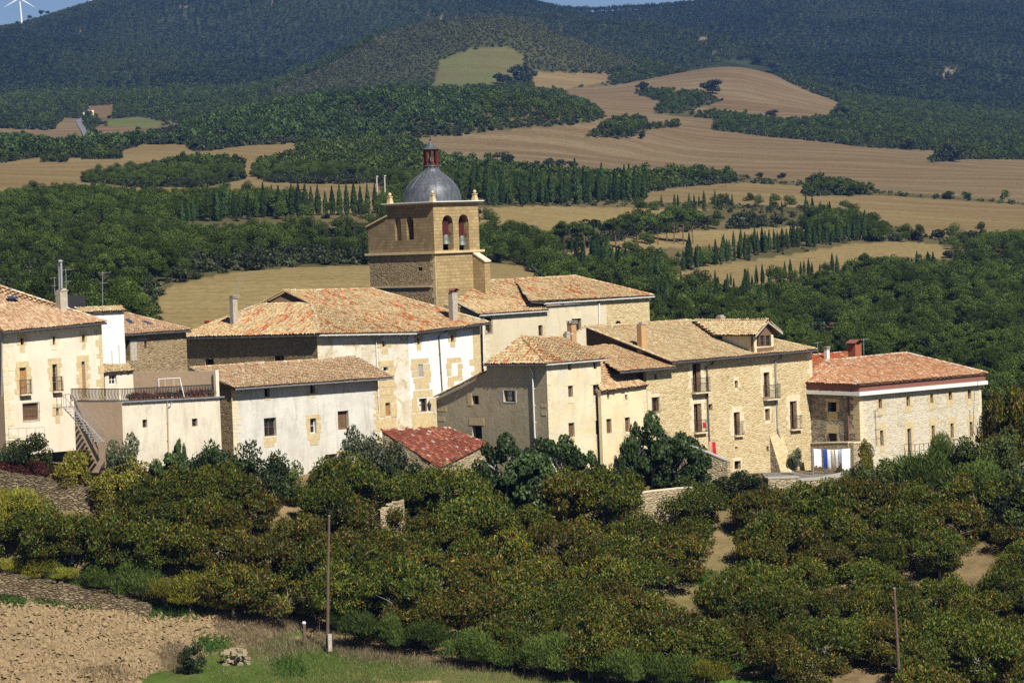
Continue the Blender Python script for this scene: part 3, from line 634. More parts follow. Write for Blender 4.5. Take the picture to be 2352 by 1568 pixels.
for Y0, Y1, s, k0, k1 in ((385, 430, 3.6, 1.1, 1.55), (430, 800, 3.3, .8, 1.25), (800, 1300, 3.7, .8, 1.2), (1300, 2250, 4.2, .75, 1.15), (2250, 3480, 6.0, 1.0, 1.5)):
    P = grid(Y0, Y1, s, int(Y0)); z = gz(P[:, 0], P[:, 1]); px, py = proj_np(P[:, 0], P[:, 1], z)
    r = np.random.default_rng(int(Y0)+1); ok = ~anyfield(px, py) & ~((P[:, 1] > 1000) & np.any([((px-a)/(w*.9))**2+((py-b)/(h*.9))**2 < 1 for a, b, w, h in GSCAR], axis=0))
    bare = np.zeros(len(P), bool)
    for q in BARE: bare |= inpoly(px, py, q)
    bare &= P[:, 1] < 2200
    for q in ISLES: bare &= ~inpoly(px, py, q)
    ok &= ~(bare & (r.random(len(P)) > .28))
    for rd, wd in ROADS:
        for (a0, b0), (a1, b1) in zip(rd[:-1], rd[1:]):
            t = np.clip(((px-a0)*(a1-a0)+(py-b0)*(b1-b0))/((a1-a0)**2+(b1-b0)**2), 0, 1); ok &= np.hypot(px-a0-t*(a1-a0), (py-b0-t*(b1-b0))*2) > wd
    clump = fbm(P[:, 0], P[:, 1], 30 if Y0 < 1300 else 70, 3, 77)
    scrub = inpoly(px, py, SCRUB) & (P[:, 1] > 1600) & (P[:, 1] < 2300)
    pine = clump > -.22
    edge = np.zeros(len(P), bool)                       # dark oaks keep to the rim of the fields
    for dx, dy in ((0, 9), (0, -9), (14, 0), (-14, 0)): edge |= anyfield(px+dx, py+dy)
    edge &= P[:, 1] < 2250
    kind = np.where(scrub, 2, np.where(P[:, 1] > 2250, 3, np.where(bare | (edge & (r.random(len(P)) < .6)) | (~pine & (r.random(len(P)) < .75)), 1, 0)))
    kind = np.where((kind == 0) & (P[:, 1] > 1050) & (py < np.interp(px, [0, 290, 500, 940, 1100], [330, 330, 300, 260, 330])+60) & (px < 1100) & (py > 180) & (P[:, 1] < 1600), 4, kind)
    sc_ = r.uniform(k0, k1, len(P))*(1+.25*clump)
    sc_ = np.where(kind == 2, sc_*.85, sc_)
    young = inpoly(px, py, [(1100, 255), (1392, 250), (1390, 275), (1200, 300), (960, 318)]) | ((px > 1620) & (py < 380) & (P[:, 1] < 2250) & (P[:, 1] > 800))
    sc_ = np.where(young & (kind == 0), sc_*.8, sc_)
    sc_ = np.where(edge & (kind == 0), sc_*.8, sc_)
    bl_ = blocks(P, z, sc_); isl = np.zeros(len(P), bool)
    for q in ISLES: isl |= inpoly(px, py, q)
    ok &= ~(bl_ & ~isl & (P[:, 1] < 2200) & (r.random(len(P)) < .95))
    sc_ = np.where(isl, sc_*.8, sc_)
    pts.append(np.stack([P[ok, 0], P[ok, 1], z[ok]-.1], 1)); knd.append(kind[ok]); scl.append(sc_[ok])
pts = np.concatenate(pts); knd = np.concatenate(knd); scl = np.concatenate(scl)
px, py = proj_np(pts[:, 0], pts[:, 1], pts[:, 2]); tx, ty = proj_np(pts[:, 0], pts[:, 1], pts[:, 2]+4.5*scl)
vis = ~hidden(px, ty-4) & (px > -60) & (px < 2412)
rs = np.random.default_rng(88); Qs = np.stack([rs.uniform(-260, 220, 26000), rs.uniform(1600, 2300, 26000)], 1); zs_ = gz(Qs[:, 0], Qs[:, 1]); qx, qy = proj_np(Qs[:, 0], Qs[:, 1], zs_)
mk = inpoly(qx, qy, SCRUB) & ~anyfield(qx, qy) & (fbm(Qs[:, 0], Qs[:, 1], 60, 4, 99) > rs.uniform(-.9, .5, len(Qs))); nS = int(mk.sum())
pts = np.concatenate([pts, np.stack([Qs[mk, 0], Qs[mk, 1], zs_[mk]-.2], 1)]); knd = np.concatenate([knd, np.full(nS, 2)]); scl = np.concatenate([scl, rs.uniform(.35, 1.1, nS)])
px, py = proj_np(pts[:, 0], pts[:, 1], pts[:, 2]); tx, ty = proj_np(pts[:, 0], pts[:, 1], pts[:, 2]+4.5*scl); vis = ~hidden(px, ty-4) & (px > -60) & (px < 2412)
# -- the pines that show largest stand as trees of their own
size = np.where(vis & (knd == 0) & (pts[:, 1] < 900), scl/pts[:, 1], 0)
mx = np.sort(size)[-285]; solo = size >= mx
def where_pine(px, py, Y):
    if px < 860: return 'round green pine in the thick wood left of the bell tower' if py > 500 else 'round green pine in the grove behind the row of cypresses left of the dome'
    if px < 1500: return 'round green pine in the belt of trees just right of the bell tower'
    return 'round green pine on the wooded slope above the long stone house roofs' if py > 640 else 'round green pine beside the curving cypress avenue on the right hillside'
for i in np.where(solo)[0]:
    lb = where_pine(px[i], py[i], pts[i, 1]); tall = 1.0
    tree('pine', tuple(pts[i]), scl[i]*.82, RNG.random()*6.28, 'pine_tree', lb, 'pine tree', 'pines: '+lb[17:])
rest = ~solo
r = np.random.default_rng(5)
FP = [far_pine(300+i, 220, None, 1., (.4, .25)) for i in range(4)]; FB = [far_bush(320+i, None, 160, (.36, .24)) for i in range(3)]
FN = [far_pine(310+i, 1900, None, 1., (.125, .08)) for i in range(4)]; FBN = [far_bush(330+i, None, 500, (.2, .14)) for i in range(3)]
DARKP = [(.055, .088, .022), (.042, .07, .02), (.075, .11, .028), (.03, .05, .016)]
FD = [far_pine(340+i, 120, DARKP, 1.15) for i in range(3)]
FM = [far_pine(360+i, 60, [(.036, .054, .022), (.028, .044, .019), (.048, .066, .026), (.022, .034, .016)], 1.1) for i in range(3)]+[far_pine(370+i, 60, [(.055, .075, .024), (.042, .06, .02), (.075, .09, .03), (.032, .048, .017)], .95) for i in range(3)]
SB = [far_bush(380+i, [(.075, .085, .030), (.055, .068, .026), (.10, .105, .04), (.13, .125, .055)]) for i in range(3)]
for k, nm, ms, lb in ((0, 'pine_wood', FP+FN, 'bright green pine wood covering the slopes between the fields'), (1, 'oak_scrub', FB+FBN, 'dark oak scrub along the rims of the harvested fields'), (2, 'hill_scrub', SB, 'olive scrub on the rounded hill below the ridge'), (3, 'mountain_forest', FM, 'blue-green forest covering the far mountain side'), (4, 'dark_pine_wood', FD, 'dark pine wood on the spur behind the bell tower')):
    m = rest & (knd == k); P = pts[m]; n = len(P)
    if n: scatter(nm, P, r.random(n)*6.28, scl[m]*(1. if k != 1 else r.uniform(.7, 1.5, n)), (r.integers(0, len(ms)//2, n)+np.where(P[:, 1] < 900, len(ms)//2, 0)) if k < 2 else ((r.integers(0, 3, n)+3*(fbm(P[:, 0], P[:, 1]*.6, 170, 3, 19)+r.normal(size=n)*.12 > .1)) if k == 3 else r.integers(0, len(ms), n)), ms, lb)
# a carpet of low bushes under and between them
Q = grid(430, 1500, 5.5, 91); z = gz(Q[:, 0], Q[:, 1]); px, py = proj_np(Q[:, 0], Q[:, 1], z); ok = ~anyfield(px, py); Q = Q[ok]; z = z[ok]; n = len(Q)
scatter('undergrowth', np.stack([Q[:, 0], Q[:, 1], z-.1], 1), r.random(n)*6.28, r.uniform(.25, .75, n), r.integers(0, 3, n), SB, 'low bushes between the trees of the woods')
# ------------------------------------------------------------------ cypresses
CYP = []
def cyrow(pl, n, hpx, jx=3, jy=3, where='', hv=.18):
    d = [0]
    for a, b in zip(pl[:-1], pl[1:]): d.append(d[-1]+math.hypot(b[0]-a[0], b[1]-a[1]))
    for i in range(n):
        t = (i+.5)/n*d[-1]; x = np.interp(t, d, [q[0] for q in pl])+RNG.normal()*jx; y = np.interp(t, d, [q[1] for q in pl])+RNG.normal()*jy
        CYP.append((x, y, hpx*(1+RNG.normal()*hv), where))
rowL = 'tall cypress in the spaced row left of the dome'
for x, b, h in [(606, 500, 78), (626, 497, 70), (641, 500, 72), (656, 498, 60), (671, 500, 75), (687, 500, 82), (702, 497, 72), (716, 496, 66), (731, 495, 68), (748, 495, 55), (764, 495, 66), (781, 495, 70), (797, 494, 72), (814, 494, 74), (829, 494, 66), (845, 490, 66), (862, 486, 62), (590, 500, 66), (572, 505, 62), (553, 502, 58)]:
    CYP.append((x, b, h, rowL))
w1 = 'slim cypress half sunk in the pine wood left of the tower'
cyrow([(405, 510), (560, 500)], 17, 60, 3, 4, w1); cyrow([(60, 525), (330, 500)], 22, 42, 8, 8, w1)
w2 = 'dark cypress in the dense stand right of the dome'
cyrow([(1040, 450), (1180, 470), (1300, 468), (1480, 462)], 46, 66, 5, 4, w2); cyrow([(1110, 440), (1300, 452), (1400, 445)], 22, 52, 6, 5, w2)
w3 = 'small cypress in the thin line along the upper field edge'
for x in (1525, 1548, 1556, 1580, 1586, 1592, 1604, 1620, 1640, 1650, 1660, 1668, 1676, 1682): CYP.append((x+RNG.normal()*2, 476, 30*(1+RNG.normal()*.2), w3))
CYP += [(1771, 490, 38, w3), (1796, 492, 30, w3), (1468, 468, 26, w3)]
w4 = 'dark cypress in the avenue curving below the striped field'
cyrow([(1850, 500), (1890, 520), (1950, 540), (1985, 548)], 30, 46, 4, 4, w4); cyrow([(1985, 548), (1900, 560), (1800, 572), (1700, 592), (1620, 610), (1560, 625)], 52, 46, 3, 3, w4)
cyrow([(1660, 575), (1780, 556), (1900, 545)], 18, 36, 5, 3, w4)
CYP += [(1585, 615, 78, 'the tallest cypress, standing alone at the corner of the avenue')]
w5 = 'pointed cypress along the lower rim of the crescent field'
cyrow([(1640, 668), (1720, 658), (1800, 645), (1870, 630), (1930, 625)], 27, 34, 4, 4, w5, .25)
cyrow([(1560, 655), (1650, 672)], 7, 26, 5, 4, w5, .2)
w6 = 'dark cypress in the stand beside the church roof'
cyrow([(1330, 620), (1400, 640), (1450, 660), (1520, 690)], 26, 78, 8, 8, w6); cyrow([(1500, 720), (1600, 735), (1700, 745), (1790, 745)], 28, 84, 8, 10, w6)
cyrow([(1310, 575), (1340, 600)], 3, 30, 4, 4, w6)
w7 = 'cypress among the pines above the dormer roof'
cyrow([(2080, 655), (2110, 640), (2160, 650)], 8, 54, 8, 6, w7); cyrow([(2290, 665), (2330, 660)], 5, 50, 6, 5, w7)
w8 = 'far thin cypress by the valley road'
for x, y, h, wh in CYP:
    if not (-20 < x < 2372): continue
    p = hit(x, y); hm = h*p.y/F
    s = hm/7.
    tree('cypress', p, s, RNG.random()*6.28, 'cypress_tree', wh, 'cypress', None if wh.startswith('the tallest') else 'cypresses: '+wh.split('cypress ')[-1], 4, (s*RNG.uniform(1.0, 1.3), s*RNG.uniform(1.0, 1.3), s))
# ------------------------------------------------------------------ trees one can pick out
for i, (x, y, h) in enumerate([(1298, 582, 66), (1322, 580, 66), (1345, 575, 60), (1392, 582, 80), (1415, 580, 84), (1438, 578, 80), (1465, 575, 72), (1493, 565, 74), (1512, 562, 72), (1548, 560, 78), (1570, 562, 80), (1592, 560, 74), (1475, 555, 60), (1532, 556, 70)]):
    p = hit(x, y); s = h*p.y/F/7.0
    tree('umbrella', p, s, RNG.random()*6.28, 'pine_tree', 'bare-trunked pine in the open clump between the two pale fields', 'pine tree', 'bare-trunked pines in a clump')
OAKS = [(1155, 380, 34, 'round grey-green oak at the field corner right of the lantern'), (1636, 216, 34, 'round dark oak alone on the ploughed hill'), (1476, 210, 22, 'dark oak at the tip of the scrub wedge on the hill field'),
 (1156, 194, 28, 'smaller of two round oaks on the lower rim of the green hill field'), (1204, 190, 44, 'larger of two round oaks on the lower rim of the green hill field'), (2190, 372, 46, 'broad dark oak where the big field meets the pine slope'), (2084, 344, 28, 'dark oak clump at the lower edge of the pine slope'),
 (2178, 458, 20, 'small oak on the boundary line between the two right-hand fields'), (2148, 458, 10, 'tiny bush left of the small oak on the field boundary'), (1932, 270, 26, 'dark oak at the right corner of the hill field'), (1775, 272, 20, 'round oak on the lower edge of the hill field'), (1740, 150, 22, 'dark oak behind the crest of the hill field'),
 (1780, 168, 26, 'broad oak just right of the hill field crest'), (1700, 140, 12, 'low oak on the very top of the hill field'), (462, 346, 30, 'rounded dark oak beside the knoll left of the road'), (437, 435, 26, 'dark oak at the edge of the pale strip left of the cypress row'), (1475, 318, 10, 'low bush at the end of the grove in the big field'),
 (1745, 410, 14, 'dark bush in the hedge line above the pale field'), (1795, 412, 16, 'bushy oak ending the hedge line above the pale field'), (1660, 470, 12, 'low shrub near the small cypresses'), (1950, 452, 10, 'small bush trailing off the oval grove')]
for x, y, h, lb in OAKS:
    p = hit(x, y); s = h*p.y/F/4.1
    tree('oak', p, s, RNG.random()*6.28, 'oak_tree', lb, 'oak tree', None, 4, (s*1.25, s*1.25, s))
for cx_, cy_, w_, n_, h_, lb in [(1925, 448, 75, 12, 36, 'pine in the oval grove standing in the right-hand fields'), (1425, 318, 55, 10, 26, 'pine in the small grove inside the big brown field'), (1600, 425, 90, 14, 34, 'pine in the hedge grove above the pale field'), (1450, 420, 60, 8, 32, 'pine in the hedge grove above the pale field'), (1280, 385, 45, 6, 28, 'oak bush in the scrub strip at the big field corner')]:
    for i in range(n_):
        x = cx_+(i/(n_-1)-.5)*2*w_+RNG.normal()*4; y = cy_+RNG.normal()*2.5; p = hit(x, y); s = h_*(1-.35*abs(i/(n_-1)-.5)*2)*RNG.uniform(.8, 1.15)*p.y/F/5.8
        if lb[:3] == 'oak': tree('oak', p, s*1.3, RNG.random()*6.28, 'oak_tree', lb, 'oak tree', 'oak bushes in the scrub strip', 4)
        else: tree('pine', p, s, RNG.random()*6.28, 'pine_tree', lb, 'pine tree', 'pines: '+lb[5:], 4, (s*1.15, s*1.15, s))
for x, y, h in [(40, 78, 16), (70, 68, 20), (96, 58, 24), (109, 54, 20), (16, 76, 10)]:
    p = at((x, y), 3392.); p.z = G(p.x, p.y); s = h*p.y/F/7.
    tree('umbrella', p, s, 1.3*x, 'pine_tree', 'tiny pine silhouetted against the sky near the wind turbine', 'pine tree', 'skyline pines by the turbine')
# ------------------------------------------------------------------ walnut orchard
ORCH = [(-120, 1245), (-120, 1345), (250, 1365), (640, 1432), (900, 1485), (1300, 1552), (1700, 1600), (2000, 1650), (2460, 1760), (2460, 1135), (2150, 1155), (2000, 1170), (1900, 1198), (1800, 1200), (1740, 1180), (1600, 1190), (1570, 1235), (1450, 1240), (1380, 1200), (1300, 1200), (1000, 1190), (760, 1178), (480, 1188), (300, 1220)]
r = np.random.default_rng(77); nw = 0
for i, a in enumerate(np.arange(-46, 60, 4.1)):
    for j, b in enumerate(np.arange(188, 246, 3.9)):
        x = a+r.uniform(-.7, .7)+(j % 2)*2.1; y = b+r.uniform(-.7, .7)
        z = G(x, y); q = proj((x, y, z))
        if not inpoly(np.array([q[0]]), np.array([q[1]]), ORCH)[0]: continue
        if q[0] > 1560 and r.random() < (.2 if q[0] < 1700 else .27): continue
        if inpoly(np.array([q[0]]), np.array([q[1]]), [(1620, 1250), (1730, 1240), (1720, 1395), (1600, 1405)])[0] or inpoly(np.array([q[0]]), np.array([q[1]]), [(1485, 1170), (1550, 1170), (1550, 1262), (1470, 1275)])[0]: continue
        if proj((x, y, z+4))[1] > 1640: continue
        if 1745 < q[0] < 1965 and proj((x, y, z+3.7))[1] < 1120: continue
        if q[0] < 60: lb = 'walnut tree with olive leaves at the end of the orchard behind the dry-stone wall'
        elif q[1] > 1400+.13*(q[0]-700) and q[0] > 500: lb = 'walnut tree with drooping leaves in the front row of the orchard above the feathery shrubs'
        elif q[0] > 1560: lb = 'walnut tree in the looser right part of the orchard with bare soil between'
        elif q[1] < 1262: lb = 'walnut tree in the back row of the orchard under the house walls'
        else: lb = 'rust-tinged walnut tree in the dense middle of the orchard'
        s = r.uniform(.8, 1.08)*(1. if q[0] < 1560 else .86)
        tree('walnut', (x, y, z), s, r.random()*6.28, 'walnut_tree', lb, 'walnut tree', 'walnuts: '+lb[12:], 6); nw += 1
for x, y in ((1602, 1226), (1775, 1245), (1840, 1240), (1905, 1236), (1960, 1225), (1765, 1305), (1830, 1312), (1905, 1300), (2250, 1205), (2335, 1220), (2020, 1230)):
    p = hit(x, y); tree('walnut', tuple(p), r.uniform(.85, 1.), r.random()*6.28, 'walnut_tree', 'walnut tree in the rows just under the long retaining wall', 'walnut tree', 'walnuts below the retaining wall', 6)
for x, y in ((345, 1222), (410, 1198), (470, 1200), (530, 1205), (240, 1268), (320, 1258), (395, 1248), (455, 1262), (515, 1262), (360, 1300), (430, 1318), (165, 1290), (575, 1230)):
    p = hit(x, y); tree('walnut', tuple(p), r.uniform(.78, .98), r.random()*6.28, 'walnut_tree', 'walnut tree on the steep bank under the terrace block and dry-stone wall', 'walnut tree', 'walnuts on the steep bank', 6)
print('walnuts', nw, 'cypress', len(CYP), 'scatter', len(pts))
# ------------------------------------------------------------------ building kit
from mathutils.geometry import tessellate_polygon
PAL = dict(
    old=[((.54, .40, .21), 30), ((.49, .34, .18), 30), ((.60, .48, .29), 12), ((.34, .24, .14), 12), ((.52, .25, .11), 12), ((.44, .13, .05), 8)],
    red=[((.46, .12, .045), 40), ((.40, .08, .03), 26), ((.52, .22, .10), 14), ((.50, .38, .22), 12), ((.25, .15, .09), 8)],
    cream=[((.56, .43, .24), 40), ((.51, .38, .20), 32), ((.62, .51, .33), 8), ((.42, .30, .17), 12), ((.52, .30, .15), 10)],
    pink=[((.55, .37, .22), 36), ((.49, .30, .17), 26), ((.64, .46, .29), 22), ((.42, .25, .15), 14)],
    grey=[((.51, .37, .22), 30), ((.44, .30, .17), 28), ((.54, .31, .17), 18), ((.60, .47, .31), 16), ((.32, .22, .14), 10)],
    brown=[((.54, .37, .20), 36), ((.48, .30, .15), 26), ((.60, .45, .26), 24), ((.52, .22, .10), 9), ((.34, .23, .13), 6)],
    orange=[((.50, .27, .14), 34), ((.45, .20, .095), 26), ((.58, .34, .21), 22), ((.60, .46, .32), 10), ((.36, .16, .09), 8)],
    ruin=[((.25, .075, .047), 40), ((.20, .06, .038), 26), ((.38, .15, .085), 18), ((.20, .11, .07), 12), ((.42, .37, .32), 4)])
def tone(pal, x, y, seed):
    """tile colour: weathering runs in patches and down the channels"""
    p = PAL[pal]; w = np.array([q[1] for q in p], float)
    a = noise.noise((x*.35, y*.25, seed)); b = noise.noise((x*2.1, y*.18, seed+9))
    t = a*1.0+b*1.1-.35
    k = np.arange(len(p)); w = w*np.exp(t*(k-len(p)/2)*.42)
    if pal == 'old' and noise.noise((x*1.5, y*.16, seed+31))+.6*noise.noise((x*.22, y*.22, seed+5)) > .30 and RNG.random() < .75: w = np.array([1, 1, 0, 1, 4, 6.])
    c = p[RNG.choice(len(p), p=w/w.sum())][0]; f = RNG.uniform(.84, 1.13)
    return tuple(q*f for q in c)
def arc_tile(mb, o, ax, up_, nn, w, L, col, lift=0., tap=.86, cap=True):
    b = len(mb.v)
    for k, (q, s) in enumerate(((0, 1.), (1, tap))):
        for j in range(5):
            th = math.pi*j/4; c = o+up_*(L*q)-ax*(math.cos(th)*w/2*s)+nn*(math.sin(th)*w*.42*s+lift*(1-q)+.012)
            mb.v.append(tuple(c)); mb.col[len(mb.v)-1] = col
    for j in range(4): mb.f.append((b+j, b+j+1, b+6+j, b+5+j)); mb.m.append(0)
    if cap: mb.f.append((b, b+1, b+2, b+3, b+4)); mb.m.append(1)
def roof_face(mb, poly, pal, seed=0, sp=.235, course=.36, thick=.1):
    """poly[0]->poly[1] is the eave, seen left to right; tiles run up from it"""
    P = [Vector(p) for p in poly]; o = P[0]; ax = (P[1]-P[0]).normalized()
    far_ = max(P[2:], key=lambda q: ((q-o)-ax*(q-o).dot(ax)).length); u = (far_-o)-ax*(far_-o).dot(ax); u.normalize(); nn = ax.cross(u)
    if nn.z < 0: nn = -nn
    Q = [((p-o).dot(ax), (p-o).dot(u)) for p in P]; off = [(p-o).dot(nn) for p in P]
    b = len(mb.v)
    for p in P: mb.v.append(tuple(p-nn*.02)); mb.col[len(mb.v)-1] = (.20, .12, .07)
    for p in P: mb.v.append(tuple(p-nn*(.02+thick))); mb.col[len(mb.v)-1] = (.10, .07, .05)
    n = len(P); tris = tessellate_polygon([[Vector((q[0], q[1], 0)) for q in Q]])
    for t in tris: mb.f.append(tuple(b+i for i in t)); mb.m.append(0); mb.f.append(tuple(b+n+i for i in t)); mb.m.append(1)
    for i in range(n): j = (i+1) % n; mb.f.append((b+i, b+j, b+n+j, b+n+i)); mb.m.append(1)
    xs = [q[0] for q in Q]; ys = [q[1] for q in Q]; qx = np.array(xs); qy = np.array(ys)
    # bilinear lift so that tiles sit on faces that are not perfectly flat
    cx = np.arange(min(xs)+sp/2, max(xs), sp); cy = np.arange(min(ys)-.05, max(ys), course)
    gx, gy = np.meshgrid(cx, cy); inside = inpoly(gx, gy+.06, Q)
    wav = RNG.normal(size=len(cx))*.03
    HT = np.zeros(gx.shape); dn = np.full(gx.shape, -9.)
    for t in tris:
        (x0, y0), (x1, y1), (x2, y2) = [Q[i] for i in t]; D = (y1-y2)*(x0-x2)+(x2-x1)*(y0-y2)
        if abs(D) < 1e-6: continue
        l0 = ((y1-y2)*(gx-x2)+(x2-x1)*(gy-y2))/D; l1 = ((y2-y0)*(gx-x2)+(x0-x2)*(gy-y2))/D; l2 = 1-l0-l1; mn = np.minimum(np.minimum(l0, l1), l2)
        m = mn > dn; HT[m] = (l0*off[t[0]]+l1*off[t[1]]+l2*off[t[2]])[m]; dn[m] = mn[m]
    first = {}
    for (j, i) in zip(*np.where(inside)): first[i] = min(first.get(i, 999), j)
    for (j, i) in zip(*np.where(inside)):
        x, y = gx[j, i]+RNG.normal()*.012, gy[j, i]+RNG.normal()*.02+wav[i]; h = HT[j, i]
        sag = noise.noise((x*.3, y*.3, seed+3))*.05
        du = (u+ax*RNG.normal()*.03).normalized()
        arc_tile(mb, o+ax*x+u*y+nn*(h+sag), ax, du, nn, sp*.98, course*1.22, tone(pal, x, y, seed), .03, cap=(j == first[i]))
def ridge(mb, pts, pal, seed=0, w=.27, white=.25):
    for a, b in zip(pts[:-1], pts[1:]):
        a = Vector(a); b = Vector(b); L = (b-a).length; u = (b-a)/L; ax = u.cross(Vector((0, 0, 1))).normalized(); nn = ax.cross(u)
        if nn.z < 0: nn = -nn
        for i in range(int(L/.36)):
            c = tone(pal, i*.36, 0, seed) if RNG.random() > white else (.6, .54, .44)
            arc_tile(mb, a+u*(i*.36)+nn*.02, ax, u, nn, w, .44, c, .02)
def roof(parent, faces, pal, ridges=(), seed=0, name='roof', white=.25, **kw):
    mb = MB()
    for f in faces: roof_face(mb, f, pal, seed+len(mb.f) % 50, **kw)
    if ridges:
        for rg in ridges: ridge(mb, rg, pal, seed, white=white)
    return mb.build(name, [MT['tile'], MT['tile_bed']], parent)
class Wall:
    def __init__(s, A, B, z0, top=None):
        s.A, s.B, s.z0 = Vector(A), Vector(B), z0
        d = Vector((s.B.x-s.A.x, s.B.y-s.A.y, 0)); s.L = d.length; s.d = d/s.L; s.n = Vector((s.d.y, -s.d.x, 0)); s.op = []
        s.top = [(0., s.A.z), (s.L, s.B.z)] if top is None else [s.uz(p) for p in top]
        s.top[0] = (0., s.top[0][1]); s.top[-1] = (s.L, s.top[-1][1])
    def pt(s, u, z, off=0.): return Vector((s.A.x+s.d.x*u+s.n.x*off, s.A.y+s.d.y*u+s.n.y*off, z))
    def uz(s, p):
        d = ray(*p); k = (s.A.x*s.n.x+s.A.y*s.n.y)/(d.x*s.n.x+d.y*s.n.y); q = d*k
        return ((q.x-s.A.x)*s.d.x+(q.y-s.A.y)*s.d.y, q.z)
    def rect(s, p0, p1):
        ym = (p0[1]+p1[1])/2; xm = (p0[0]+p1[0])/2
        return s.uz((p0[0], ym))[0], s.uz((p1[0], ym))[0], s.uz((xm, p1[1]))[1], s.uz((xm, p0[1]))[1]
    def topz(s, u): return float(np.interp(u, [q[0] for q in s.top], [q[1] for q in s.top]))
    def build(s, mats, parent, name='wall', back=True, thick=.35, mb=None):
        """face with real openings, reveals, and a thin top"""
        own = mb is None; mb = mb or MB(); off = RNG.uniform(0, 40)
        us = {0., s.L} | {min(max(q[0], 0), s.L) for q in s.top}
        for o in s.op:
            us |= {o['u0'], o['u1']}
            if o.get('arch'):
                us |= {o['u0']+(o['u1']-o['u0'])*k/10 for k in range(1, 10)}
        us = sorted(u for u in us if -1e-6 <= u <= s.L+1e-6)
        def hi(o, u):
            if not o.get('arch'): return o['z1']
            c = (o['u0']+o['u1'])/2; R = (o['u1']-o['u0'])/2; return o['z1']-R+math.sqrt(max(R*R-(u-c)**2, 0))
        uvof = lambda u, z: (u+off, z)
        for a, b in zip(us[:-1], us[1:]):
            if b-a < 1e-4: continue
            cur = [(s.z0, s.z0)]; m_ = (a+b)/2
            for o in sorted([o for o in s.op if o['u0'] < m_ < o['u1']], key=lambda o: o['z0']):
                la, lb = cur[-1]; cur[-1] = (la, lb, o['z0'], o['z0']); cur.append((hi(o, a), hi(o, b)))
            la, lb = cur[-1]; cur[-1] = (la, lb, s.topz(a), s.topz(b))
            for la, lb, ha, hb in cur:
                if ha-la > 1e-4 or hb-lb > 1e-4:
                    q = [(a, la), (b, lb), (b, hb), (a, ha)]; mb.quad([s.pt(*w) for w in q], [uvof(*w) for w in q])
        for o in s.op:
            d = o.get('d', .22); out = [(o['u0'], o['z0']), (o['u1'], o['z0'])]
            if o.get('arch'): out += [(u, hi(o, u)) for u in [o['u1']-(o['u1']-o['u0'])*k/10 for k in range(11)]]
            else: out += [(o['u1'], o['z1']), (o['u0'], o['z1'])]
            for p, q in zip(out, out[1:]+out[:1]):
                mb.quad([s.pt(*p), s.pt(*p, -d), s.pt(*q, -d), s.pt(*q)], [(p[0]+off, p[1]), (p[0]+off+d, p[1]), (q[0]+off+d, q[1]), (q[0]+off, q[1])])
        for (a, za), (b, zb) in zip(s.top[:-1], s.top[1:]):
            mb.quad([s.pt(a, za), s.pt(b, zb), s.pt(b, zb, -thick), s.pt(a, za, -thick)], [(a, za), (b, zb), (b, zb+.3), (a, za+.3)])
        for u in (.004, s.L-.004):
            z = s.topz(u); mb.quad([s.pt(u, s.z0), s.pt(u, s.z0, -thick), s.pt(u, z, -thick), s.pt(u, z)], [(0, s.z0), (thick, s.z0), (thick, z), (0, z)])
        if back: mb.quad([s.pt(0, s.z0, -thick-1.2), s.pt(s.L, s.z0, -thick-1.2), s.pt(s.L, s.topz(s.L)-.05, -thick-1.2), s.pt(0, s.topz(0)-.05, -thick-1.2)], [(0, 0), (1, 0), (1, 1), (0, 1)])
        if own: return mb.build(name, mats, parent)
    # ---- openings
    def opening(s, p0, p1, **kw):
        u0, u1, z0, z1 = s.rect(p0, p1); u0 = max(u0, .02); u1 = min(u1, s.L-.02)
        o = dict(u0=u0, u1=u1, z0=z0, z1=z1, **kw); s.op.append(o); return o
    def box(s, mb, u0, u1, z0, z1, o0, o1, m=0):
        mb.box(s.pt(u0, z0, o0), s.d*(u1-u0), s.n*(o1-o0), Vector((0, 0, z1-z0)), m)
    def window(s, parent, p0, p1, kind='glass', d=.22, wood='wood', name=None):
        o = s.opening(p0, p1, d=d+.06); u0, u1, z0, z1 = o['u0'], o['u1'], o['z0'], o['z1']; W = u1-u0; H = z1-z0
        pane = MB(); s.box(pane, u0-.02, u1+.02, z0-.02, z1+.02, -d-.075, -d-.055)
        if kind == 'dark':
            return pane.build('window', MT['dark'], parent)
        fr = MB(); t = min(.07, W*.12)
        for a, b, c, e in ((u0, u0+t, z0, z1), (u1-t, u1, z0, z1), (u0+t, u1-t, z0, z0+t), (u0+t, u1-t, z1-t, z1)): s.box(fr, a, b, c, e, -d-.05, -d+.02)
        if kind in ('glass', 'french', 'curtain'):
            if W > .7: s.box(fr, (u0+u1)/2-.03, (u0+u1)/2+.03, z0+t, z1-t, -d-.048, -d+.015)
            nb = 3 if H > 1.6 else 2
            for k in range(1, nb): z = z0+H*k/nb; s.box(fr, u0+t, u1-t, z-.018, z+.018, -d-.046, -d+.01)
        w = fr.build('door' if kind in ('door', 'french') else 'window', MT[wood], parent)
        if kind == 'door':
            dm = MB(); s.box(dm, u0+t, u1-t, z0, z1-t, -d-.05, -d-.01)
            for k in range(1, 4): s.box(dm, u0+t+.02, u1-t-.02, z0+H*k/4-.02, z0+H*k/4+.02, -d-.01, -d+.004)
            dm.build('panel', MT[wood], w)
        elif kind in ('shut',):
            dm = MB(); hw = (W-2*t)/2
            for k in (0, 1):
                a = u0+t+k*hw+.008; s.box(dm, a, a+hw-.016, z0+t, z1-t, -d-.045, -d-.005)
                for q in range(1, 5): s.box(dm, a+.05, a+hw-.06, z0+H*q/5-.02, z0+H*q/5+.02, -d-.005, -d+.006)
            dm.build('shutter', MT[wood], w)
        pane.build('pane', MT['glass'], w)
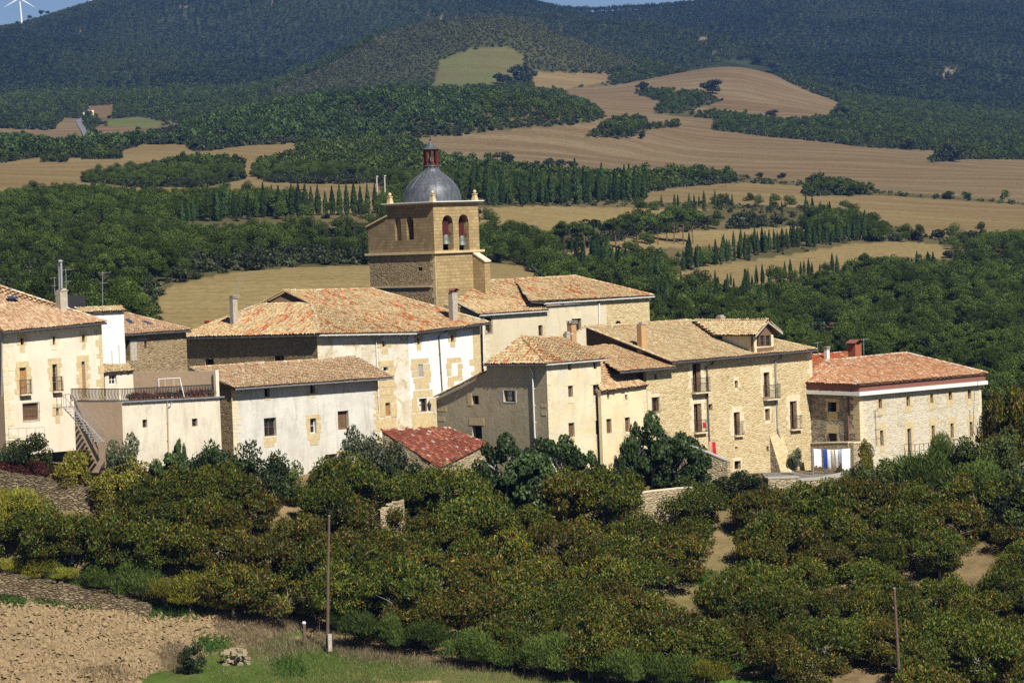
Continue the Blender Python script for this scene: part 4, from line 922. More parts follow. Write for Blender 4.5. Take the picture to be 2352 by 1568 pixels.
        if kind == 'curtain':
            cm = MB(); s.box(cm, u0+t, (u0+u1)/2-.04, z0+t, z1-t*1.5, -d-.054, -d-.05); cm.build('curtain', MT['curtain'], w)
        return w
    def half_shutter(s, parent, p0, p1, mat='wood'):
        """a shutter leaf folded against the right reveal"""
        u0, u1, z0, z1 = s.rect(p0, p1); mb = MB(); s.box(mb, u0, u1, z0, z1, -.17, -.12)
        for q in range(1, 6): z = z0+(z1-z0)*q/6; s.box(mb, u0+.03, u1-.03, z-.015, z+.015, -.12, -.108)
        return mb.build('shutter', MT[mat], parent)
    def stones(s, parent, rects, mat='quoin', name='dressed_stone', off=.022):
        for p0, p1 in rects:
            mb = MB(); u0, u1, z0, z1 = s.rect(p0, p1); u0 = max(u0, 0); u1 = min(u1, s.L)
            # cut round the openings
            todo = [(u0, u1, z0, z1)]
            for o in s.op:
                nx = []
                for a, b, c, e in todo:
                    if o['u1'] <= a or o['u0'] >= b or o['z1'] <= c or o['z0'] >= e: nx.append((a, b, c, e)); continue
                    if a < o['u0']: nx.append((a, o['u0'], c, e))
                    if b > o['u1']: nx.append((o['u1'], b, c, e))
                    aa, bb = max(a, o['u0']), min(b, o['u1'])
                    if c < o['z0']: nx.append((aa, bb, c, o['z0']))
                    if e > o['z1']: nx.append((aa, bb, o['z1'], e))
                todo = nx
            for a, b, c, e in todo:
                if b-a > .01 and e-c > .01: s.box(mb, a, b, c+.004, e-.004, -.03, off*RNG.uniform(.5, 1.3))
            if mb.f: mb.build(name, MT[mat], parent)
    def quoins(s, parent, end, zlo, zhi, mat='quoin', big=.75, small=.4, h=.36):
        mb = MB(); z = zlo; k = 0
        while z < zhi:
            hh = h*RNG.uniform(.7, 1.35); w = (big if k % 2 else small)*RNG.uniform(.75, 1.2)
            if end == 'l': s.box(mb, -.015, w, z+.008, min(z+hh-.008, zhi), -.05, .018*RNG.uniform(.5, 1.4))
            else: s.box(mb, s.L-w, s.L+.015, z+.008, min(z+hh-.008, zhi), -.05, .018*RNG.uniform(.5, 1.4))
            z += hh; k += 1
        return mb.build('quoin_stone', MT[mat], parent)
    def frame_stones(s, parent, p0, p1, w=.3, mat='quoin', sill=.4, lintel=.35, top=True, jamb=True):
        u0, u1, z0, z1 = s.rect(p0, p1); mb = MB()
        def blk(a, b, c, e):
            s.box(mb, a+.004, b-.004, c+.004, e-.004, -.04, .02*RNG.uniform(.5, 1.4))
        if jamb:
            z = z0
            while z < z1-.05:
                hh = min(RNG.uniform(.28, .45), z1-z)
                blk(u0-w*RNG.uniform(.6, 1.3), u0, z, z+hh); blk(u1, u1+w*RNG.uniform(.6, 1.3), z, z+hh); z += hh
        if top:
            e = w*RNG.uniform(.5, 1.1); blk(u0-e, u1+e, z1, z1+lintel)
            if not jamb and sill: mb.build('lintel', MT[mat], parent); mb = MB()
        if sill: e = w*RNG.uniform(.1, .8); blk(u0-e, u1+e, z0-sill, z0)
        return mb.build('dressed_stone', MT[mat], parent)
    def balcony(s, parent, p0, p1, out=.45, rail_top=None, slab=True):
        """p0 top-left of the railing, p1 bottom-right"""
        u0, u1, z0, z1 = s.rect(p0, p1); mb = MB()
        if slab: s.box(mb, u0-.03, u1+.03, z0-.1, z0, -.02, out+.03)
        bl = mb.build('balcony', MT['quoin_pale'], parent) if slab else None
        rb = MB()
        for a, b, c, e in ((u0, u1, out, out), (u0, u0, 0, out), (u1, u1, 0, out)):
            for z in (z0+.08, z1):
                rb.tube([s.pt(a, z, c), s.pt(b, z, e)], .02, 4)
            n = max(2, int((abs(b-a)+abs(e-c))/.11))
            for k in range(n+1): t = k/n; rb.tube([s.pt(a+(b-a)*t, z0, c+(e-c)*t), s.pt(a+(b-a)*t, z1, c+(e-c)*t)], .011, 4, cap=False)
        rb.build('railing', MT['iron'], bl if bl else parent); return bl
    def pipe(s, parent, ps, mat='zinc', r=.055, off=.09, name='downpipe'):
        mb = MB(); q = [s.uz(p) for p in ps]; pts = [s.pt(u, z, off) for u, z in q]; mb.tube(pts, r, 7)
        for a, b in zip(pts[:-1], pts[1:]):
            n = int((b-a).length/1.8)
            for k in range(1, n+1): c = a+(b-a)*k/(n+1); mb.cbox(c-s.n*.05, .17, .17, .05, math.atan2(s.d.y, s.d.x))
        return mb.build(name, MT[mat], parent)
    def grille(s, parent, p0, p1, off=.1):
        u0, u1, z0, z1 = s.rect(p0, p1); mb = MB()
        for z in (z0, (z0+z1)/2, z1): mb.tube([s.pt(u0, z, off), s.pt(u1, z, off)], .014, 4)
        n = max(2, int((u1-u0)/.13))
        for k in range(n+1): u = u0+(u1-u0)*k/n; mb.tube([s.pt(u, z0, off), s.pt(u, z1, off)], .012, 4, cap=False)
        for u in (u0, u1):
            for z in (z0, z1): mb.tube([s.pt(u, z, off), s.pt(u, z, 0)], .014, 4)
        return mb.build('grille', MT['iron'], parent)
def gutter(parent, a, b, mat='zinc', r=.085, n=(0, 0, 0)):
    mb = MB(); a = Vector(a); b = Vector(b); d = (b-a).normalized(); s_ = d.cross(Vector((0, 0, 1))).normalized()*r
    prof = [(-1, .6), (-.9, -.3), (-.4, -.9), (.4, -.9), (.9, -.3), (1, .75)]
    for (x0, y0), (x1, y1) in zip(prof[:-1], prof[1:]):
        mb.quad([a+s_*x0+Vector((0, 0, y0*r)), b+s_*x0+Vector((0, 0, y0*r)), b+s_*x1+Vector((0, 0, y1*r)), a+s_*x1+Vector((0, 0, y1*r))])
    L = (b-a).length
    for k in range(int(L/1.2)): mb.cbox(a+d*(k+.5)*1.2-Vector((0, 0, r)), .05, 2*r+.02, .03, math.atan2(d.y, d.x))
    return mb.build('gutter', MT[mat], parent)
def eave_board(parent, a, b, inw, drop=.1, mat='eave', n=None):
    """rafter ends and boards under an overhanging eave"""
    mb = MB(); a = Vector(a); b = Vector(b); d = b-a; L = d.length; u = d/L; inw = Vector(inw)
    for k in range(int(L/.55)):
        p = a+u*(k+.5)*.55-Vector((0, 0, drop+.14)); mb.box(p-u*.045, u*.09, inw, Vector((0, 0, .12)))
    return mb.build('rafter', MT[mat], parent)
def chimney(parent, p0, p1, Y, mat, yaw=42, d=None, cap='slab', depth_below=.9, name='chimney'):
    """p0 top-left, p1 bottom-right in the photo"""
    s_ = Y/F; w = (p1[0]-p0[0])*s_/(math.cos(rad(yaw))+math.sin(rad(yaw)))*1.0
    top = at(((p0[0]+p1[0])/2, p0[1]), Y); bot = at(((p0[0]+p1[0])/2, p1[1]), Y); mb = MB(); y_ = rad(yaw); d = d or w
    capz = .12
    mb.cbox((bot.x, bot.y, bot.z-depth_below), w, d, top.z-bot.z+depth_below-capz*2, y_)
    ch = mb.build(name, mat, parent); cm = MB()
    if cap == 'slab':
        cm.cbox((top.x, top.y, top.z-capz*2), w*1.25, d*1.25, .07, y_)
        for sx in (-1, 1):
            for sy in (-1, 1): cm.cbox((top.x+(sx*math.cos(y_)-sy*math.sin(y_))*w*.4, top.y+(sx*math.sin(y_)+sy*math.cos(y_))*w*.4, top.z-capz*2+.07), w*.2, w*.2, .1, y_)
        cm.cbox((top.x, top.y, top.z-.07), w*1.3, d*1.3, .07, y_)
    elif cap == 'open':
        cm.cbox((top.x, top.y, top.z-capz*2), w*1.04, d*1.04, .08, y_); cm.cbox((top.x, top.y, top.z-capz*2+.08), w*.7, d*.7, .14, y_)
    elif cap == 'tile':
        for sx in (-1, 1): cm.cbox((top.x+sx*math.cos(y_)*w*.4, top.y+sx*math.sin(y_)*w*.4, top.z-capz*2), w*.22, d*.9, .2, y_)
        a = Vector((math.cos(y_), math.sin(y_), 0)); b_ = Vector((-a.y, a.x, 0)); t = Vector((top.x, top.y, top.z-.05))
        for sx in (-1, 1): cm.quad([t+a*sx*w*.75-b_*d*.7, t+a*sx*w*.75+b_*d*.7, t+b_*d*.7+Vector((0, 0, w*.35)), t-b_*d*.7+Vector((0, 0, w*.35))])
    cm.build('chimney_cap', MT['chimney'] if cap != 'tile' else MT['fascia'], ch); return ch
def antenna(parent, p0, p1, Y, kind='yagi'):
    """p0 tip, p1 foot"""
    a = at(p1, Y); b = at(p0, Y); mb = MB(); mb.tube([a-Vector((0, 0, .3)), b], .022, 5); L = (b-a).length
    d = Vector((math.cos(.5), math.sin(.5), .05)); e = Vector((-d.y, d.x, 0))
    for h, ln, nb in (((.96, 1.1, 7), (.68, .7, 4)) if L > 1.8 else ((.95, .9, 6),)):
        c = a+(b-a)*h; mb.tube([c-d*ln*.35, c+d*ln*.65], .013, 4)
        for k in range(nb): q = c+d*ln*(-.32+.95*k/(nb-1)); w = .3-.02*k; mb.tube([q-e*w, q+e*w], .008, 4)
        if h < .9:
            for q in (-.16, .16): mb.tube([c+Vector((0, 0, q))-e*.3-d*.2, c+Vector((0, 0, q))+e*.3-d*.2], .008, 4)
    return mb.build('antenna', MT['galv'], parent)
OFFW = Vector((.669, -.743, 0))   # towards the sunlit side
def base_of(P): return (P.x, P.y, G(P.x, P.y))
# ------------------------------------------------------------------ the village
def ang_of(a, b): return math.degrees(math.atan2(b.y-a.y, b.x-a.x))
def wall_under(E0, E1, pL, pR, z0, over=.5, dz=.06, top=None):
    d = (E1-E0); d.z = 0; d.normalize(); n = Vector((d.y, -d.x, 0)); P = E0-n*over; an = ang_of(E0, E1)
    A = slide(P, an, pL); B = slide(P, an, pR); L = Vector((E1.x-E0.x, E1.y-E0.y, 0)).length
    for q in (A, B): t = ((q-P).x*d.x+(q-P).y*d.y)/L; q.z = E0.z+(E1.z-E0.z)*t+dz
    return Wall(A, B, z0, top)
def plane_hit(p, P0, P1, P2, lift=.06):
    n = (Vector(P1)-Vector(P0)).cross(Vector(P2)-Vector(P0)).normalized(); n = n if n.z > 0 else -n
    d = ray(*p); return d*((Vector(P0)+n*lift).dot(n)/d.dot(n))
def skylight(parent, ps, P0, P1, P2):
    mb = MB(); q = [plane_hit(p, P0, P1, P2, .14) for p in ps]; r_ = [plane_hit(p, P0, P1, P2, -.02) for p in ps]
    mb.quad(q)
    for i in range(4): j = (i+1) % 4; mb.quad([q[i], q[j], r_[j], r_[i]])
    return mb.build('skylight', MT['hatch'], parent)
Z = lambda p, Y: at(p, Y).z
def house(P, label, name='village_house', group=None):
    return thing(name, (P.x, P.y, G(P.x, P.y)), label, 'church' if name == 'church' else 'house', group)

# ---- cream house at the left
E0 = at(zA(22, 462), 223.6); E1 = slide(E0, 42, zA(652, 403)); T1 = at(zA(-440, 40), 232.0); T0 = at(zA(-450, 130), 231.0)
h = house(E0, 'cream rendered three-storey house with dressed stone corners and a broad brown tiled roof', group=None)
roof(h, [[E0, E1, T1, T0]], 'pink', [[E1, T1]], 3); gutter(h, E0-Vector((0, 0, .12)), E1-Vector((0, 0, .12)), 'zinc_dark'); eave_board(h, E0, E1, -OFFW*.5)
W = wall_under(E0, E1, zA(8, 480), zA(621, 430), Z(zA(0, 1230), 224), .75)
for a, b in ((zA(125, 503), zA(147, 545)), (zA(322, 490), zA(338, 545)), (zA(502, 483), zA(521, 527))): W.window(h, a, b, 'glass', wood='wood')
W.window(h, zA(122, 682), zA(163, 845), 'door', wood='wood_light'); W.window(h, zA(323, 662), zA(352, 827), 'french', wood='wood_light'); W.window(h, zA(503, 645), zA(524, 868), 'door', wood='wood_light')
W.window(h, zA(140, 900), zA(235, 1003), 'shut', wood='wood'); W.window(h, zA(344, 930), zA(360, 978), 'glass', wood='wood_light')
W.build(MT['st_pink'], h)
for a, b in ((zA(122, 682), zA(163, 845)), (zA(323, 662), zA(352, 827)), (zA(503, 645), zA(524, 868))): W.frame_stones(h, a, b, .42, 'quoin', .45, .5)
for a, b in ((zA(125, 503), zA(147, 545)), (zA(502, 483), zA(521, 527)), (zA(344, 930), zA(360, 978))): W.frame_stones(h, a, b, .3, 'quoin', .6, .35)
W.frame_stones(h, zA(322, 490), zA(338, 545), .34, 'quoin_pale', .4, .2)
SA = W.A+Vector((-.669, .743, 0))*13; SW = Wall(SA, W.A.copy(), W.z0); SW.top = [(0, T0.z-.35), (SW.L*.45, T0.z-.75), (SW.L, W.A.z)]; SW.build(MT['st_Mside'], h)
W.quoins(h, 'l', W.z0+.5, W.A.z-.4, 'quoin_pale', .95, .5, .5); W.quoins(h, 'r', W.z0+3.4, W.B.z-.3, 'quoin', .6, .35, .5)
W.balcony(h, zA(118, 757), zA(182, 845), .35); W.balcony(h, zA(320, 738), zA(373, 827), .35); W.grille(h, zA(137, 897), zA(238, 1005), .12)
W.pipe(h, [zA(20, 475), zA(8, 520), zA(8, 860)], 'zinc')
skylight(h, [zA(40, 246), zA(100, 248), zA(114, 262), zA(48, 258)], E0, E1, T1)
ch = chimney(h, zA(343, 196), zA(417, 322), 230.5, MT['chimney'], cap='open')
mb = MB(); mb.tube([at(zA(364, 200), 230.4), at(zA(361, 40), 230.4)], .06, 8); mb.tube([at(zA(378, 200), 230.2), at(zA(374, 34), 230.2)], .09, 8); mb.lathe(at(zA(370, 34), 230.2), [(.22, 0), (.2, .08), (.02, .16)], 10); mb.build('flue', MT['galv'], ch)
antenna(h, zA(403, 75), zA(408, 330), 230.8); antenna(h, zA(333, 128), zA(338, 300), 230.9)
mb = MB()
for a, b in (((6, 1055), (230, 1045)), ((6, 1110), (230, 1108))): mb.tube([W.pt(W.uz(zA(*a))[0], W.uz(zA(*a))[1], 1.), W.pt(W.uz(zA(*b))[0], W.uz(zA(*b))[1], 1.)], .02, 5)
for x in (10, 68, 120, 175, 230): u, z = W.uz(zA(x, 1050)); mb.tube([W.pt(u, z, 1.), W.pt(u, z-1.3, 1.)], .018, 5)
mb.build('railing', MT['galv'], h)
# ---- narrow white block
E0 = at(zA(484, 347), 235.6); E1 = slide(E0, 42, zA(773, 333))
h = house(E0, 'narrow blank white block with a thin tiled top behind the cream house', 'stair_tower')
roof(h, [[E0, E1, at(zA(752, 311), 239.5), at(zA(470, 320), 236.5)]], 'cream', [], 5)
W = wall_under(E0, E1, zA(520, 347), zA(757, 340), Z(zA(700, 760), 236), .25); W.build(MT['st_white'], h)
W.pipe(h, [zA(727, 540), zA(731, 668)], 'white_paint', .04); W.pipe(h, [zA(684, 575), zA(686, 665)], 'white_paint', .03)
antenna(h, zA(628, 95), zA(627, 318), 237.2); mb = MB(); mb.cbox(at(zA(455, 330), 237.5), 1.7, .8, 1.2, .7); mb.build('chimney', MT['iron'], h)
# ---- stone house with skylights behind it
E0 = at(zA(700, 482), 240.); E1 = slide(E0, 42, zA(1170, 452)); T1 = at(zA(757, 347), 249.); T0 = at(zA(600, 345), 248)
h = house(E0, 'low rubble-stone house with two roof windows between the white block and the big hipped house')
roof(h, [[E0, E1, T1, T0]], 'pink', [[E1, T1]], 8); gutter(h, E0-Vector((0, 0, .12)), E1-Vector((0, 0, .12)), 'zinc_dark')
W = wall_under(E0, E1, zA(730, 490), zA(1140, 468), Z(zA(800, 800), 240)); W.window(h, zA(770, 510), zA(795, 640), 'dark', d=.9); W.window(h, zA(884, 522), zA(898, 566), 'dark'); W.build(MT['rb_O'], h)
W.stones(h, [(zA(800, 510), zA(838, 640)), (zA(840, 500), zA(900, 520))], 'chimney')
skylight(h, [zA(764, 384), zA(790, 384), zA(824, 410), zA(792, 410)], E0, E1, T1); skylight(h, [zA(868, 396), zA(895, 396), zA(945, 418), zA(908, 418)], E0, E1, T1)
# ---- small annex
E0 = at(zA(634, 716), 232.2); E1 = slide(E0, 42, zA(820, 702))
h = house(E0, 'tiny cream annex with a bracketed tile lip behind the terrace railing', 'annex')
roof(h, [[E0, E1, at(zA(802, 666), 235.2), at(zA(640, 668), 234.)]], 'cream', [], 2)
W = wall_under(E0, E1, zA(640, 718), zA(814, 706), Z(zA(700, 900), 232), .2); W.window(h, zA(668, 728), zA(714, 786), 'glass', wood='white_paint'); W.build(MT['st_pink'], h)
# ---- terrace block
P0 = at(zA(745, 893), 220.); P1 = slide(P0, 42, zA(1345, 862)); PL = slide(P0, 146, zA(452, 874)); PL.z = P0.z+.05
h = house(P0, 'flat-roofed terrace block with curved railing, brown side wall and metal stair', 'terrace_house')
W = Wall(P0, P1, Z(zA(745, 1330), 220)); W.window(h, zA(873, 1000), zA(902, 1050), 'glass'); W.window(h, zA(1176, 994), zA(1210, 1043), 'glass'); W.build(MT['st_M'], h)
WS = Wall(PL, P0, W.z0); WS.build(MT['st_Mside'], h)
PB = P1+(PL-P0); mb = MB(); mb.quad([P0-Vector((0, 0, .02)), P1-Vector((0, 0, .02)), PB-Vector((0, 0, .02)), PL-Vector((0, 0, .02))]); mb.build('terrace_floor', MT['concrete'], h)
gutter(h, P0+OFFW*.14-Vector((0, 0, .02)), P1+OFFW*.14+Vector((.25, .22, -.02)), 'zinc', .1)
W.pipe(h, [zA(1020, 890), zA(1022, 915), zA(1030, 1235)], 'st_Mside', .05); W.pipe(h, [zA(1046, 890), zA(1040, 915), zA(1027, 925)], 'zinc', .05)
def wavy_rail(path, hgt, parent):
    mb = MB()
    for a, b in zip(path[:-1], path[1:]):
        a = Vector(a); b = Vector(b); L = (b-a).length; d = (b-a)/L; n = Vector((d.y, -d.x, 0)).normalized()
        for z in (.08, hgt): mb.tube([a+Vector((0, 0, z)), b+Vector((0, 0, z))], .035, 5)
        for k in range(int(L/.15)):
            p = a+d*(k*.15); mb.tube([p+Vector((0, 0, .08)), p+n*.13+Vector((0, 0, hgt*.3)), p+n*.02+Vector((0, 0, hgt*.62)), p+n*.05+Vector((0, 0, hgt))], .033, 4, cap=False)
    return mb.build('railing', MT['iron'], parent)
in_ = lambda p, k=.15: p-OFFW*k
RL = slide(P0, 146, zA(440, 875)); RL.z = P0.z+.03; RR = slide(in_(P0), 42, zA(1306, 838)); RR.z = P0.z+(P1.z-P0.z)*.94
wavy_rail([RL, in_(P0, .05), RR], 1.0, h)
BW = Wall(slide(P1, 146, zA(815, 712)), P1-OFFW*.3, P1.z-.3); BW.A.z = Z(zA(815, 711), BW.A.y); BW.B.z = Z(zA(1306, 703), BW.B.y); BW.top = [(0, BW.A.z), (BW.L, BW.B.z)]
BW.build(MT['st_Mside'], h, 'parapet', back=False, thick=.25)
mb = MB(); mb.cbox(P1-OFFW*.18+Vector((-.1, -.05, -.1)), .3, .3, BW.B.z-P1.z+.15, rad(42)); mb.build('pillar', MT['st_pink'], h)
st = MB(); hr = MB(); sn = Vector((-.743, -.669, 0)); a = at(zA(440, 925), 222.9); b = at(zA(640, 1140), 220.2)
for o in (0, .75):
    st.tube([a+sn*o, b+sn*o], [.06, .06], 4); hr.tube([a+sn*o+Vector((0, 0, .95)), b+sn*o+Vector((0, 0, .95))], .024, 5)
    for k in range(6): q = a+(b-a)*(k/5)+sn*o; hr.tube([q, q+Vector((0, 0, .95))], .016, 4)
for k in range(13): q = a+(b-a)*((k+.5)/13); st.box(q-Vector((.1, .12, 0)), sn*.75, Vector((.22, -.2, 0)), (0, 0, .035))
st.cbox(a+sn*.35+Vector((-.35, .45, -.02)), 1.5, 1.1, .06, rad(42))
so = st.build('staircase', MT['galv'], h); hr.build('handrail', MT['galv'], so)
mb = MB(); q = a+sn*.4+Vector((-.9, .5, 0))
for dx in (0, .35, .7, 1.05): mb.tube([q+Vector((dx, dx*.2, 0)), q+Vector((dx, dx*.2, 1.0))], .02, 4)
mb.tube([q+Vector((0, 0, 1)), q+Vector((1.05, .21, 1))], .022, 4); mb.build('railing', MT['rust'], h)
# swing frame and flower pots on the terrace
c = at(zA(1040, 822), 223.6); c.z = P0.z+.02
sw = thing('swing_frame', c, 'white metal swing frame standing on the railed roof terrace', 'swing')
mb = MB(); dv = Vector((.95, .35, 0)).normalized(); ev = Vector((-dv.y, dv.x, 0))
tops = []
for s_ in (-1, 1):
    t = c+dv*s_*.85+Vector((0, 0, 1.5)); tops.append(t)
    for e_ in (-1, 1): mb.tube([c+dv*s_*1.0+ev*e_*.6, t], .03, 5)
    mb.tube([c+dv*s_*.93+ev*-.3+Vector((0, 0, .75)), c+dv*s_*.93+ev*.3+Vector((0, 0, .75))], .022, 4)
mb.tube(tops, .032, 5); mb.build('frame', MT['white_paint'], sw)
mb = MB()
for s_ in (-.35, .35):
    for e_ in (-.14, .14): mb.tube([c+dv*s_+ev*e_+Vector((0, 0, .45)), c+dv*s_+ev*e_*.2+Vector((0, 0, 1.48))], .008, 4)
    mb.cbox(c+dv*s_+Vector((0, 0, .42)), .4, .25, .03, .35)
mb.build('seat', MT['white_paint'], sw)
PF = [cards('pot_plant', (lambda r: r.normal(size=(260, 3))*np.array((.16, .16, .10))+np.array((0, 0, .36)))(np.random.default_rng(k)), unit(np.random.default_rng(k+5).normal(size=(260, 3)))*.07, unit(np.random.default_rng(k+9).normal(size=(260, 3)))*.04, palette(np.random.default_rng(k), 260, [(.06, .10, .03), (.10, .13, .04), (.45, .03, .03), (.32, .10, .05)], [40, 25, wr, 8]), MT['leaf']) for k, wr in ((1, 30), (2, 6), (3, 0))]
mb = MB(); mb.lathe((0, 0, 0), [(.02, .01), (.12, .0), (.17, .28), (.19, .28), (.19, .33), (.16, .33), (.02, .27)], 12); po = mb.build('pot', MT['pot']); potm = po.data; bpy.data.objects.remove(po)
for k in range(17):
    t = .12+.86*k/16+RNG.normal()*.01; p = in_(P0, .45)+(in_(RR, .32)-in_(P0, .45))*t; v = 0 if .15 < t < .45 or t > .62 and t < .9 else 1+k % 2
    o = thing('flower_pot', (p.x, p.y, P0.z+(P1.z-P0.z)*t), ['terracotta pot of red flowers behind the curved terrace railing', 'terracotta pot of green plants behind the curved terrace railing', 'terracotta pot of green plants behind the curved terrace railing'][v], 'flower pot', 'red flower pots on the terrace' if v == 0 else 'green pots on the terrace')
    s_ = RNG.uniform(.8, 1.25); o.scale = (s_, s_, s_); link('pot', potm, o); link('plant', PF[v], o)
# ---- long pale house in front (shutters, brown roof)
E0 = at(zB(463, 806), 228.9); E1 = slide(E0, 42, zB(1427, 740)); R0 = at(zB(178, 686), E0.y+3.7); R1 = at(zB(1216, 622), E1.y+3.7)
h = house(E0, 'long pale grey-white house with a brown single-pitch roof and a reddish door at its foot')
roof(h, [[E0, E1, R1, R0]], 'grey', [[R0, R1]], 12, white=.1); gutter(h, E0-Vector((0, 0, .13))+OFFW*.06, E1-Vector((0, 0, .13))+OFFW*.06, 'zinc', .075); eave_board(h, E0, E1, -OFFW*.5)
W = wall_under(E0, E1, zB(437, 800), zB(1331, 752), Z(zB(700, 1380), 230), .78)
for a, b, k, w in ((zB(640, 800), zB(673, 860), 'dark', 'wood'), (zB(920, 785), zB(949, 840), 'dark', 'wood'), (zB(638, 990), zB(713, 1103), 'glass', 'wood'), (zB(920, 993), zB(958, 1085), 'curtain', 'white_paint'), (zB(1090, 947), zB(1156, 1062), 'shut', 'wood'), (zB(1013, 1212), zB(1084, 1330), 'door', 'rust'), (zB(1120, 1190), zB(1150, 1214), 'dark', 'wood')): W.window(h, a, b, k, wood=w, d=.3)
W.build(MT['st_L'], h)
W.frame_stones(h, zB(920, 993), zB(958, 1085), .45, 'quoin', .5, .3); W.stones(h, [(zB(640, 860), zB(676, 882)), (zB(635, 1108), zB(715, 1143)), (zB(640, 1145), zB(700, 1168)), (zB(912, 1090), zB(972, 1128)), (zB(920, 1130), zB(968, 1156)), (zB(895, 820), zB(920, 850)), (zB(920, 842), zB(952, 868)), (zB(949, 815), zB(968, 845)), (zB(670, 1218), zB(725, 1245)), (zB(1082, 1190), zB(1120, 1280))], 'quoin')
W.quoins(h, 'l', W.z0, W.A.z-.3, 'quoin_pale', .75, .45, .3); W.quoins(h, 'r', W.z0, W.B.z-.3, 'quoin', .55, .3, .3)
W.pipe(h, [zB(1327, 755), zB(1340, 960)], 'white_paint', .04)
SA = slide(W.A, 132, zB(345, 770)); SA.z = R0.z-.15
SW = Wall(SA, W.A, W.z0, [zB(345, 752), zB(437, 798)]); SW.top = [(0, Z(zB(345, 752), SA.y)), (SW.L, W.A.z)]; SW.build(MT['rb_O'], h)
# ---- big hipped house behind it
YE = 246.
E0 = at(zB(978, 476), YE); EL = slide(E0, 132, zB(103, 497)); ER = slide(E0, 42, zD(550, 408))
g0 = at(zB(622, 290), 260.5); g1 = at(zB(760, 215), 259.); g2 = at(zB(922, 292), 254.8); RR_ = at(zB(1300, 203), 265.8)
h = house(E0, 'largest house with a mottled cream and orange hipped roof, in front of the bell tower')
mid = slide(E0, 42, zD(100, 466))
roof(h, [[EL, E0, g2, g0], [E0, mid, g1, g2], [mid, ER, RR_, g1]], 'old', [[E0, g2], [EL, g0], [g1, RR_], [g2, g1], [g0, g1], [RR_, ER]], 21)
for f in (1,):
    mb = MB(); k = Vector((.15, .25, 0)); mb.quad([g0+k, g2+k, g1+k-Vector((0, 0, .1))], [(0, 0), (4, 0), (2, 2)]); mb.build('gablet', MT['st_brown'], h)
gutter(h, EL-Vector((0, 0, .14)), E0-Vector((0, 0, .14)), 'zinc'); gutter(h, E0-Vector((0, 0, .14)), mid-Vector((0, 0, .14)), 'white_paint'); gutter(h, mid-Vector((0, 0, .1)), ER-Vector((0, 0, .1)), 'zinc_dark')
W = wall_under(E0, ER, zB(962, 485), zD(487, 425), Z(zD(200, 1150), 250), .75, 0)
um_ = W.uz(zD(95, 480))[0]; W.top = [(0, W.A.z), (um_, mid.z+.06), (W.L, W.B.z)]
OM = [(zD(105, 503), zD(122, 540), 'dark'), (zD(311, 485), zD(331, 526), 'dark'), (zB(1160, 610), zB(1196, 620), 'dark'), (zB(1361, 522), zB(1381, 556), 'dark'), (zB(1368, 681), zB(1396, 702), 'dark')]
for a, b, k in OM: W.window(h, a, b, k)
W.window(h, zB(1380, 898), zB(1411, 980), 'door', wood='wood_light'); W.window(h, zD(118, 866), zD(166, 953), 'curtain', wood='wood'); W.window(h, zD(111, 662), zD(144, 740), 'shut', wood='concrete', d=.06)
W.build(MT['st_O'], h)
W.half_shutter(h, zD(104, 866), zD(120, 956)); W.half_shutter(h, zD(160, 862), zD(178, 956))
# white-washed right part with its dressed stones
u0, u1 = W.uz(zD(52, 600))[0], W.uz(zD(448, 600))[0]
mb = MB(); WW = Wall(W.pt(u0, W.topz(u0)-.45, .012), W.pt(u1, W.topz(u1)-.45, .012), W.uz(zD(150, 870))[1])
for o in W.op:
    if o['u1'] < u1 and o['u0'] > u0: WW.op.append(dict(o, u0=o['u0']-u0, u1=o['u1']-u0, d=.02))
WW.op = [o for o in WW.op if o['z0'] > WW.z0+.05]
WW.build(MT['st_white'], h, 'whitewash', back=False, thick=.005)
W.frame_stones(h, zD(105, 503), zD(122, 540), .34, 'quoin', .6, .3); W.frame_stones(h, zD(311, 485), zD(331, 526), .34, 'quoin', .5, .55)
W.stones(h, [(zD(66, 626), zD(175, 660)), (zD(62, 662), zD(110, 700)), (zD(145, 660), zD(184, 700)), (zD(70, 702), zD(110, 740)), (zD(145, 702), zD(190, 740)), (zD(80, 742), zD(188, 775)), (zD(90, 777), zD(180, 815)), (zD(80, 820), zD(200, 865)), (zD(75, 870), zD(104, 955)), (zD(180, 870), zD(222, 940)), (zD(72, 960), zD(222, 1055))], 'quoin', off=.03)
W.stones(h, [(zD(286, 622), zD(376, 655)), (zD(280, 658), zD(314, 690)), (zD(352, 658), zD(384, 690)), (zD(286, 692), zD(314, 735)), (zD(352, 692), zD(380, 735)), (zD(292, 738), zD(384, 765)), (zD(290, 768), zD(330, 800))], 'quoin', off=.03)
W.stones(h, [(zD(316, 657), zD(352, 736))], 'white_paint', 'blocked_window', off=.03)
W.stones(h, [(zB(1335, 500), zB(1360, 560)), (zB(1382, 540), zB(1416, 560)), (zB(1362, 560), zB(1396, 600)), (zB(1340, 640), zB(1430, 678)), (zB(1396, 680), zB(1436, 740)), (zB(1340, 740), zB(1435, 800)), (zB(1345, 803), zB(1430, 850)), (zB(1340, 850), zB(1445, 896)), (zB(1345, 898), zB(1380, 985)), (zB(1412, 898), zB(1450, 985)), (zB(1340, 990), zB(1448, 1070))], 'quoin', off=.03)
W.quoins(h, 'r', W.z0+2, W.B.z-.2, 'quoin', 1.2, .75, .5); W.quoins(h, 'l', W.z0+3, W.A.z-.2, 'quoin_pale', .6, .35, .3)
W.pipe(h, [zB(1374, 480), zB(1368, 495), zB(1320, 518), zB(1328, 690)], 'white_paint', .06); W.pipe(h, [zD(288, 445), zD(282, 460), zD(234, 490), zD(255, 826)], 'zinc_dark', .06)
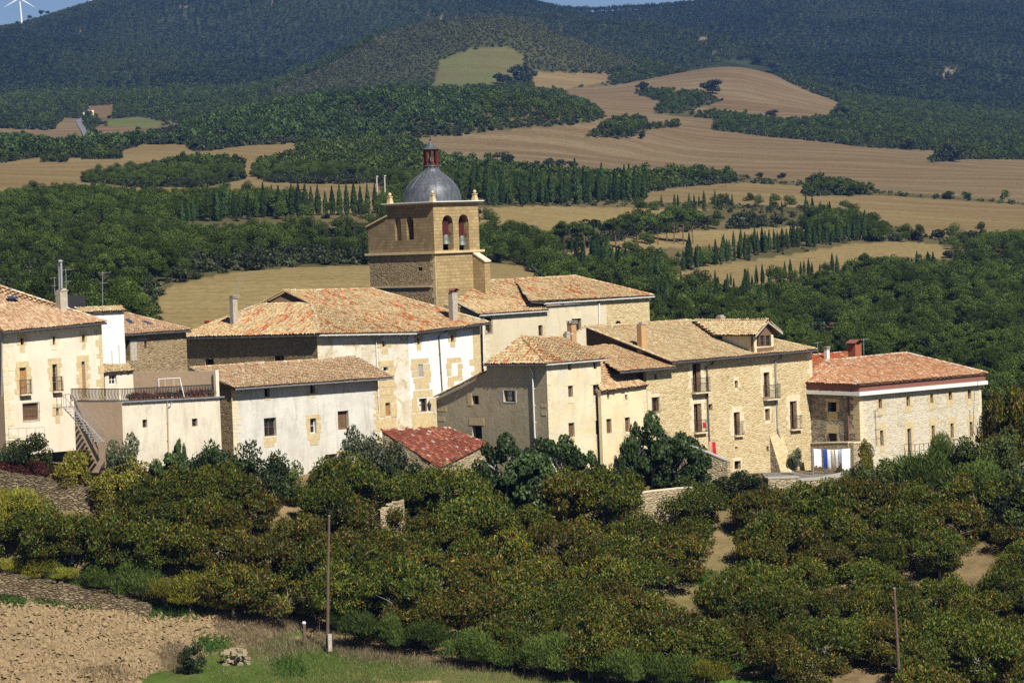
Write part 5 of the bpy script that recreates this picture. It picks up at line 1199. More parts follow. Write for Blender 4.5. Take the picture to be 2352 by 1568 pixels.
WL_ = Wall(slide(E0-OFFW*.5+Vector((-.0, .5, 0)), 132, zB(110, 505)), W.A.copy(), W.z0); WL_.A.z = EL.z+.05; WL_.top = [(0, WL_.A.z), (WL_.L, W.A.z)]
WL_.window(h, zB(276, 630), zB(330, 690), 'dark', d=.3); WL_.window(h, zB(700, 610), zB(760, 665), 'glass', d=.3); WL_.build(MT['rb_O'], h)
LL = slide(WL_.A, 132, zA(925, 552)); LW = Wall(LL, WL_.A.copy(), W.z0); LW.top = [(0, Z(zA(925, 552), LL.y)), (LW.L*.97, Z(zA(1090, 497), WL_.A.y)), (LW.L, Z(zA(1092, 497), WL_.A.y))]; LW.build(MT['rb_O'], h)
la = LW.pt(-.2, LW.top[0][1]-.02, .3); lb = LW.pt(LW.L, LW.top[1][1]+.02, .3); roof(h, [[la, la+Vector((.25, .2, .0)), lb+Vector((.25, .2, 0)), lb]], 'red', [[la+Vector((.2, .1, 0)), lb+Vector((.2, .1, .0))]], 4, 'lean_to_roof')
chimney(h, zB(428, 240), zB(478, 372), 258.5, MT['chimney'], cap='slab'); antenna(h, zB(490, 132), zB(470, 252), 259., 'one')
c2 = chimney(h, zD(300, 207), zD(356, 385), 258.6, MT['chimney'], cap='tile')
mb = MB(); q = at(zB(325, 400), 262.); mb.cbox(q-Vector((0, 0, .6)), 1.4, .8, .7, .7); mb.build('chimney', MT['brick_red'], h)
# ---- yellowed house with pyramid roof and its long side wall
E0 = at(zD(898, 657), 230.7); EL = slide(E0, 132, zD(513, 660)); ER = slide(E0, 42, zD(1263, 627)); AP = at(zD(746, 497), 236.8); RK = at(zD(1005, 503), 241.)
h = house(E0, 'yellowed house with a low pyramid tile roof and white downpipe on its grey side wall')
roof(h, [[EL, E0, AP], [E0, ER, RK, AP]], 'old', [[E0, AP], [AP, RK], [EL, AP]], 31)
gutter(h, EL-Vector((0, 0, .12)), E0-Vector((0, 0, .12)), 'zinc', .075); gutter(h, E0-Vector((0, 0, .12)), ER-Vector((0, 0, .12)), 'white_paint', .075)
W = wall_under(E0, ER, zD(897, 672), zD(1228, 645), Z(zD(1000, 1330), 232), .4)
for a, b, k in ((zD(1030, 660), zD(1050, 698), 'dark'), (zD(1185, 648), zD(1206, 690), 'dark'), (zD(1030, 793), zD(1060, 863), 'shut'), (zD(1183, 787), zD(1212, 855), 'curtain'), (zD(1033, 1020), zD(1070, 1108), 'shut'), (zD(1199, 1005), zD(1236, 1090), 'shut')): W.window(h, a, b, k, wood='wood')
W.build(MT['st_G'], h)
for a, b in ((zD(1030, 793), zD(1060, 863)), (zD(1183, 787), zD(1212, 855)), (zD(1199, 1005), zD(1236, 1090))): W.frame_stones(h, a, b, .3, 'quoin_pale', .5, .3, jamb=False)
W.stones(h, [(zD(1034, 1110), zD(1068, 1150)), (zD(1200, 1095), zD(1240, 1125)), (zD(1205, 1130), zD(1228, 1170)), (zD(1190, 860), zD(1215, 880)), (zD(1196, 885), zD(1220, 930)), (zD(1200, 1180), zD(1226, 1240))], 'quoin')
W.quoins(h, 'l', W.z0+2, W.A.z-1.6, 'quoin_pale', .5, .3, .4)
FL = slide(W.A, 132, zD(222, 880)); WL_ = Wall(FL, W.A.copy(), W.z0)
lx = WL_.uz(zD(530, 690))[0]; ztop = EL.z+.04
WL_.top = [(0, Z(zD(222, 868), FL.y)), (lx*.6, Z(zD(405, 778), WL_.pt(lx*.6, 0).y)), (lx, Z(zD(528, 708), WL_.pt(lx, 0).y)), (lx+.01, ztop), (WL_.L, W.A.z)]
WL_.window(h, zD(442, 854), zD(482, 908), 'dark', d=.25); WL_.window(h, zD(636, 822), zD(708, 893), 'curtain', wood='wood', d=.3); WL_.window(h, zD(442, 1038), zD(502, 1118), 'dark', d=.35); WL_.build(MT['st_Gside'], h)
WL_.stones(h, [(zD(424, 994), zD(515, 1036)), (zD(414, 840), zD(440, 915)), (zD(862, 905), zD(896, 925)), (zD(866, 950), zD(896, 975)), (zD(228, 915), zD(285, 950)), (zD(232, 985), zD(275, 1010))], 'quoin'); WL_.frame_stones(h, zD(636, 822), zD(708, 893), .14, 'white_paint', .06, .0, jamb=True)
WL_.pipe(h, [zD(800, 662), zD(806, 690), zD(818, 712), zD(834, 1122)], 'white_paint', .06, .12)
pa = [WL_.pt(u, z+.03, .22) for u, z in WL_.top[:3]]; ia = [p+Vector((.35, .3, .05)) for p in pa]
roof(h, [], 'brown', [[pa[0], pa[1], pa[2]], [ia[0], ia[1], ia[2]]], 5, 'lean_to_roof', white=.05)
chimney(h, zD(1000, 460), zD(1046, 555), 241.5, MT['chimney'], cap='open')
# street lantern on the corner
lp = WL_.pt(0, WL_.uz(zD(225, 957))[1], .03)
t = thing('wall_lantern', lp, 'black iron street lantern on a bracket at the corner of the yellowed house', 'street lamp')
mb = MB(); tip = at(zD(180, 948), lp.y-.4); mb.tube([lp+Vector((0, 0, .1)), (lp+tip)/2+Vector((0, 0, .05)), tip], .02, 5); mb.tube([lp-Vector((0, 0, .35)), (lp+tip)/2], .014, 4); mb.build('bracket', MT['iron'], t)
mb = MB(); mb.lathe(tip, [(.03, 0), (.1, .06), (.11, .09), (.17, .52), (.19, .54), (.12, .68), (.04, .78), (.05, .84), (.0, .9)], 8); mb.build('lamp_head', MT['iron'], t)
# ---- low yellow house
E0 = at(zD(1238, 828), 233.9); E1 = slide(E0, 42, zD(1519, 791))
h = house(E0, 'low pale yellow house squeezed between the pyramid-roofed house and the long stone house')
roof(h, [[E0, E1, at(zD(1352, 702), 240.2), at(zD(1200, 610), 240.)]], 'brown', [], 41)
W = wall_under(E0, E1, zD(1229, 835), zD(1507, 805), Z(zD(1300, 1400), 235), .3)
for a, b, k in ((zD(1268, 838), zD(1282, 876), 'dark'), (zD(1377, 848), zD(1391, 882), 'dark'), (zD(1265, 996), zD(1296, 1085), 'shut'), (zD(1378, 987), zD(1408, 1075), 'shut')): W.window(h, a, b, k)
W.build(MT['st_J'], h); W.frame_stones(h, zD(1377, 848), zD(1391, 882), .22, 'quoin_pale', .35, .1); W.frame_stones(h, zD(1378, 987), zD(1408, 1075), .22, 'quoin_pale', .3, .35)
W.quoins(h, 'r', W.z0+3.5, W.B.z-.2, 'quoin_pale', .55, .3, .4)
# ---- long stone house
E0 = at(zE(528, 478), 240.2); E1 = slide(E0, 42, zE(1572, 386)); RL_ = at(zD(1139, 437), 248.); RR_ = at(zE(650, 178), 256.)
h = house(E0, 'long honey-coloured stone house with balconies, two downpipes and a roof dormer')
roof(h, [[E0, E1, RR_, RL_]], 'cream', [[RL_, RR_], [RL_, E0], [RR_, E1]], 51, white=.1); gutter(h, E0-Vector((0, 0, .12)), E1-Vector((0, 0, .12)), 'zinc_dark', .09); eave_board(h, E0, E1, -OFFW*.5)
K0 = at(zE(148, 547), 236.0); K1 = slide(K0, ang_of(E0, E1), zE(553, 512))
roof(h, [[K0, K1, at(zD(1325, 545), 245.8), at(zD(1118, 562), 244)]], 'brown', [], 55, 'lower_roof'); gutter(h, K0-Vector((0, 0, .12)), K1-Vector((0, 0, .12)), 'zinc_dark', .08)
W = wall_under(E0, E1, zE(338, 690), zE(1536, 400), Z(zE(900, 1420), 244), .7)
uK = W.uz(zE(532, 520))[0]; zk0 = K0.z+.05; zk1 = K1.z+.06; zt = W.topz(uK); W.top = [(0, zk0+(zk1-zk0)*.4), (uK, zk1), (uK+.01, zt), (W.L, W.B.z)]
for a, b, k in ((zE(672, 487), zE(732, 697), 'french'), (zE(394, 565), zE(413, 607), 'dark'), (zE(378, 735), zE(426, 840), 'glass'), (zE(683, 780), zE(738, 985), 'french'), (zE(978, 613), zE(1000, 667), 'glass'), (zE(972, 842), zE(1016, 1008), 'french'),
 (zE(1189, 553), zE(1231, 735), 'french'), (zE(1198, 817), zE(1232, 903), 'shut'), (zE(1380, 762), zE(1430, 962), 'french'), (zE(1208, 1088), zE(1226, 1130), 'dark'), (zE(975, 1195), zE(1022, 1256), 'dark'), (zE(980, 1092), zE(1000, 1107), 'dark'), (zE(790, 783), zE(816, 828), 'dark')): W.window(h, a, b, k, d=.28)
W.build(MT['rb_S'], h)
W.half_shutter(h, zE(708, 490), zE(731, 690)); W.half_shutter(h, zE(716, 783), zE(737, 980)); W.half_shutter(h, zE(1000, 845), zE(1015, 1004)); W.half_shutter(h, zE(1412, 766), zE(1429, 956))
for a, b in ((zE(672, 487), zE(732, 697)), (zE(683, 780), zE(738, 985)), (zE(972, 842), zE(1016, 1008)), (zE(1189, 553), zE(1231, 735)), (zE(1380, 762), zE(1430, 962))): W.frame_stones(h, a, b, .5, 'quoin_pale', .0, .5)
for a, b in ((zE(378, 735), zE(426, 840)), (zE(978, 613), zE(1000, 667)), (zE(1198, 817), zE(1232, 903)), (zE(975, 1195), zE(1022, 1256))): W.frame_stones(h, a, b, .22, 'quoin_pale', .3, .3)
W.stones(h, [(zE(1270, 780), zE(1284, 960)), (zE(345, 690), zE(372, 850)), (zE(330, 850), zE(430, 900)), (zE(1365, 715), zE(1445, 760))], 'quoin_pale'); W.quoins(h, 'r', W.z0+1, W.B.z-.2, 'quoin_pale', .6, .35, .35)
W.balcony(h, zE(664, 592), zE(772, 697), .5); W.balcony(h, zE(1182, 642), zE(1282, 745), .5); W.balcony(h, zE(681, 897), zE(762, 988), .3); W.balcony(h, zE(974, 910), zE(1030, 1010), .25); W.balcony(h, zE(1378, 868), zE(1450, 965), .3); W.grille(h, zE(374, 733), zE(430, 845), .1)
W.pipe(h, [zE(818, 458), zE(816, 488), zE(772, 512), zE(778, 790), zE(793, 1120)], 'zinc_dark', .075); W.pipe(h, [zE(1312, 418), zE(1311, 452), zE(1268, 466), zE(1275, 740), zE(1284, 965), zE(1368, 1290)], 'zinc', .075)
# buttress
u0, zt = W.uz(zE(1231, 1010)); u1 = W.uz(zE(1330, 1150))[0]; zb = W.z0; mb = MB(); o = 1.25*(zt-zb)/(zt-W.uz(zE(1232, 1285))[1])
a_, b_, c_, d_ = W.pt(u0, zt, .01), W.pt(u0, zb, .01), W.pt(u0, zb, o), W.pt(u1, zt, .01); e_, f_ = W.pt(u1, zb, .01), W.pt(u1, zb, o)
bm_ = MB(); bm_.quad([a_, b_, c_], [(0, zt), (0, zb), (o, zb)]); bm_.build('buttress', MT['rb_Rs'], h); mb.quad([d_, f_, e_], [(0, zt), (o, zb), (0, zb)]); mb.quad([a_, c_, f_, d_], [(0, zt), (0, zb), (u1-u0, zb), (u1-u0, zt)]); mb.build('buttress', MT['rb_S'], h)  # left face in darker, browner stone, with its shade put into the colour
GA = at(zD(1139, 447), 248.3); GB = W.pt(uK+.1, E0.z+.05, -.2); GW = Wall(GA, GB, GB.z-3.5); GW.build(MT['st_brown'], h, 'gable_wall')
bl = at(zD(1040, 488), 244); roof(h, [], 'cream', [[bl, RL_]], 3, 'verge', white=.1)
chimney(h, zE(270, 186), zE(338, 358), 243.5, MT['brick'], cap='open'); chimney(h, zE(841, 136), zE(910, 200), 254., MT['brick'], cap='open'); chimney(h, zD(1025, 396), zD(1082, 500), 252, MT['brick'], cap='slab')
# dormer
Dp = at(zE(1218, 178), 248.2); DL = at(zE(1128, 283), 246.6); DR = at(zE(1324, 262), 249.2); dd = Vector((-.669, .743, 0))
BL = at(zE(700, 196), 251.0); BP = at(zE(700, 178), 252.6)
roof(h, [[DL+dd*5.1, DL, Dp, Dp+dd*9.2], [DR, DR+dd*3.4, Dp+dd*3.4, Dp]], 'cream', [[Dp, Dp+dd*9.2]], 61, 'dormer_roof', white=.05)
wl = at(zE(1116, 285), 247.3); wr = at(zE(1257, 270), 249.2); DW = Wall(wl, wr, Z(zE(1180, 400), 248)); DW.top = [(0, wl.z+.15), (DW.L/2, Dp.z-.12), (DW.L, wr.z+.1)]
for x0, x1 in ((1126, 1158), (1164, 1196), (1204, 1240)): DW.window(h, zE(x0, 285), zE(x1, 363), 'glass', d=.1)
DW.build(MT['st_brown'], h, 'dormer_front', back=False)
CA = wl+dd*3.8; CW = Wall(CA, wl.copy(), DW.z0-.2); CW.top = [(0, Z(zE(860, 288), CA.y)+.1), (CW.L, wl.z+.1)]; CW.build(MT['st_G'], h, 'dormer_cheek', back=False)
DW.stones(h, [(zE(1114, 285), zE(1126, 372)), (zE(1241, 280), zE(1260, 368)), (zE(1114, 364), zE(1260, 374))], 'quoin_pale')
mb = MB()
for a, b in ((DL, Dp), (DR, Dp)): mb.box(a-Vector((0, 0, .2))+OFFW*.03, b-a, Vector((.03, .03, 0)), (0, 0, .16))
mb.build('barge_board', MT['chimney'], h)
# ---- right-hand house with white cornice
C0_ = at(zF(490, 440), 248.4); CR = slide(C0_, 42, zF(1286, 368)); CLf = slide(C0_, 132, zF(60, 452)); CLf.z = C0_.z+.1
h = house(C0_, 'pale stone house with a white cornice, brown fascia and orange hipped roof')
W = Wall(C0_, CR, Z(zF(900, 1000), 250)); WL_ = Wall(CLf, C0_.copy(), W.z0)
tops_ = [(617, 640, 465, 525), (800, 822, 448, 510), (955, 975, 430, 490), (1075, 1097, 415, 470), (1200, 1222, 402, 462)]; lows = [(628, 650, 667, 768), (808, 832, 655, 826), (966, 986, 635, 812), (1088, 1108, 622, 720), (1213, 1232, 612, 710)]
for x0, x1, y0, y1 in tops_: W.window(h, zF(x0, y0), zF(x1, y1), 'glass', d=.25)
for i, (x0, x1, y0, y1) in enumerate(lows): W.window(h, zF(x0, y0), zF(x1, y1), 'french' if i in (1, 2) else 'glass', d=.25)
W.build(MT['rb_R'], h)
for x0, x1, y0, y1 in tops_: W.frame_stones(h, zF(x0, y0), zF(x1, y1), .3, 'quoin', .55, .3)
for x0, x1, y0, y1 in lows: W.frame_stones(h, zF(x0, y0), zF(x1, y1), .34, 'quoin', .0 if y1 > 800 else .5, .6)
W.quoins(h, 'l', W.z0, W.A.z, 'quoin_pale', .8, .5, .35); W.quoins(h, 'r', W.z0, W.B.z, 'quoin_pale', .5, .3, .35)
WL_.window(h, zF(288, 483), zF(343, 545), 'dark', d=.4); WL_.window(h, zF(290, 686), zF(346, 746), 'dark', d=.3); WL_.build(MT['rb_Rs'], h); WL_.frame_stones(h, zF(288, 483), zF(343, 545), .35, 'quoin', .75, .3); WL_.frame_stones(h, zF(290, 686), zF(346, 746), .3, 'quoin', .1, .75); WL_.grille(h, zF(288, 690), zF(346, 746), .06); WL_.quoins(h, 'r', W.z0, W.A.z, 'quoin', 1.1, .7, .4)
WL_.pipe(h, [zF(414, 395), zF(418, 430), zF(430, 742)], 'fascia', .06)
n2 = WL_.n; n1_ = W.n
def band(o, z0, z1, mat, name):
    mb = MB(); a = W.pt(-.0, 0, 0); q = []
    for P_, n_ in ((CLf, n2*o), (C0_, n2*o+n1_*o), (CR+W.d*o*.8, n1_*o)): q.append(Vector((P_.x, P_.y, 0))+n_)
    ins = [Vector((CLf.x, CLf.y, 0))-n2*.2, Vector((C0_.x, C0_.y, 0))-n2*.2-n1_*.2, Vector((CR.x, CR.y, 0))-n1_*.2+W.d*o*.8]
    zz = [CLf.z, C0_.z, CR.z]
    for i in range(2):
        a, b = q[i], q[i+1]; c, d = ins[i], ins[i+1]; V_ = lambda p, k, dz: Vector((p.x, p.y, zz[k]+dz))
        mb.quad([V_(a, i, z0), V_(b, i+1, z0), V_(b, i+1, z1), V_(a, i, z1)]); mb.quad([V_(a, i, z1), V_(b, i+1, z1), V_(d, i+1, z1), V_(c, i, z1)]); mb.quad([V_(c, i, z0), V_(d, i+1, z0), V_(b, i+1, z0), V_(a, i, z0)])
    a, c = q[2], ins[2]; mb.quad([V_(a, 2, z0), V_(c, 2, z0), V_(c, 2, z1), V_(a, 2, z1)])
    return mb.build(name, MT[mat], h)
band(.5, .0, .34, 'white_paint', 'cornice'); band(.34, .343, .95, 'fascia', 'fascia')
e0 = C0_+n1_*.55+n2*.5+Vector((0, 0, 1.0)); e1 = CR+n1_*.5+W.d*.5+Vector((0, 0, 1.0)); eL = CLf+n2*.5+Vector((0, 0, 1.0)); RL_ = at(zF(268, 216), 255.5); RR_ = at(zF(795, 164), 263.)
roof(h, [[e0, e1, RR_, RL_], [eL, e0, RL_]], 'orange', [[e0, RL_], [RL_, RR_], [RR_, e1]], 71, white=.6)
u0, zs = W.uz(zF(786, 842)); u1 = W.uz(zF(1075, 815))[0]; zr = W.uz(zF(786, 757))[1]
mb = MB(); W.box(mb, u0, u1, zs-.22, zs, -.02, 1.3); bo = mb.build('balcony', MT['white_paint'], h); rb = MB()
for a, b, c, e in ((u0, u1, 1.25, 1.25), (u0, u0, 0, 1.25), (u1, u1, 0, 1.25)):
    for z in (zs+.1, (zs+zr)/2, zr): rb.tube([W.pt(a, z, c), W.pt(b, z, e)], .022, 4)
    n = max(2, int((abs(b-a)+abs(e-c))/.6))
    for k in range(n+1): t = k/n; rb.tube([W.pt(a+(b-a)*t, zs, c+(e-c)*t), W.pt(a+(b-a)*t, zr, c+(e-c)*t)], .026, 4)
rb.build('railing', MT['iron'], bo)
u0, z0 = W.uz(zF(600, 768)); mb = MB(); mb.tube([W.pt(u0, z0, .1), W.pt(u0-.05, W.uz(zF(590, 530))[1], .1)], .02, 5)
for f, ln in ((.2, .9), (.45, .7), (.8, 1.)): q = W.pt(u0-.02, z0+(W.uz(zF(590, 530))[1]-z0)*f, .1); mb.tube([q-W.d*.2, q+W.d*ln+Vector((0, 0, .05))], .014, 4)
mb.build('antenna', MT['iron'], h)
# ---- red roof behind
F0 = at(zF(120, 262), 257.); F1 = slide(F0, 42, zF(470, 215)); F2 = at(zF(412, 160), 266.); F3 = at(zF(150, 182), 263.)
h = house(F0, 'house mostly hidden behind, showing only a red tiled slope and brick chimney')
roof(h, [[F0, F1, F2, F3]], 'red', [[F3, F2]], 81); Wall(F0-Vector((0, 0, .1)), F1-Vector((0, 0, .1)), F0.z-4).build(MT['st_J'], h)
chimney(h, zF(420, 92), zF(508, 190), 261., MT['brick_red'], cap='tile'); chimney(h, zF(262, 120), zF(298, 172), 262., MT['white_paint'], cap='slab'); antenna(h, zF(520, 68), zF(522, 190), 262.5); antenna(h, zF(218, 92), zF(222, 160), 263, 'one')
# ---- ruined shed with red tiles
S0 = at(zD(40, 1240), 224.6); S1 = at(zD(330, 1292), 222.6); S1 = slide(S0, -6, zD(300, 1300))
a, b, c, d = at(zD(245, 1300), 231.4), at(zD(535, 1155), 234.4), at(zD(300, 1056), 238.4), at(zD(-110, 1072), 235.4)
h = house(a, 'tumbledown shed roofed with slipping dark red tiles among the fig bushes', 'tiled_shed')
roof(h, [[a, b, c, d]], 'ruin', [[c, b], [d, c]], 91, sp=.23); sw_ = Wall(d-Vector((0, 0, .15)), a-Vector((0, 0, .15)), a.z-2.5); sw_.build(MT['rb_wall'], h); Wall(a-Vector((0, 0, .15)), b-Vector((0, 0, .15)), a.z-2.5).build(MT['rb_wall'], h)

# ------------------------------------------------------------------ church
YT = 266.; K0_ = at(zC(715, 705), YT); Kr = slide(K0_, 47, zC(1143, 705)); Kl = slide(K0_, 137, zC(252, 715))
s_ = ((Kr-K0_).xy.length+(Kl-K0_).xy.length)/2; dr = Vector((math.cos(rad(47)), math.sin(rad(47)), 0)); dl = Vector((-dr.y, dr.x, 0)); nr_ = Vector((dr.y, -dr.x, 0)); nl = Vector((-dr.x, -dr.y, 0))
zc_ = K0_.z; zl = Z(zC(725, 1180), YT); zb = Z(zC(740, 1720), YT)-4; cen = K0_+dr*s_/2+dl*s_/2
ch = house(K0_, 'old stone church with a lead-domed bell tower topped by a red lantern', 'church')
V3 = lambda p, z: Vector((p.x, p.y, z))
BR = Wall(V3(K0_, zc_), V3(K0_+dr*s_, zc_), zl); BLw = Wall(V3(K0_+dl*s_, zc_), V3(K0_, zc_), zl)
ar = [BR.opening(zC(808, 815), zC(915, 1157), arch=True, d=.75), BR.opening(zC(968, 807), zC(1068, 1166), arch=True, d=.75)]
BLw.opening(zC(342, 838), zC(405, 1065), arch=True, d=.3); BLw.opening(zC(455, 828), zC(525, 1055), arch=True, d=.75)
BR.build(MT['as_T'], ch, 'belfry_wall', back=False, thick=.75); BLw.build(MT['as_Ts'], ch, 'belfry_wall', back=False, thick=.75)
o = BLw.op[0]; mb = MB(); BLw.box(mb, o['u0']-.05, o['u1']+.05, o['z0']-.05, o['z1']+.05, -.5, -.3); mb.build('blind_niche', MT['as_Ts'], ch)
mb = MB(); b0 = K0_+dl*s_; b1 = b0+dr*s_; b2 = K0_+dr*s_
for p, q in ((b0, b1), (b1, b2)): mb.quad([V3(p, zl), V3(q, zl), V3(q, zc_), V3(p, zc_)], [(0, zl), (s_, zl), (s_, zc_), (0, zc_)])
mb.quad([V3(K0_, zl-.01), V3(b2, zl-.01), V3(b1, zl-.01), V3(b0, zl-.01)], [(0, 0), (6, 0), (6, 6), (0, 6)]); mb.build('belfry_back', MT['as_T'], ch)
# lower stage
lr = slide(K0_, 47, zC(1104, 1300)); ll = slide(K0_, 137, zC(92, 1250))
LR = Wall(V3(K0_+nr_*.0, zl), V3(lr, zl), zb); LR.build(MT['as_T'], ch, 'tower_wall', back=False); LLw = Wall(V3(ll, zl), V3(K0_, zl), zb); LLw.window(ch, zC(568, 1325), zC(610, 1360), 'dark', d=.3); LLw.build(MT['rb_O'], ch, 'tower_wall', back=False)
mb = MB(); LLw.box(mb, -.2, LLw.L*.93, Z(zC(700, 1520), YT), Z(zC(700, 1505), YT), -.1, .12); LLw.quoins(ch, 'r', zb, zl-.1, 'quoin', .6, .35, .4)
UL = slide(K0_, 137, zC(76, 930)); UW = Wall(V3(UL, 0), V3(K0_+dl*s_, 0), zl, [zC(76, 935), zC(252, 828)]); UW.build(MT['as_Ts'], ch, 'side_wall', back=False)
a = UW.pt(-.15, UW.top[0][1], .15); b = UW.pt(UW.L, UW.top[1][1], .15); mb.box(a, b-a, -UW.n*2.4, (0, 0, .14))
for A_, n_, L_, dd_ in ((K0_, nr_, s_+.25, dr),): mb.box(V3(K0_, zl-.12)+nl*.22+nr_*.0, dr*(s_+.7), nr_*.22, (0, 0, .22))
mb.box(V3(K0_, zl-.12)+nl*.0, dl*((ll-K0_).xy.length+.4), nl*.22, (0, 0, .22))
mb.cbox(V3(cen, zc_-.02), s_+.3, s_+.3, .16, rad(47)); mb.build('string_course', MT['quoin'], ch)
mb = MB(); mb.cbox(V3(cen, zc_+.145), s_+.85, s_+.85, .09, rad(47)); mb.build('cornice_slab', MT['white_paint'], ch)
mb = MB(); a = K0_+dr*.0
bt = lr+nr_*0; bw = .75; bl_ = 1.55; zt0 = Z(zC(1110, 1185), lr.y); zt1 = Z(zC(1280, 1268), lr.y-.8); p0 = V3(lr, 0); p1 = p0+nr_*bl_; p2 = p1+dr*bw; p3 = p0+dr*bw
mb.quad([V3(p0, zb), V3(p1, zb), V3(p1, zt1), V3(p0, zt0)][::-1], [(0, zb), (bl_, zb), (bl_, zt1), (0, zt0)][::-1]); mb.quad([V3(p1, zb), V3(p2, zb), V3(p2, zt1), V3(p1, zt1)], [(0, zb), (bw, zb), (bw, zt1), (0, zt1)]); mb.quad([V3(p0, zt0), V3(p1, zt1), V3(p2, zt1), V3(p3, zt0)], [(0, 0), (bl_, 0), (bl_, bw), (0, bw)]); mb.quad([V3(p3, zb), V3(p2, zb), V3(p2, zt1), V3(p3, zt0)], [(0, zb), (bl_, zb), (bl_, zt1), (0, zt0)]); mb.build('buttress', MT['as_T'], ch)
mb = MB(); q = V3(p0, zt0+.02); mb.box(q-nr_*.05-dr*.06, nr_*(bl_+.15)+Vector((0, 0, zt1-zt0-.05)), dr*(bw+.12), (0, 0, .12)); mb.build('coping', MT['quoin_pale'], ch)
# dome
zd = zc_+.235; u_ = .00965; prof = [(285, 665), (284, 635), (280, 600), (270, 565), (256, 530), (232, 495), (203, 462), (170, 430), (132, 402), (100, 380), (82, 360), (75, 340), (76, 322), (84, 316), (84, 306), (20, 304)]
pr = [(r_*u_, (665-y)*u_) for r_, y in prof]; dc = V3(cen, zd)
mb = MB(); mb.lathe(dc, pr, 48); dome = mb.build('dome', MT['lead'], ch, True)
mb = MB()
for k in range(12):
    w = 2*math.pi*(k+.35)/12; mb.tube([dc+Vector(((r_+.015)*math.cos(w), (r_+.015)*math.sin(w), z)) for r_, z in pr[:13]], .035, 5)
mb.build('rib', MT['zinc_dark'], dome, True)
mb = MB()
for i in (3, 5, 6):
    r_, z = pr[i]; mb.tube([dc+Vector(((r_+.006)*math.cos(2*math.pi*k/40), (r_+.006)*math.sin(2*math.pi*k/40), z)) for k in range(41)], .014, 4)
mb.build('seam', MT['zinc_dark'], dome)
lz = zd+(665-306)*u_; lt = zd+(665-150)*u_
ln = MB()
for k in range(8):
    w = 2*math.pi*(k+.2)/8; q = V3(cen, lz)+Vector((.64*math.cos(w), .64*math.sin(w), 0)); ln.cbox(q, .13, .13, lt-lz, w)
    w2 = 2*math.pi*(k+1.2)/8; q2 = V3(cen, lz)+Vector((.64*math.cos(w2), .64*math.sin(w2), 0))
    for zz, t_ in ((.02, .1), (lt-lz-.16, .16)): ln.tube([q+Vector((0, 0, zz+t_/2)), q2+Vector((0, 0, zz+t_/2))], t_/2, 4)
lo = ln.build('lantern', MT['red'], dome)
mb = MB(); mb.lathe(V3(cen, lt), [(.80, -.02), (.82, .02), (.55, .2), (.33, .42), (.16, .66), (.08, .80), (.03, .84)], 16); mb.build('lantern_roof', MT['lead'], dome)
mb = MB(); mb.lathe(V3(cen, lt+.82), [(.02, 0), (.1, .04), (.11, .1), (.06, .17), (.01, .19)], 10); q = V3(cen, lt+.95); mb.tube([q, q+Vector((0, 0, .75))], .022, 5); mb.tube([q+dr*.2+Vector((0, 0, .5)), q-dr*.2+Vector((0, 0, .5))], .02, 5); mb.tube([q+dl*.12+Vector((0, 0, .28)), q-dl*.12+Vector((0, 0, .28))], .015, 5); mb.build('cross', MT['iron'], dome)
mb = MB(); mb.lathe(V3(cen, lz+.35), [(.30, 0), (.27, .06), (.2, .25), (.17, .5), (.1, .62), (.0, .66)], 12); mb.tube([V3(cen, lz+.95), V3(cen, lt)], .03, 4); mb.build('lantern_bell', MT['bronze'], dome)
for k, (i, j) in enumerate(((0, 0), (1, 0), (0, 1), (1, 1))):
    q = V3(K0_+dr*(.2+i*(s_-.4))+dl*(.2+j*(s_-.4)), zc_+.2); mb = MB(); mb.cbox(q, .46, .46, .22, rad(47))
    for z0, z1, a0, a1 in ((.22, .62, .2, .13), (.62, .7, .2, .2)):
        for t in range(4): t0, t1 = t/4, (t+1)/4; mb.cbox(q+Vector((0, 0, z0+(z1-z0)*t0)), 2*(a0+(a1-a0)*t0), 2*(a0+(a1-a0)*t0), (z1-z0)/4, rad(47))
    mb.lathe(q+Vector((0, 0, .7)), [(.06, 0), (.13, .06), (.17, .14), (.16, .24), (.1, .32), (.01, .36)], 10); mb.build('pinnacle', MT['quoin'], ch)
# bells
for k, (o, (bx0, bx1), lb) in enumerate(zip(ar, ((812, 908), (972, 1066)), ('bronze bell on a red wooden yoke in the left arch of the bell tower', 'bronze bell on a red wooden yoke in the right arch of the bell tower'))):
    um = (o['u0']+o['u1'])/2-.05; zl0 = o['z0']+.55; pB = BR.pt(um, zl0, -.32)
    t = thing('church_bell', pB, lb, 'bell', None)
    mb = MB(); mb.lathe(pB, [(.0, .1), (.42, .0), (.48, .0), (.46, .06), (.38, .22), (.33, .45), (.31, .72), (.26, .86), (.12, .94), (0., .96)], 20); mb.build('bell_body', MT['bronze'], t, True)
    mb = MB(); yz = zl0+.95
    for i in range(6): f0 = i/6; w_ = .40-.12*f0; BR.box(mb, um-w_, um+w_, yz+f0*1.15, yz+(i+1)/6*1.15, -.44, -.2)
    mb.build('yoke', MT['red'], t); mb = MB()
    for dx in (-.14, .0, .14): BR.box(mb, um+dx-.025, um+dx+.025, yz-.02, yz+1.25, -.2, -.17)
    mb.tube([BR.pt(o['u0'], yz+.1, -.32), BR.pt(o['u1'], yz+.1, -.32)], .05, 5); mb.build('strap', MT['iron'], t)
    mb = MB(); mb.tube([pB+Vector((0, 0, .5)), pB-Vector((0, 0, .12))], .025, 5); mb.lathe(pB-Vector((0, 0, .2)), [(0, 0), (.07, .03), (.07, .09), (0, .12)], 8); mb.build('clapper', MT['iron'], t)
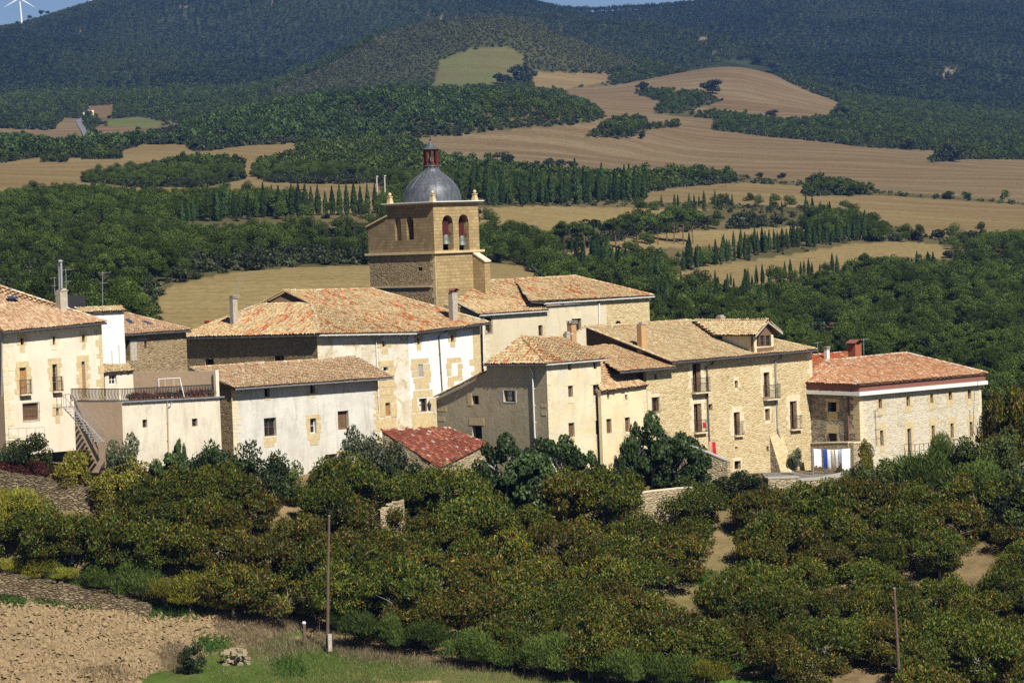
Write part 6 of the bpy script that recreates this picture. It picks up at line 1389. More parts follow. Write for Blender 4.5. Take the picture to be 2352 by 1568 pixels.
# nave wings
E0 = at(zD(488, 357), 262.); E1 = slide(E0, 44, zD(914, 329))
roof(ch, [[E0, E1, at(zD(798, 272), 269.6), at(zD(705, 150), 274.), at(zD(545, 152), 272.5), at(zD(345, 285), 265.4)]], 'old', [[E0, at(zD(345, 285), 265.4)], [at(zD(705, 148), 274.5), at(zD(545, 152), 272.5)]], 101, 'front_wing_roof', white=.5)
gutter(ch, E0-Vector((0, 0, .12)), E1-Vector((0, 0, .12)), 'white_paint', .075)
W = wall_under(E0, E1, zD(503, 365), zD(903, 338), Z(zD(600, 900), 263), .35); W.window(ch, zD(521, 378), zD(562, 470), 'glass', d=.3); W.window(ch, zD(848, 423), zD(874, 490), 'glass', d=.2); W.build(MT['st_church'], ch); W.grille(ch, zD(519, 376), zD(564, 472), .08)
W.quoins(ch, 'l', W.z0+2, W.A.z-.2, 'quoin_pale', .7, .4, .4); W.pipe(ch, [zD(503, 362), zD(510, 690)], 'white_paint', .065); W.stones(ch, [(zD(876, 425), zD(890, 492))], 'quoin')
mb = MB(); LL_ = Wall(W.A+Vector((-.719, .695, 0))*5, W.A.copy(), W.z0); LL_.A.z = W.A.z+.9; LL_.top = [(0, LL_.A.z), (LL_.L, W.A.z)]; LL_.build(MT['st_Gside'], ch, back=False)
E0 = at(zD(884, 284), 268.); E1 = slide(E0, 42, zD(1558, 242)); Ra = at(zD(815, 139), 275.5); Rb = at(zD(1070, 124), 279.); Ea = slide(E0, 222, zD(800, 277)); Rc = slide(Ra, 222, zD(707, 146))
roof(ch, [[Ea, E1, Rb, Ra, Rc]], 'old', [[E0, Ra], [Rc, Ra], [Ra, Rb], [Rb, E1], [Ea, Rc]], 111, 'nave_roof', white=.2)
gutter(ch, E0-Vector((0, 0, .12)), E1-Vector((0, 0, .12)), 'white_paint', .085); gutter(ch, Ea-Vector((0, 0, .1)), E0-Vector((0, 0, .1)), 'zinc_dark', .07)
for pl_, pr_, mt_ in ((zD(898, 292), zD(1262, 268), 'st_church'), (zD(1262, 268), zD(1524, 252), 'rb_S')):
    W = wall_under(E0, E1, pl_, pr_, Z(zD(1000, 820), 270), .35)
    if mt_ == 'st_church': W.window(ch, zD(1052, 383), zD(1110, 458), 'glass', d=.3)
    else: W.opening(zD(1318, 396), zD(1358, 470), arch=True, d=.4)
    W.build(MT[mt_], ch)
    if mt_ == 'st_church': W.frame_stones(ch, zD(1052, 383), zD(1110, 458), .1, 'quoin_pale', .2, .75); W.pipe(ch, [zD(1226, 272), zD(1216, 290), zD(1218, 424)], 'white_paint', .07)
    else: W.quoins(ch, 'r', W.z0+2, W.B.z-.2, 'quoin', .6, .35, .35)
# stork-nest like bundle of rods on the verge of the big roof is an antenna
# ------------------------------------------------------------------ garden walls, poles, laundry, turbine
def stone_wall(ps, Y0, Y1, hpx, label, mat='rb_wall', coping='concrete', thick=.5, jag=.0, name='stone_wall', dy=None, depth=1.5, base=None):
    """top edge through photo points ps; hpx its height in photo pixels"""
    n = len(ps); t = thing(name, base_of(at(ps[0], Y0)), label, 'wall'); pts = []
    for i, p in enumerate(ps): pts.append(at(p, Y0+(Y1-Y0)*i/(n-1) if base is None else hit(p[0], base[i]).y+.2))
    mb = MB(); cp = MB(); u = RNG.uniform(0, 30)
    for a, b in zip(pts[:-1], pts[1:]):
        d = Vector((b.x-a.x, b.y-a.y, 0)); L = d.length; d /= L; nn = Vector((d.y, -d.x, 0)); H = hpx*a.y/F+depth
        k = max(1, int(L/.45)) if jag else 1
        for i in range(k):
            p = a+(b-a)*(i/k); q = a+(b-a)*((i+1)/k); j = RNG.uniform(-jag, jag) if jag else 0
            v0 = Vector((0, 0, j)); f = [(p-nn*thick/2), (q-nn*thick/2)]; r_ = [(p+nn*thick/2), (q+nn*thick/2)]; o_ = nn*(RNG.uniform(-.04, .04) if jag else 0)
            P_, Q_ = r_[0]+v0+o_, r_[1]+v0+o_; B_ = Vector((0, 0, -H))
            uu = u+L*i/k; uv = u+L*(i+1)/k
            mb.quad([P_+B_, Q_+B_, Q_, P_], [(uu, P_.z-H), (uv, Q_.z-H), (uv, Q_.z), (uu, P_.z)])
            mb.quad([P_, Q_, f[1]+v0, f[0]+v0], [(uu, 0), (uv, 0), (uv, thick), (uu, thick)])
            mb.quad([f[1]+v0+B_, f[0]+v0+B_, f[0]+v0, f[1]+v0], [(uu, 0), (uv, 0), (uv, H), (uu, H)])
            mb.quad([P_+B_, P_, f[0]+v0, f[0]+v0+B_], [(0, 0), (0, H), (thick, H), (thick, 0)]); mb.quad([Q_+B_, f[1]+v0+B_, f[1]+v0, Q_], [(0, 0), (thick, 0), (thick, H), (0, H)])
        if coping:
            cp.box(a-nn*(thick/2+.04)+Vector((0, 0, .0)), b-a, nn*(thick+.08), (0, 0, .1))
        u += L
    mb.build('masonry', MT[mat], t)
    if coping: cp.build('coping', MT[coping], t)
    if jag:
        st = MB()
        for a, b in zip(pts[:-1], pts[1:]):
            L = (b-a).length
            for i in range(int(L/.3)):
                q = a+(b-a)*RNG.random()+Vector((0, 0, RNG.uniform(-.03, .06))); s = RNG.uniform(.16, .5); st.cbox(q, s, s*.7, s*.35, RNG.uniform(0, 3))
        st.build('capstone', MT[mat], t)
    return t
stone_wall([zE(508, 1022), zE(925, 1196)], 235.6, 233.2, 90, 'sloping garden wall with pale coping descending beside the big fig tree', coping='concrete', thick=.5)
stone_wall([zE(912, 1198), zE(935, 1200)], 233.2, 233.3, 70, 'short pier ending the sloping garden wall', coping='concrete', thick=.5, name='wall_pier')
stone_wall([(1395, 1142), (1500, 1128), (1556, 1122), (1592, 1120)], 226.2, 228.4, 62, 'pale terrace wall in the gap of the orchard below the fig tree', coping='quoin_pale', base=[1206, 1203, 1200, 1198])
0 and stone_wall([(1556, 1122), (1620, 1112), (1700, 1105), (1765, 1102)], 228.4, 233, 95, 'terrace wall running behind the walnuts under the long stone house', coping='quoin_pale')
stone_wall([(1760, 1099), (1832, 1096)], 236.0, 238.2, 56, 'retaining wall below the downpipe of the long stone house', coping='concrete', thick=1.2, base=[1158, 1152])
stone_wall([(1834, 1103), (1900, 1098), (1955, 1086), (2080, 1080)], 238.3, 243.5, 56, 'long retaining wall with a paved top under the clothes line', coping='concrete', thick=1.6, base=[1152, 1148, 1136, 1118])
stone_wall([(1808, 1148), (1848, 1152)], 231.5, 232.5, 50, 'small grey wall end among the walnut trees', 'rb_dry', None, .5, .05)
stone_wall([zF(185, 755), zF(300, 750), zF(432, 748)], 250.2, 246.8, 70, 'low wall closing the yard behind the clothes line', coping='quoin_pale')
stone_wall([zF(432, 752), zF(545, 745)], 246.6, 248.2, 66, 'masonry gate pier with yellow creeper beside the laundry', coping='quoin_pale', thick=.7, name='gate_pier')
stone_wall([(2060, 1095), (2180, 1092), (2300, 1085)], 243, 246, 50, 'low roadside wall half hidden by feathery bushes', coping='quoin_pale')
stone_wall([(2302, 1222), (2330, 1222), (2420, 1240)], 228, 230, 20, 'pale kerb wall between the walnuts near the dark tree', coping='quoin_pale', depth=.6)
stone_wall([(-30, 1080), (60, 1092), (150, 1112), (255, 1126)], 226.5, 225.0, 62, 'dark dry-stone terrace wall under the burgundy creeper', 'rb_dry', None, .6, .07, base=[1150, 1158, 1168, 1172])
stone_wall([(-40, 1318), (20, 1322), (90, 1332), (200, 1352), (280, 1372), (345, 1392)], 217.8, 213.4, 44, 'old dry-stone wall along the edge of the ploughed field', 'rb_dry', None, .7, .1, depth=.8, base=[1362, 1368, 1378, 1392, 1404, 1412])
stone_wall([(870, 1172), (925, 1146)], 223.5, 224.5, 30, 'fragment of stone wall glimpsed between walnut crowns', 'rb_wall', None, .5, .08)
# paved yard
mb = MB(); y0 = at((1834, 1104), 238.8); q = [at((1760, 1099), hit(1760, 1158).y+1), at((1834, 1103), hit(1834, 1152).y+1), at((1955, 1086), hit(1955, 1136).y+1), at((2070, 1081), hit(2080, 1118).y+1)]
for a, b in zip(q[:-1], q[1:]): mb.quad([a, b, at((proj(b)[0]-12, 1083), 249.5), at((proj(a)[0]-12, 1085), 247.5)]); mb.build('yard', MT['concrete'], None, False, 'structure')
# clothes line and washing
A = at(zF(186, 786), 244.5); B = at(zF(432, 784), 246.2); t = thing('clothes_line', base_of(A), 'wire clothes line stretched across the paved yard', 'clothes line')
mb = MB(); mid = (A+B)/2-Vector((0, 0, .1)); mb.tube([A, mid, B], .012, 4); mb.build('line', MT['galv'], t); mb = MB(); mb.tube([A-Vector((0, 0, 2.6)), A+Vector((0, 0, .05))], .04, 6); mb.tube([B-Vector((0, 0, 2.6)), B+Vector((0, 0, .05))], .04, 6); mb.build('post', MT['galv'], t)
def cloth(f0, f1, drop, mat, label, seed, cat='washing', narrow=0.):
    r = np.random.default_rng(seed); n, m_ = 14, 8; mb = MB(); d = (B-A); nn = Vector((d.y, -d.x, 0)).normalized(); g = []
    for j in range(m_+1):
        row_ = []
        for i in range(n+1):
            f = f0+(f1-f0)*(i/n); fc = (f0+f1)/2; f = fc+(f-fc)*(1-narrow*j/m_); sag = -.1*4*f*(1-f); p = A+d*f+Vector((0, 0, sag-drop*(j/m_)*(1+.06*math.sin(i*.9+seed))))+nn*(.05+.07*math.sin(i*1.3+seed)*(j/m_)**.6); row_.append(p)
        g.append(row_)
    for j in range(m_):
        for i in range(n): mb.quad([g[j+1][i], g[j+1][i+1], g[j][i+1], g[j][i]])
    o = mb.build('hanging_cloth', MT[mat], None, True); tag(o, label, cat)
cloth(.02, .22, 1.5, 'cloth_white', 'white sheet at the left end of the clothes line', 1); cloth(.26, .37, 1.65, 'cloth_blue', 'blue garment hanging on the clothes line among white sheets', 2, narrow=.2)
cloth(.38, .47, 1.6, 'cloth_white', 'white sheet right beside the blue garment on the line', 3, narrow=.2); cloth(.49, .57, 1.3, 'st_M', 'cream towel hanging near the middle of the clothes line', 5, narrow=.2); cloth(.59, .67, 1.5, 'cloth_white', 'narrow white sheet between the cream and the pale blue washing', 6, narrow=.25); cloth(.68, .74, 1.2, 'cloth_pale', 'small pale blue towel on the right half of the clothes line', 11, narrow=.2); cloth(.76, .99, 1.8, 'cloth_white', 'large white sheet at the right end of the clothes line', 4, narrow=.1)
# red cloths on the long stone house
A = at(zE(738, 912), 240.6); B = at(zE(772, 912), 241.); cloth(.1, .9, .42, 'cloth_red', 'small red cloth drying on the balcony rail', 7)
A = at(zE(786, 1050), 239.0); B = at(zE(836, 1052), 239.6); cloth(.0, .45, 1.25, 'cloth_pink', 'faded striped cloth hung beside the dark downpipe', 8, narrow=-.4); cloth(.45, .95, 1.3, 'cloth_red', 'red towel hung low by the dark downpipe', 9, narrow=-.2)
# poles
for (a, b, Y, lb) in (((756, 1184), (751, 1472), 205.6, 'slim straight wooden pole standing at the near edge of the orchard'), ((2054, 1350), (2074, 1700), 191.5, 'leaning wooden pole rising through the walnuts')):
    p = at(b, Y); q = at(a, Y); t = thing('utility_pole', (p.x, p.y, p.z), lb, 'pole'); mb = MB(); mb.tube([p-Vector((0, 0, 1)), (p+q)/2, q], [.13, .11, .085], 10); mb.build('shaft', MT['pole'], t)
    mb = MB(); mb.lathe(q-Vector((0, 0, .02)), [(.1, 0), (.1, .05), (.0, .07)], 8); mb.build('cap', MT['galv'], t)
p = at((699, 1452), 206.3); o = thing('concrete_marker', (p.x, p.y, p.z), 'short concrete post capped with a white bag at the field corner', 'post'); mb = MB(); mb.cbox(p-Vector((0, 0, .6)), .22, .22, 1.25, .3); mb.build('post', MT['pole'], o)
mb = MB(); mb.lathe(p+Vector((0, 0, .62)), [(.02, 0), (.13, .03), (.15, .1), (.1, .18), (.03, .21)], 7); mb.build('plastic_cap', MT['cloth_white'], o)
for x, y0, y1, m_, lb in ((757, 1455, 1482, 'chimney', 'squat concrete stub at the foot of the slim wooden pole'),):
    p = at((x, y1), 205.3); o = thing('boundary_stone', (p.x, p.y, p.z), lb, 'post'); mb = MB(); mb.cbox(p-Vector((0, 0, .4)), .3, .2, .4+(y1-y0)*p.y/F, .5); mb.build('post', MT[m_], o)
for z5x, za, zb_, m_, lb in ((126, 905, 1030, 'rust', 'rusty fence stake just left of the slim wooden pole'), (525, 985, 1130, 'rust', 'rusty fence stake between the second and third feathery shrub'), (988, 1060, 1200, 'rust', 'rusty fence stake in the dry grass before the middle shrubs'), (1465, 1145, 1275, 'wood_light', 'orange-brown wooden stake between the shrubs'), (1912, 1230, 1320, 'rust', 'short dark stake before the right-hand round shrub')):
    Y = hit(*z5(z5x, zb_)).y; p = at(z5(z5x, zb_), Y); q = at(z5(z5x, za), Y); o = thing('fence_stake', (p.x, p.y, p.z), lb, 'stake'); mb = MB(); mb.tube([p-Vector((0, 0, .3)), q], .03, 5); mb.build('rod', MT[m_], o)
q = [at(zA(620, 1400), 222.), at(zA(622, 1470), 222.)]; o = thing('fence_stake', tuple(q[1]), 'white stake standing on the dry-stone terrace wall', 'stake'); mb = MB(); mb.tube([q[1]-Vector((0, 0, .6)), q[0]], .03, 5); mb.build('rod', MT['white_paint'], o)
p = hit(*z5(600, 1220)); 
p = at(zA(0, 0), 10)
p = hit(*z4(1740, 1350)); t = thing('rubble_heap', tuple(p), 'heap of pale rubble stones in the grass below the ploughed field', 'stone heap'); mb = MB(); r = np.random.default_rng(3)
for k in range(110): s = r.uniform(.16, .5); mb.cbox(p+Vector((r.normal()*.42, r.normal()*.3, r.uniform(-.15, 1.0))), s, s*.7, s*.45, r.uniform(0, 3))
mb.build('stones', MT['pile'], t)
# cables at the right
for a, b, Ya, Yb, lb in ((zF(1298, 285), zF(1640, 385), 258, 250, 'upper power cable sagging right from the eave of the cornice house'), (zF(1290, 408), zF(1640, 484), 257, 250, 'middle power cable leaving the wall of the cornice house'), (zF(1300, 606), zF(1640, 588), 257, 250, 'lower power cable from the cornice house into the dark tree')):
    p, q = at(a, Ya), at(b, Yb); mb = MB(); mb.tube([p+(q-p)*k/8-Vector((0, 0, .35*(1-(k/4-1)**2))) for k in range(9)], .035, 5); tag(mb.build('power_cable', MT['iron']), lb, 'cable')
p = at(zF(1380, 750), 247); t = thing('street_lamp', (p.x, p.y, p.z), 'thin dark street lamp in the bushes right of the cornice house', 'street lamp'); mb = MB(); mb.tube([p-Vector((0, 0, 3)), at(zF(1378, 668), 247)], .05, 6); mb.build('post', MT['iron'], t); mb = MB(); mb.lathe(at(zF(1378, 668), 247), [(.05, 0), (.18, .1), (.2, .3), (.05, .45), (0, .5)], 8); mb.build('lamp_head', MT['iron'], t)
# wind turbines on the ridge
def turbine(base, hub, blades, bw, label):
    t = thing('wind_turbine', tuple(base), label, 'wind turbine'); mb = MB(); H = hub-base; mb.tube([base-Vector((0, 0, 12)), base+H*.5, hub-Vector((0, 0, .8))], [1.35, 1.1, .75], 14); mb.build('tower', MT['turbine'], t)
    mb = MB(); mb.tube([hub+Vector((0, 4.5, .2)), hub+Vector((0, 3, .3)), hub-Vector((0, 1.2, 0)), hub-Vector((0, 2.2, 0))], [.9, 1.25, 1.1, .5], 10); mb.build('nacelle', MT['turbine'], t)
    for ang in blades:
        d = Vector((math.sin(ang), 0, math.cos(ang))); c = Vector((0, 1, 0)); e = d.cross(c); mb = MB(); o = hub-Vector((0, 1.8, 0)); pr_ = []
        for f, w, th in ((0, .35, .35), (.12, .9, .25), (.35, .75, .15), (.7, .45, .09), (1., .12, .04)):
            p = o+d*bw*f; b = len(mb.v)
            for k in range(8): wv_ = 2*math.pi*k/8; mb.v.append(tuple(p+e*w*math.cos(wv_)+c*th*math.sin(wv_)))
            if f > 0:
                for k in range(8): mb.f.append((b-8+k, b-8+(k+1) % 8, b+(k+1) % 8, b+k)); mb.m.append(0)
        mb.build('blade', MT['turbine'], t)
bs = at((52, 74), 3370); hb = at((45, -3), 3370); turbine(bs, hb, [rad(122), rad(242), rad(2)], 21, 'white wind turbine on the left skyline with its mast in full view')
bs = at((210, 14), 3420); hb = at((207, -62), 3420); turbine(bs, hb, [rad(60), rad(180+20), rad(310)], 21, 'second wind turbine showing only the foot of its mast above the ridge')
# far farmhouse, monuments and roads
p = hit(206, 268); t = thing('farmhouse', tuple(p), 'tiny yellow farmhouse in the far valley at the left', 'house'); mb = MB(); mb.cbox(p, 4, 5, 4.2, .5); mb.cbox(p+Vector((-3.6, 1, 0)), 3, 4, 2.8, .5); mb.build('wall', MT['st_J'], t); mb = MB(); mb.cbox(p+Vector((0, 0, 4.2)), 4.5, 5.5, .4, .5); mb.cbox(p+Vector((-3.6, 1, 2.8)), 3.4, 4.4, .3, .5); mb.build('roof', MT['tile_bed'], t)
for dx in (1.2, -1.): mb = MB(); q = p+Vector((dx*.8+.6, -2.5, 2.2)); mb.cbox(q, .8, .3, 1.1, .5); mb.build('window', MT['glass'], t)
for x, y0, y1, lb in ((866, 432, 404, 'left of two white pillars among the trees by the cypress row'), (884, 432, 403, 'right, slightly taller of two white pillars by the cypress row')):
    p = at((x, y1), 668); b = at((x, y0), 668); t = thing('white_pillar', (b.x, b.y, b.z), lb, 'pillar'); mb = MB(); mb.cbox(b-Vector((0, 0, 1)), .28, .26, p.z-b.z+.8, .3); mb.build('shaft', MT['chimney'], t); mb = MB(); mb.cbox(p-Vector((0, 0, .2)), .5, .48, .15, .3); mb.build('cap', MT['white_paint'], t)
def road(ps, w, lift=.5):
    mb = MB(); q = [hit(*p) for p in ps]; L = []; 
    for i, p in enumerate(q): d = (q[min(i+1, len(q)-1)]-q[max(i-1, 0)]); d.z = 0; d.normalize(); n = Vector((d.y, -d.x, 0)); L.append((p-n*w/2+Vector((0, 0, lift)), p+n*w/2+Vector((0, 0, lift))))
    for a, b in zip(L[:-1], L[1:]): mb.quad([a[0], a[1], b[1], b[0]])
    mb.build('road', MT['road'], None, False, 'structure')
MT['road'] = plain('asphalt', (.16, .165, .18), .9, var=.15); MT['track'] = plain('pale_track', (.42, .36, .26), .95, var=.2)
road([(203, 316), (196, 302), (188, 288), (184, 278), (200, 270)], 5); road([(735, 320), (760, 316), (790, 300)], 5)
MT['road'] = MT['track']; road([(2222, 655), (2250, 650), (2295, 640)], 4, .3); road([(1790, 755), (1815, 742), (1840, 725)], 3, .3)
# ------------------------------------------------------------------ bushes round the houses and the field edge
def bush(kind, px, py_top, py_base, wpx, Y, name, label, cat='shrub', group=None, base_h=None):
    BH = {'fig': 3.1, 'feather': 1.75, 'feather_yellow': 1.75}.get(kind, 1.8); BW = {'fig': 4.9, 'feather': 1.7, 'feather_yellow': 1.7}.get(kind, 2.5)
    p = hit(px, py_base+(0 if Y is None else 10)); Y = p.y; top = at((px, py_top), Y); hh = max(top.z-p.z, .5)/BH; ww = wpx*Y/F/BW
    return tree(kind, tuple(p), 1, RNG.random()*6.28, name, label, cat, group, 3, (ww, ww, hh))
bush('shrub', 78, 1000, 1080, 105, 222.5, 'shrub', 'dark rose bush with pink flowers under the cream house windows'); bush('shrub_dark', 20, 1020, 1085, 90, 222.4, 'shrub', 'dark bush at the left frame of the cream house garden')
for i, (x, yt, yb, w) in enumerate([(10, 1046, 1090, 80), (60, 1054, 1100, 80), (110, 1072, 1110, 80), (155, 1088, 1120, 70), (300, 1130, 1165, 80)]): bush('shrub_red', x, yt, yb, w, 221.5, 'creeper', 'burgundy creeper mound spilling over the dry-stone terrace wall', 'creeper', 'burgundy creeper along the wall')
bush('shrub_gold', 178, 1030, 1110, 80, 219.5, 'shrub', 'yellowing bush below the metal stair'); bush('shrub_gold', 150, 1060, 1130, 80, 219.5, 'shrub', 'olive bush under the foot of the stair left of the pale shrub')
bush('shrub_grey', 282, 1012, 1120, 85, 218.2, 'shrub', 'airy grey-green shrub at the corner of the terrace block'); bush('shrub_gold', 312, 1062, 1150, 110, 217.5, 'shrub', 'bright yellow-green bush before the terrace block')
bush('shrub_gold', 240, 1090, 1160, 90, 218, 'shrub', 'yellow-green bush right of the dry-stone terrace wall'); bush('fig', 395, 1050, 1140, 100, 217.6, 'fig_tree', 'young fig tree sprouting in front of the terrace block wall', 'fig tree'); bush('fig', 415, 1018, 1110, 34, 218., 'fig_tree', 'single tall fig shoot against the terrace block wall', 'fig tree')
bush('shrub_dark', 470, 1015, 1130, 100, 221.5, 'shrub', 'dark bush filling the corner between the terrace block and the long pale house'); bush('shrub_dark', 545, 1010, 1140, 130, 224, 'shrub', 'tall dark rose thicket at the left corner of the long pale house'); bush('shrub_dark', 610, 1048, 1150, 110, 225, 'shrub', 'dark rose thicket under the left window of the long pale house'); bush('shrub', 668, 1075, 1150, 80, 225.5, 'shrub', 'low pointed bush in front of the long pale house')
bush('fig', 500, 1040, 1150, 70, 218.6, 'fig_tree', 'fig sapling between the two dark thickets', 'fig tree')
bush('shrub_grey', 822, 1000, 1130, 90, 227., 'shrub', 'pale twiggy bush beside the reddish door'); bush('shrub_grey', 882, 1010, 1140, 110, 225.5, 'shrub', 'grey bush climbing the end of the ruined shed'); bush('shrub_dark', 925, 1040, 1150, 100, 223.5, 'shrub', 'dark bush under the broken edge of the red shed roof'); bush('shrub', 960, 1072, 1150, 80, 222.5, 'shrub', 'green bush at the lowest corner of the red shed roof')
bush('fig', 1165, 1010, 1140, 150, 224.5, 'fig_tree', 'broad fig tree below the grey side wall, its left half', 'fig tree'); bush('fig', 1275, 1012, 1140, 160, 225.5, 'fig_tree', 'broad fig tree below the lit yellowed wall', 'fig tree'); bush('fig', 1348, 1045, 1140, 90, 226.5, 'fig_tree', 'smaller fig bush at the foot of the yellowed house corner', 'fig tree'); bush('fig', 1225, 1050, 1180, 170, 223, 'fig_tree', 'lowest fig bush in the clump under the pyramid-roofed house', 'fig tree')
bush('fig', 1500, 962, 1110, 130, 230.2, 'fig_tree', 'tall dark fig tree in front of the low yellow house', 'fig tree'); bush('fig', 1560, 1005, 1120, 150, 230.6, 'fig_tree', 'spreading dark fig along the sloping garden wall', 'fig tree'); bush('fig', 1455, 1010, 1110, 70, 229.8, 'fig_tree', 'left arm of the dark fig group by the low yellow house', 'fig tree'); bush('fig', 1622, 1060, 1125, 90, 231., 'fig_tree', 'low fig bush at the end of the sloping garden wall', 'fig tree')
bush('fig', 1606, 995, 1050, 38, 234.6, 'fig_tree', 'small fig shoot showing above the sloping garden wall', 'fig tree'); bush('shrub_grey', 1826, 1035, 1082, 34, 239.5, 'shrub', 'small grey shrub by the foot of the white downpipe end'); bush('shrub_gold', 1992, 1020, 1085, 40, 244.5, 'creeper', 'yellow-green creeper on the masonry gate pier', 'creeper')
for i, (k, x, yt, yb, w, Y, lb) in enumerate([('feather', 2090, 1055, 1150, 120, 241, 'grey-green feathery bush under the balcony of the cornice house'), ('feather', 2150, 1050, 1160, 120, 240, 'feathery tamarisk below the right end of the balcony'), ('feather', 2170, 1005, 1110, 80, 245, 'tall feathery bush in front of the balcony'), ('shrub', 2230, 1020, 1120, 110, 244, 'loose green bush at the right foot of the cornice house'), ('shrub', 2300, 1000, 1100, 110, 245, 'loose green bush right of the cornice house corner'), ('feather', 2240, 1080, 1180, 130, 238, 'feathery bush in the hollow below the cornice house'), ('shrub_dark', 2330, 1060, 1190, 110, 236, 'dark bush at the right frame above the pale kerb wall'), ('shrub', 2030, 1060, 1140, 90, 241, 'green bush right of the gate pier'), ('shrub', 1965, 1075, 1150, 80, 238.5, 'green bush under the gate pier'), ('shrub', 2290, 1120, 1200, 110, 234, 'green bush behind the last walnuts at the right'), ('shrub_dark', 2340, 1130, 1240, 100, 231, 'dense dark bush above the orchard at the right frame'), ('shrub', 1690, 1085, 1130, 60, 234.5, 'climbing shrub on top of the terrace wall')]): bush(k, x, yt, yb, w, Y, 'shrub', lb)
for x, yt, yb, w, Y, lb in ((2322, 868, 1075, 150, 246.5, 'big dark walnut at the right frame beside the cornice house'), (2385, 900, 1085, 160, 245.5, 'dark walnut cut by the right frame'), (2330, 960, 1100, 130, 244, 'lower dark walnut in front of the big one at the right frame')):
    p = at((x, yb), Y); tp = at((x, yt), Y); hh = (tp.z-p.z)/4.9; ww = w*Y/F/6.; tree('walnut', tuple(p), 1, RNG.random()*6, 'walnut_tree', lb, 'walnut tree', None, 6, (ww, ww, hh))
for i, (k, x, yt, yb, w, lb) in enumerate([('shrub', 1590, 1095, 1165, 110, 'leafy bush just right of the pale terrace wall'), ('shrub', 1650, 1098, 1160, 110, 'leafy bush under the end of the sloping garden wall'), ('shrub_dark', 1715, 1092, 1160, 90, 'dark bush left of the long retaining wall'), ('shrub', 2010, 1085, 1150, 110, 'leafy bush at the right end of the long retaining wall'), ('shrub_gold', 2075, 1075, 1140, 100, 'yellow-green bush below the low roadside wall'), ('feather', 2120, 1062, 1140, 110, 'soft feathery bush before the low roadside wall'), ('shrub', 2190, 1070, 1150, 110, 'leafy bush midway along the low roadside wall'), ('feather', 2265, 1062, 1150, 120, 'soft feathery bush near the right end of the roadside wall'), ('shrub_dark', 2320, 1085, 1160, 110, 'dark bush at the right end of the roadside wall'), ('shrub', 1880, 1120, 1185, 90, 'leafy bush hiding the foot of the retaining wall'), ('shrub_gold', 1795, 1130, 1190, 70, 'yellowing bush at the foot of the retaining wall'), ('shrub_dark', 1420, 1090, 1170, 100, 'dark undergrowth left of the pale terrace wall'), ('shrub', 1000, 1085, 1160, 110, 'leafy bush right below the red shed roof'), ('shrub', 740, 1080, 1140, 100, 'leafy bush at the foot of the reddish door'), ('shrub', 2290, 1150, 1225, 120, 'leafy bush on the bare patch at the right frame'), ('shrub_dark', 2240, 1165, 1240, 110, 'dark bush on the bare patch left of the frame edge'), ('shrub', 2345, 1180, 1260, 110, 'bush cut by the right frame above the kerb wall'), ('shrub_gold', 345, 1095, 1165, 100, 'yellowish bush left of the young fig')]): bush(k, x, yt, yb, w, None, 'shrub', lb)
# feathery shrubs along the field edge
r = np.random.default_rng(8)
for i, (zx, zt, zb_, w, k) in enumerate([(258, 865, 1010, 130, 'feather'), (440, 905, 1105, 210, 'feather'), (640, 950, 1130, 170, 'feather'), (860, 965, 1140, 220, 'feather'), (1070, 1040, 1220, 190, 'feather'), (1210, 1060, 1240, 190, 'feather'), (1370, 1060, 1240, 170, 'feather'), (1560, 1080, 1290, 200, 'feather'), (1760, 1075, 1310, 210, 'feather'), (2010, 1140, 1330, 180, 'feather'), (2180, 1170, 1360, 200, 'feather'), (2330, 1180, 1380, 200, 'feather'), (2480, 1200, 1390, 200, 'feather'), (2640, 1220, 1400, 200, 'feather_yellow')]):
    x, yt = z5(zx, zt); _, yb = z5(zx, zb_); o_ = ['first', 'second', 'third', 'fourth', 'fifth', 'sixth', 'seventh', 'eighth', 'ninth', 'tenth', 'eleventh', 'twelfth', 'thirteenth', 'fourteenth'][i]
    bush(k, x, yt-14, yb, w*.3516*1.35, None, 'shrub', o_+' feathery shrub along the orchard edge, counting from the slim pole', 'shrub')
for i, (zx, zt, zb_, w, k, lb) in enumerate([(300, 640, 760, 150, 'feather_yellow', 'yellow feathery bush on the old dry-stone wall, nearest its ruined left end'), (60, 630, 720, 130, 'feather_yellow', 'low yellowish bush behind the left end of the old dry-stone wall'), (400, 670, 760, 90, 'feather', 'small green bush between two yellow ones on the old wall'), (490, 690, 780, 110, 'feather_yellow', 'golden feathery tuft over the middle of the old wall'), (700, 690, 840, 190, 'feather', 'green feathery shrub behind the middle of the old wall'), (860, 695, 860, 170, 'feather', 'green feathery shrub just left of the tallest one'), (1050, 670, 890, 190, 'feather', 'tallest green feathery shrub at the right end of the old wall'), (1220, 780, 930, 150, 'feather_yellow', 'dull olive shrub right of the tallest feathery one'), (1400, 765, 950, 230, 'feather_yellow', 'broad mossy yellow-green bush under the walnuts'), (1590, 800, 970, 160, 'feather_yellow', 'orange-tinged yellow bush right of the broad mossy bush'), (1720, 850, 990, 150, 'feather_yellow', 'small yellow-green bush at the ploughed field corner'), (1900, 860, 1000, 190, 'feather', 'pale green feathery bush above the dry brush'), (2080, 890, 1000, 150, 'feather_yellow', 'yellow brush behind the concrete post'), (2230, 920, 1010, 110, 'feather_yellow', 'low golden brush beside the concrete post')]):
    x, yt = z4(zx, zt); _, yb = z4(zx, zb_); bush(k, x, yt-16, yb+4, w*.3125*1.5, None, 'shrub', lb)
bush('feather_yellow', 35, 1128, 1230, 130, 217.5, 'shrub', 'tall bright yellow-green bush below the dark terrace wall'); bush('feather_yellow', 10, 1150, 1260, 80, 216.5, 'shrub', 'yellow-green bush cut by the left frame below the dark terrace wall')
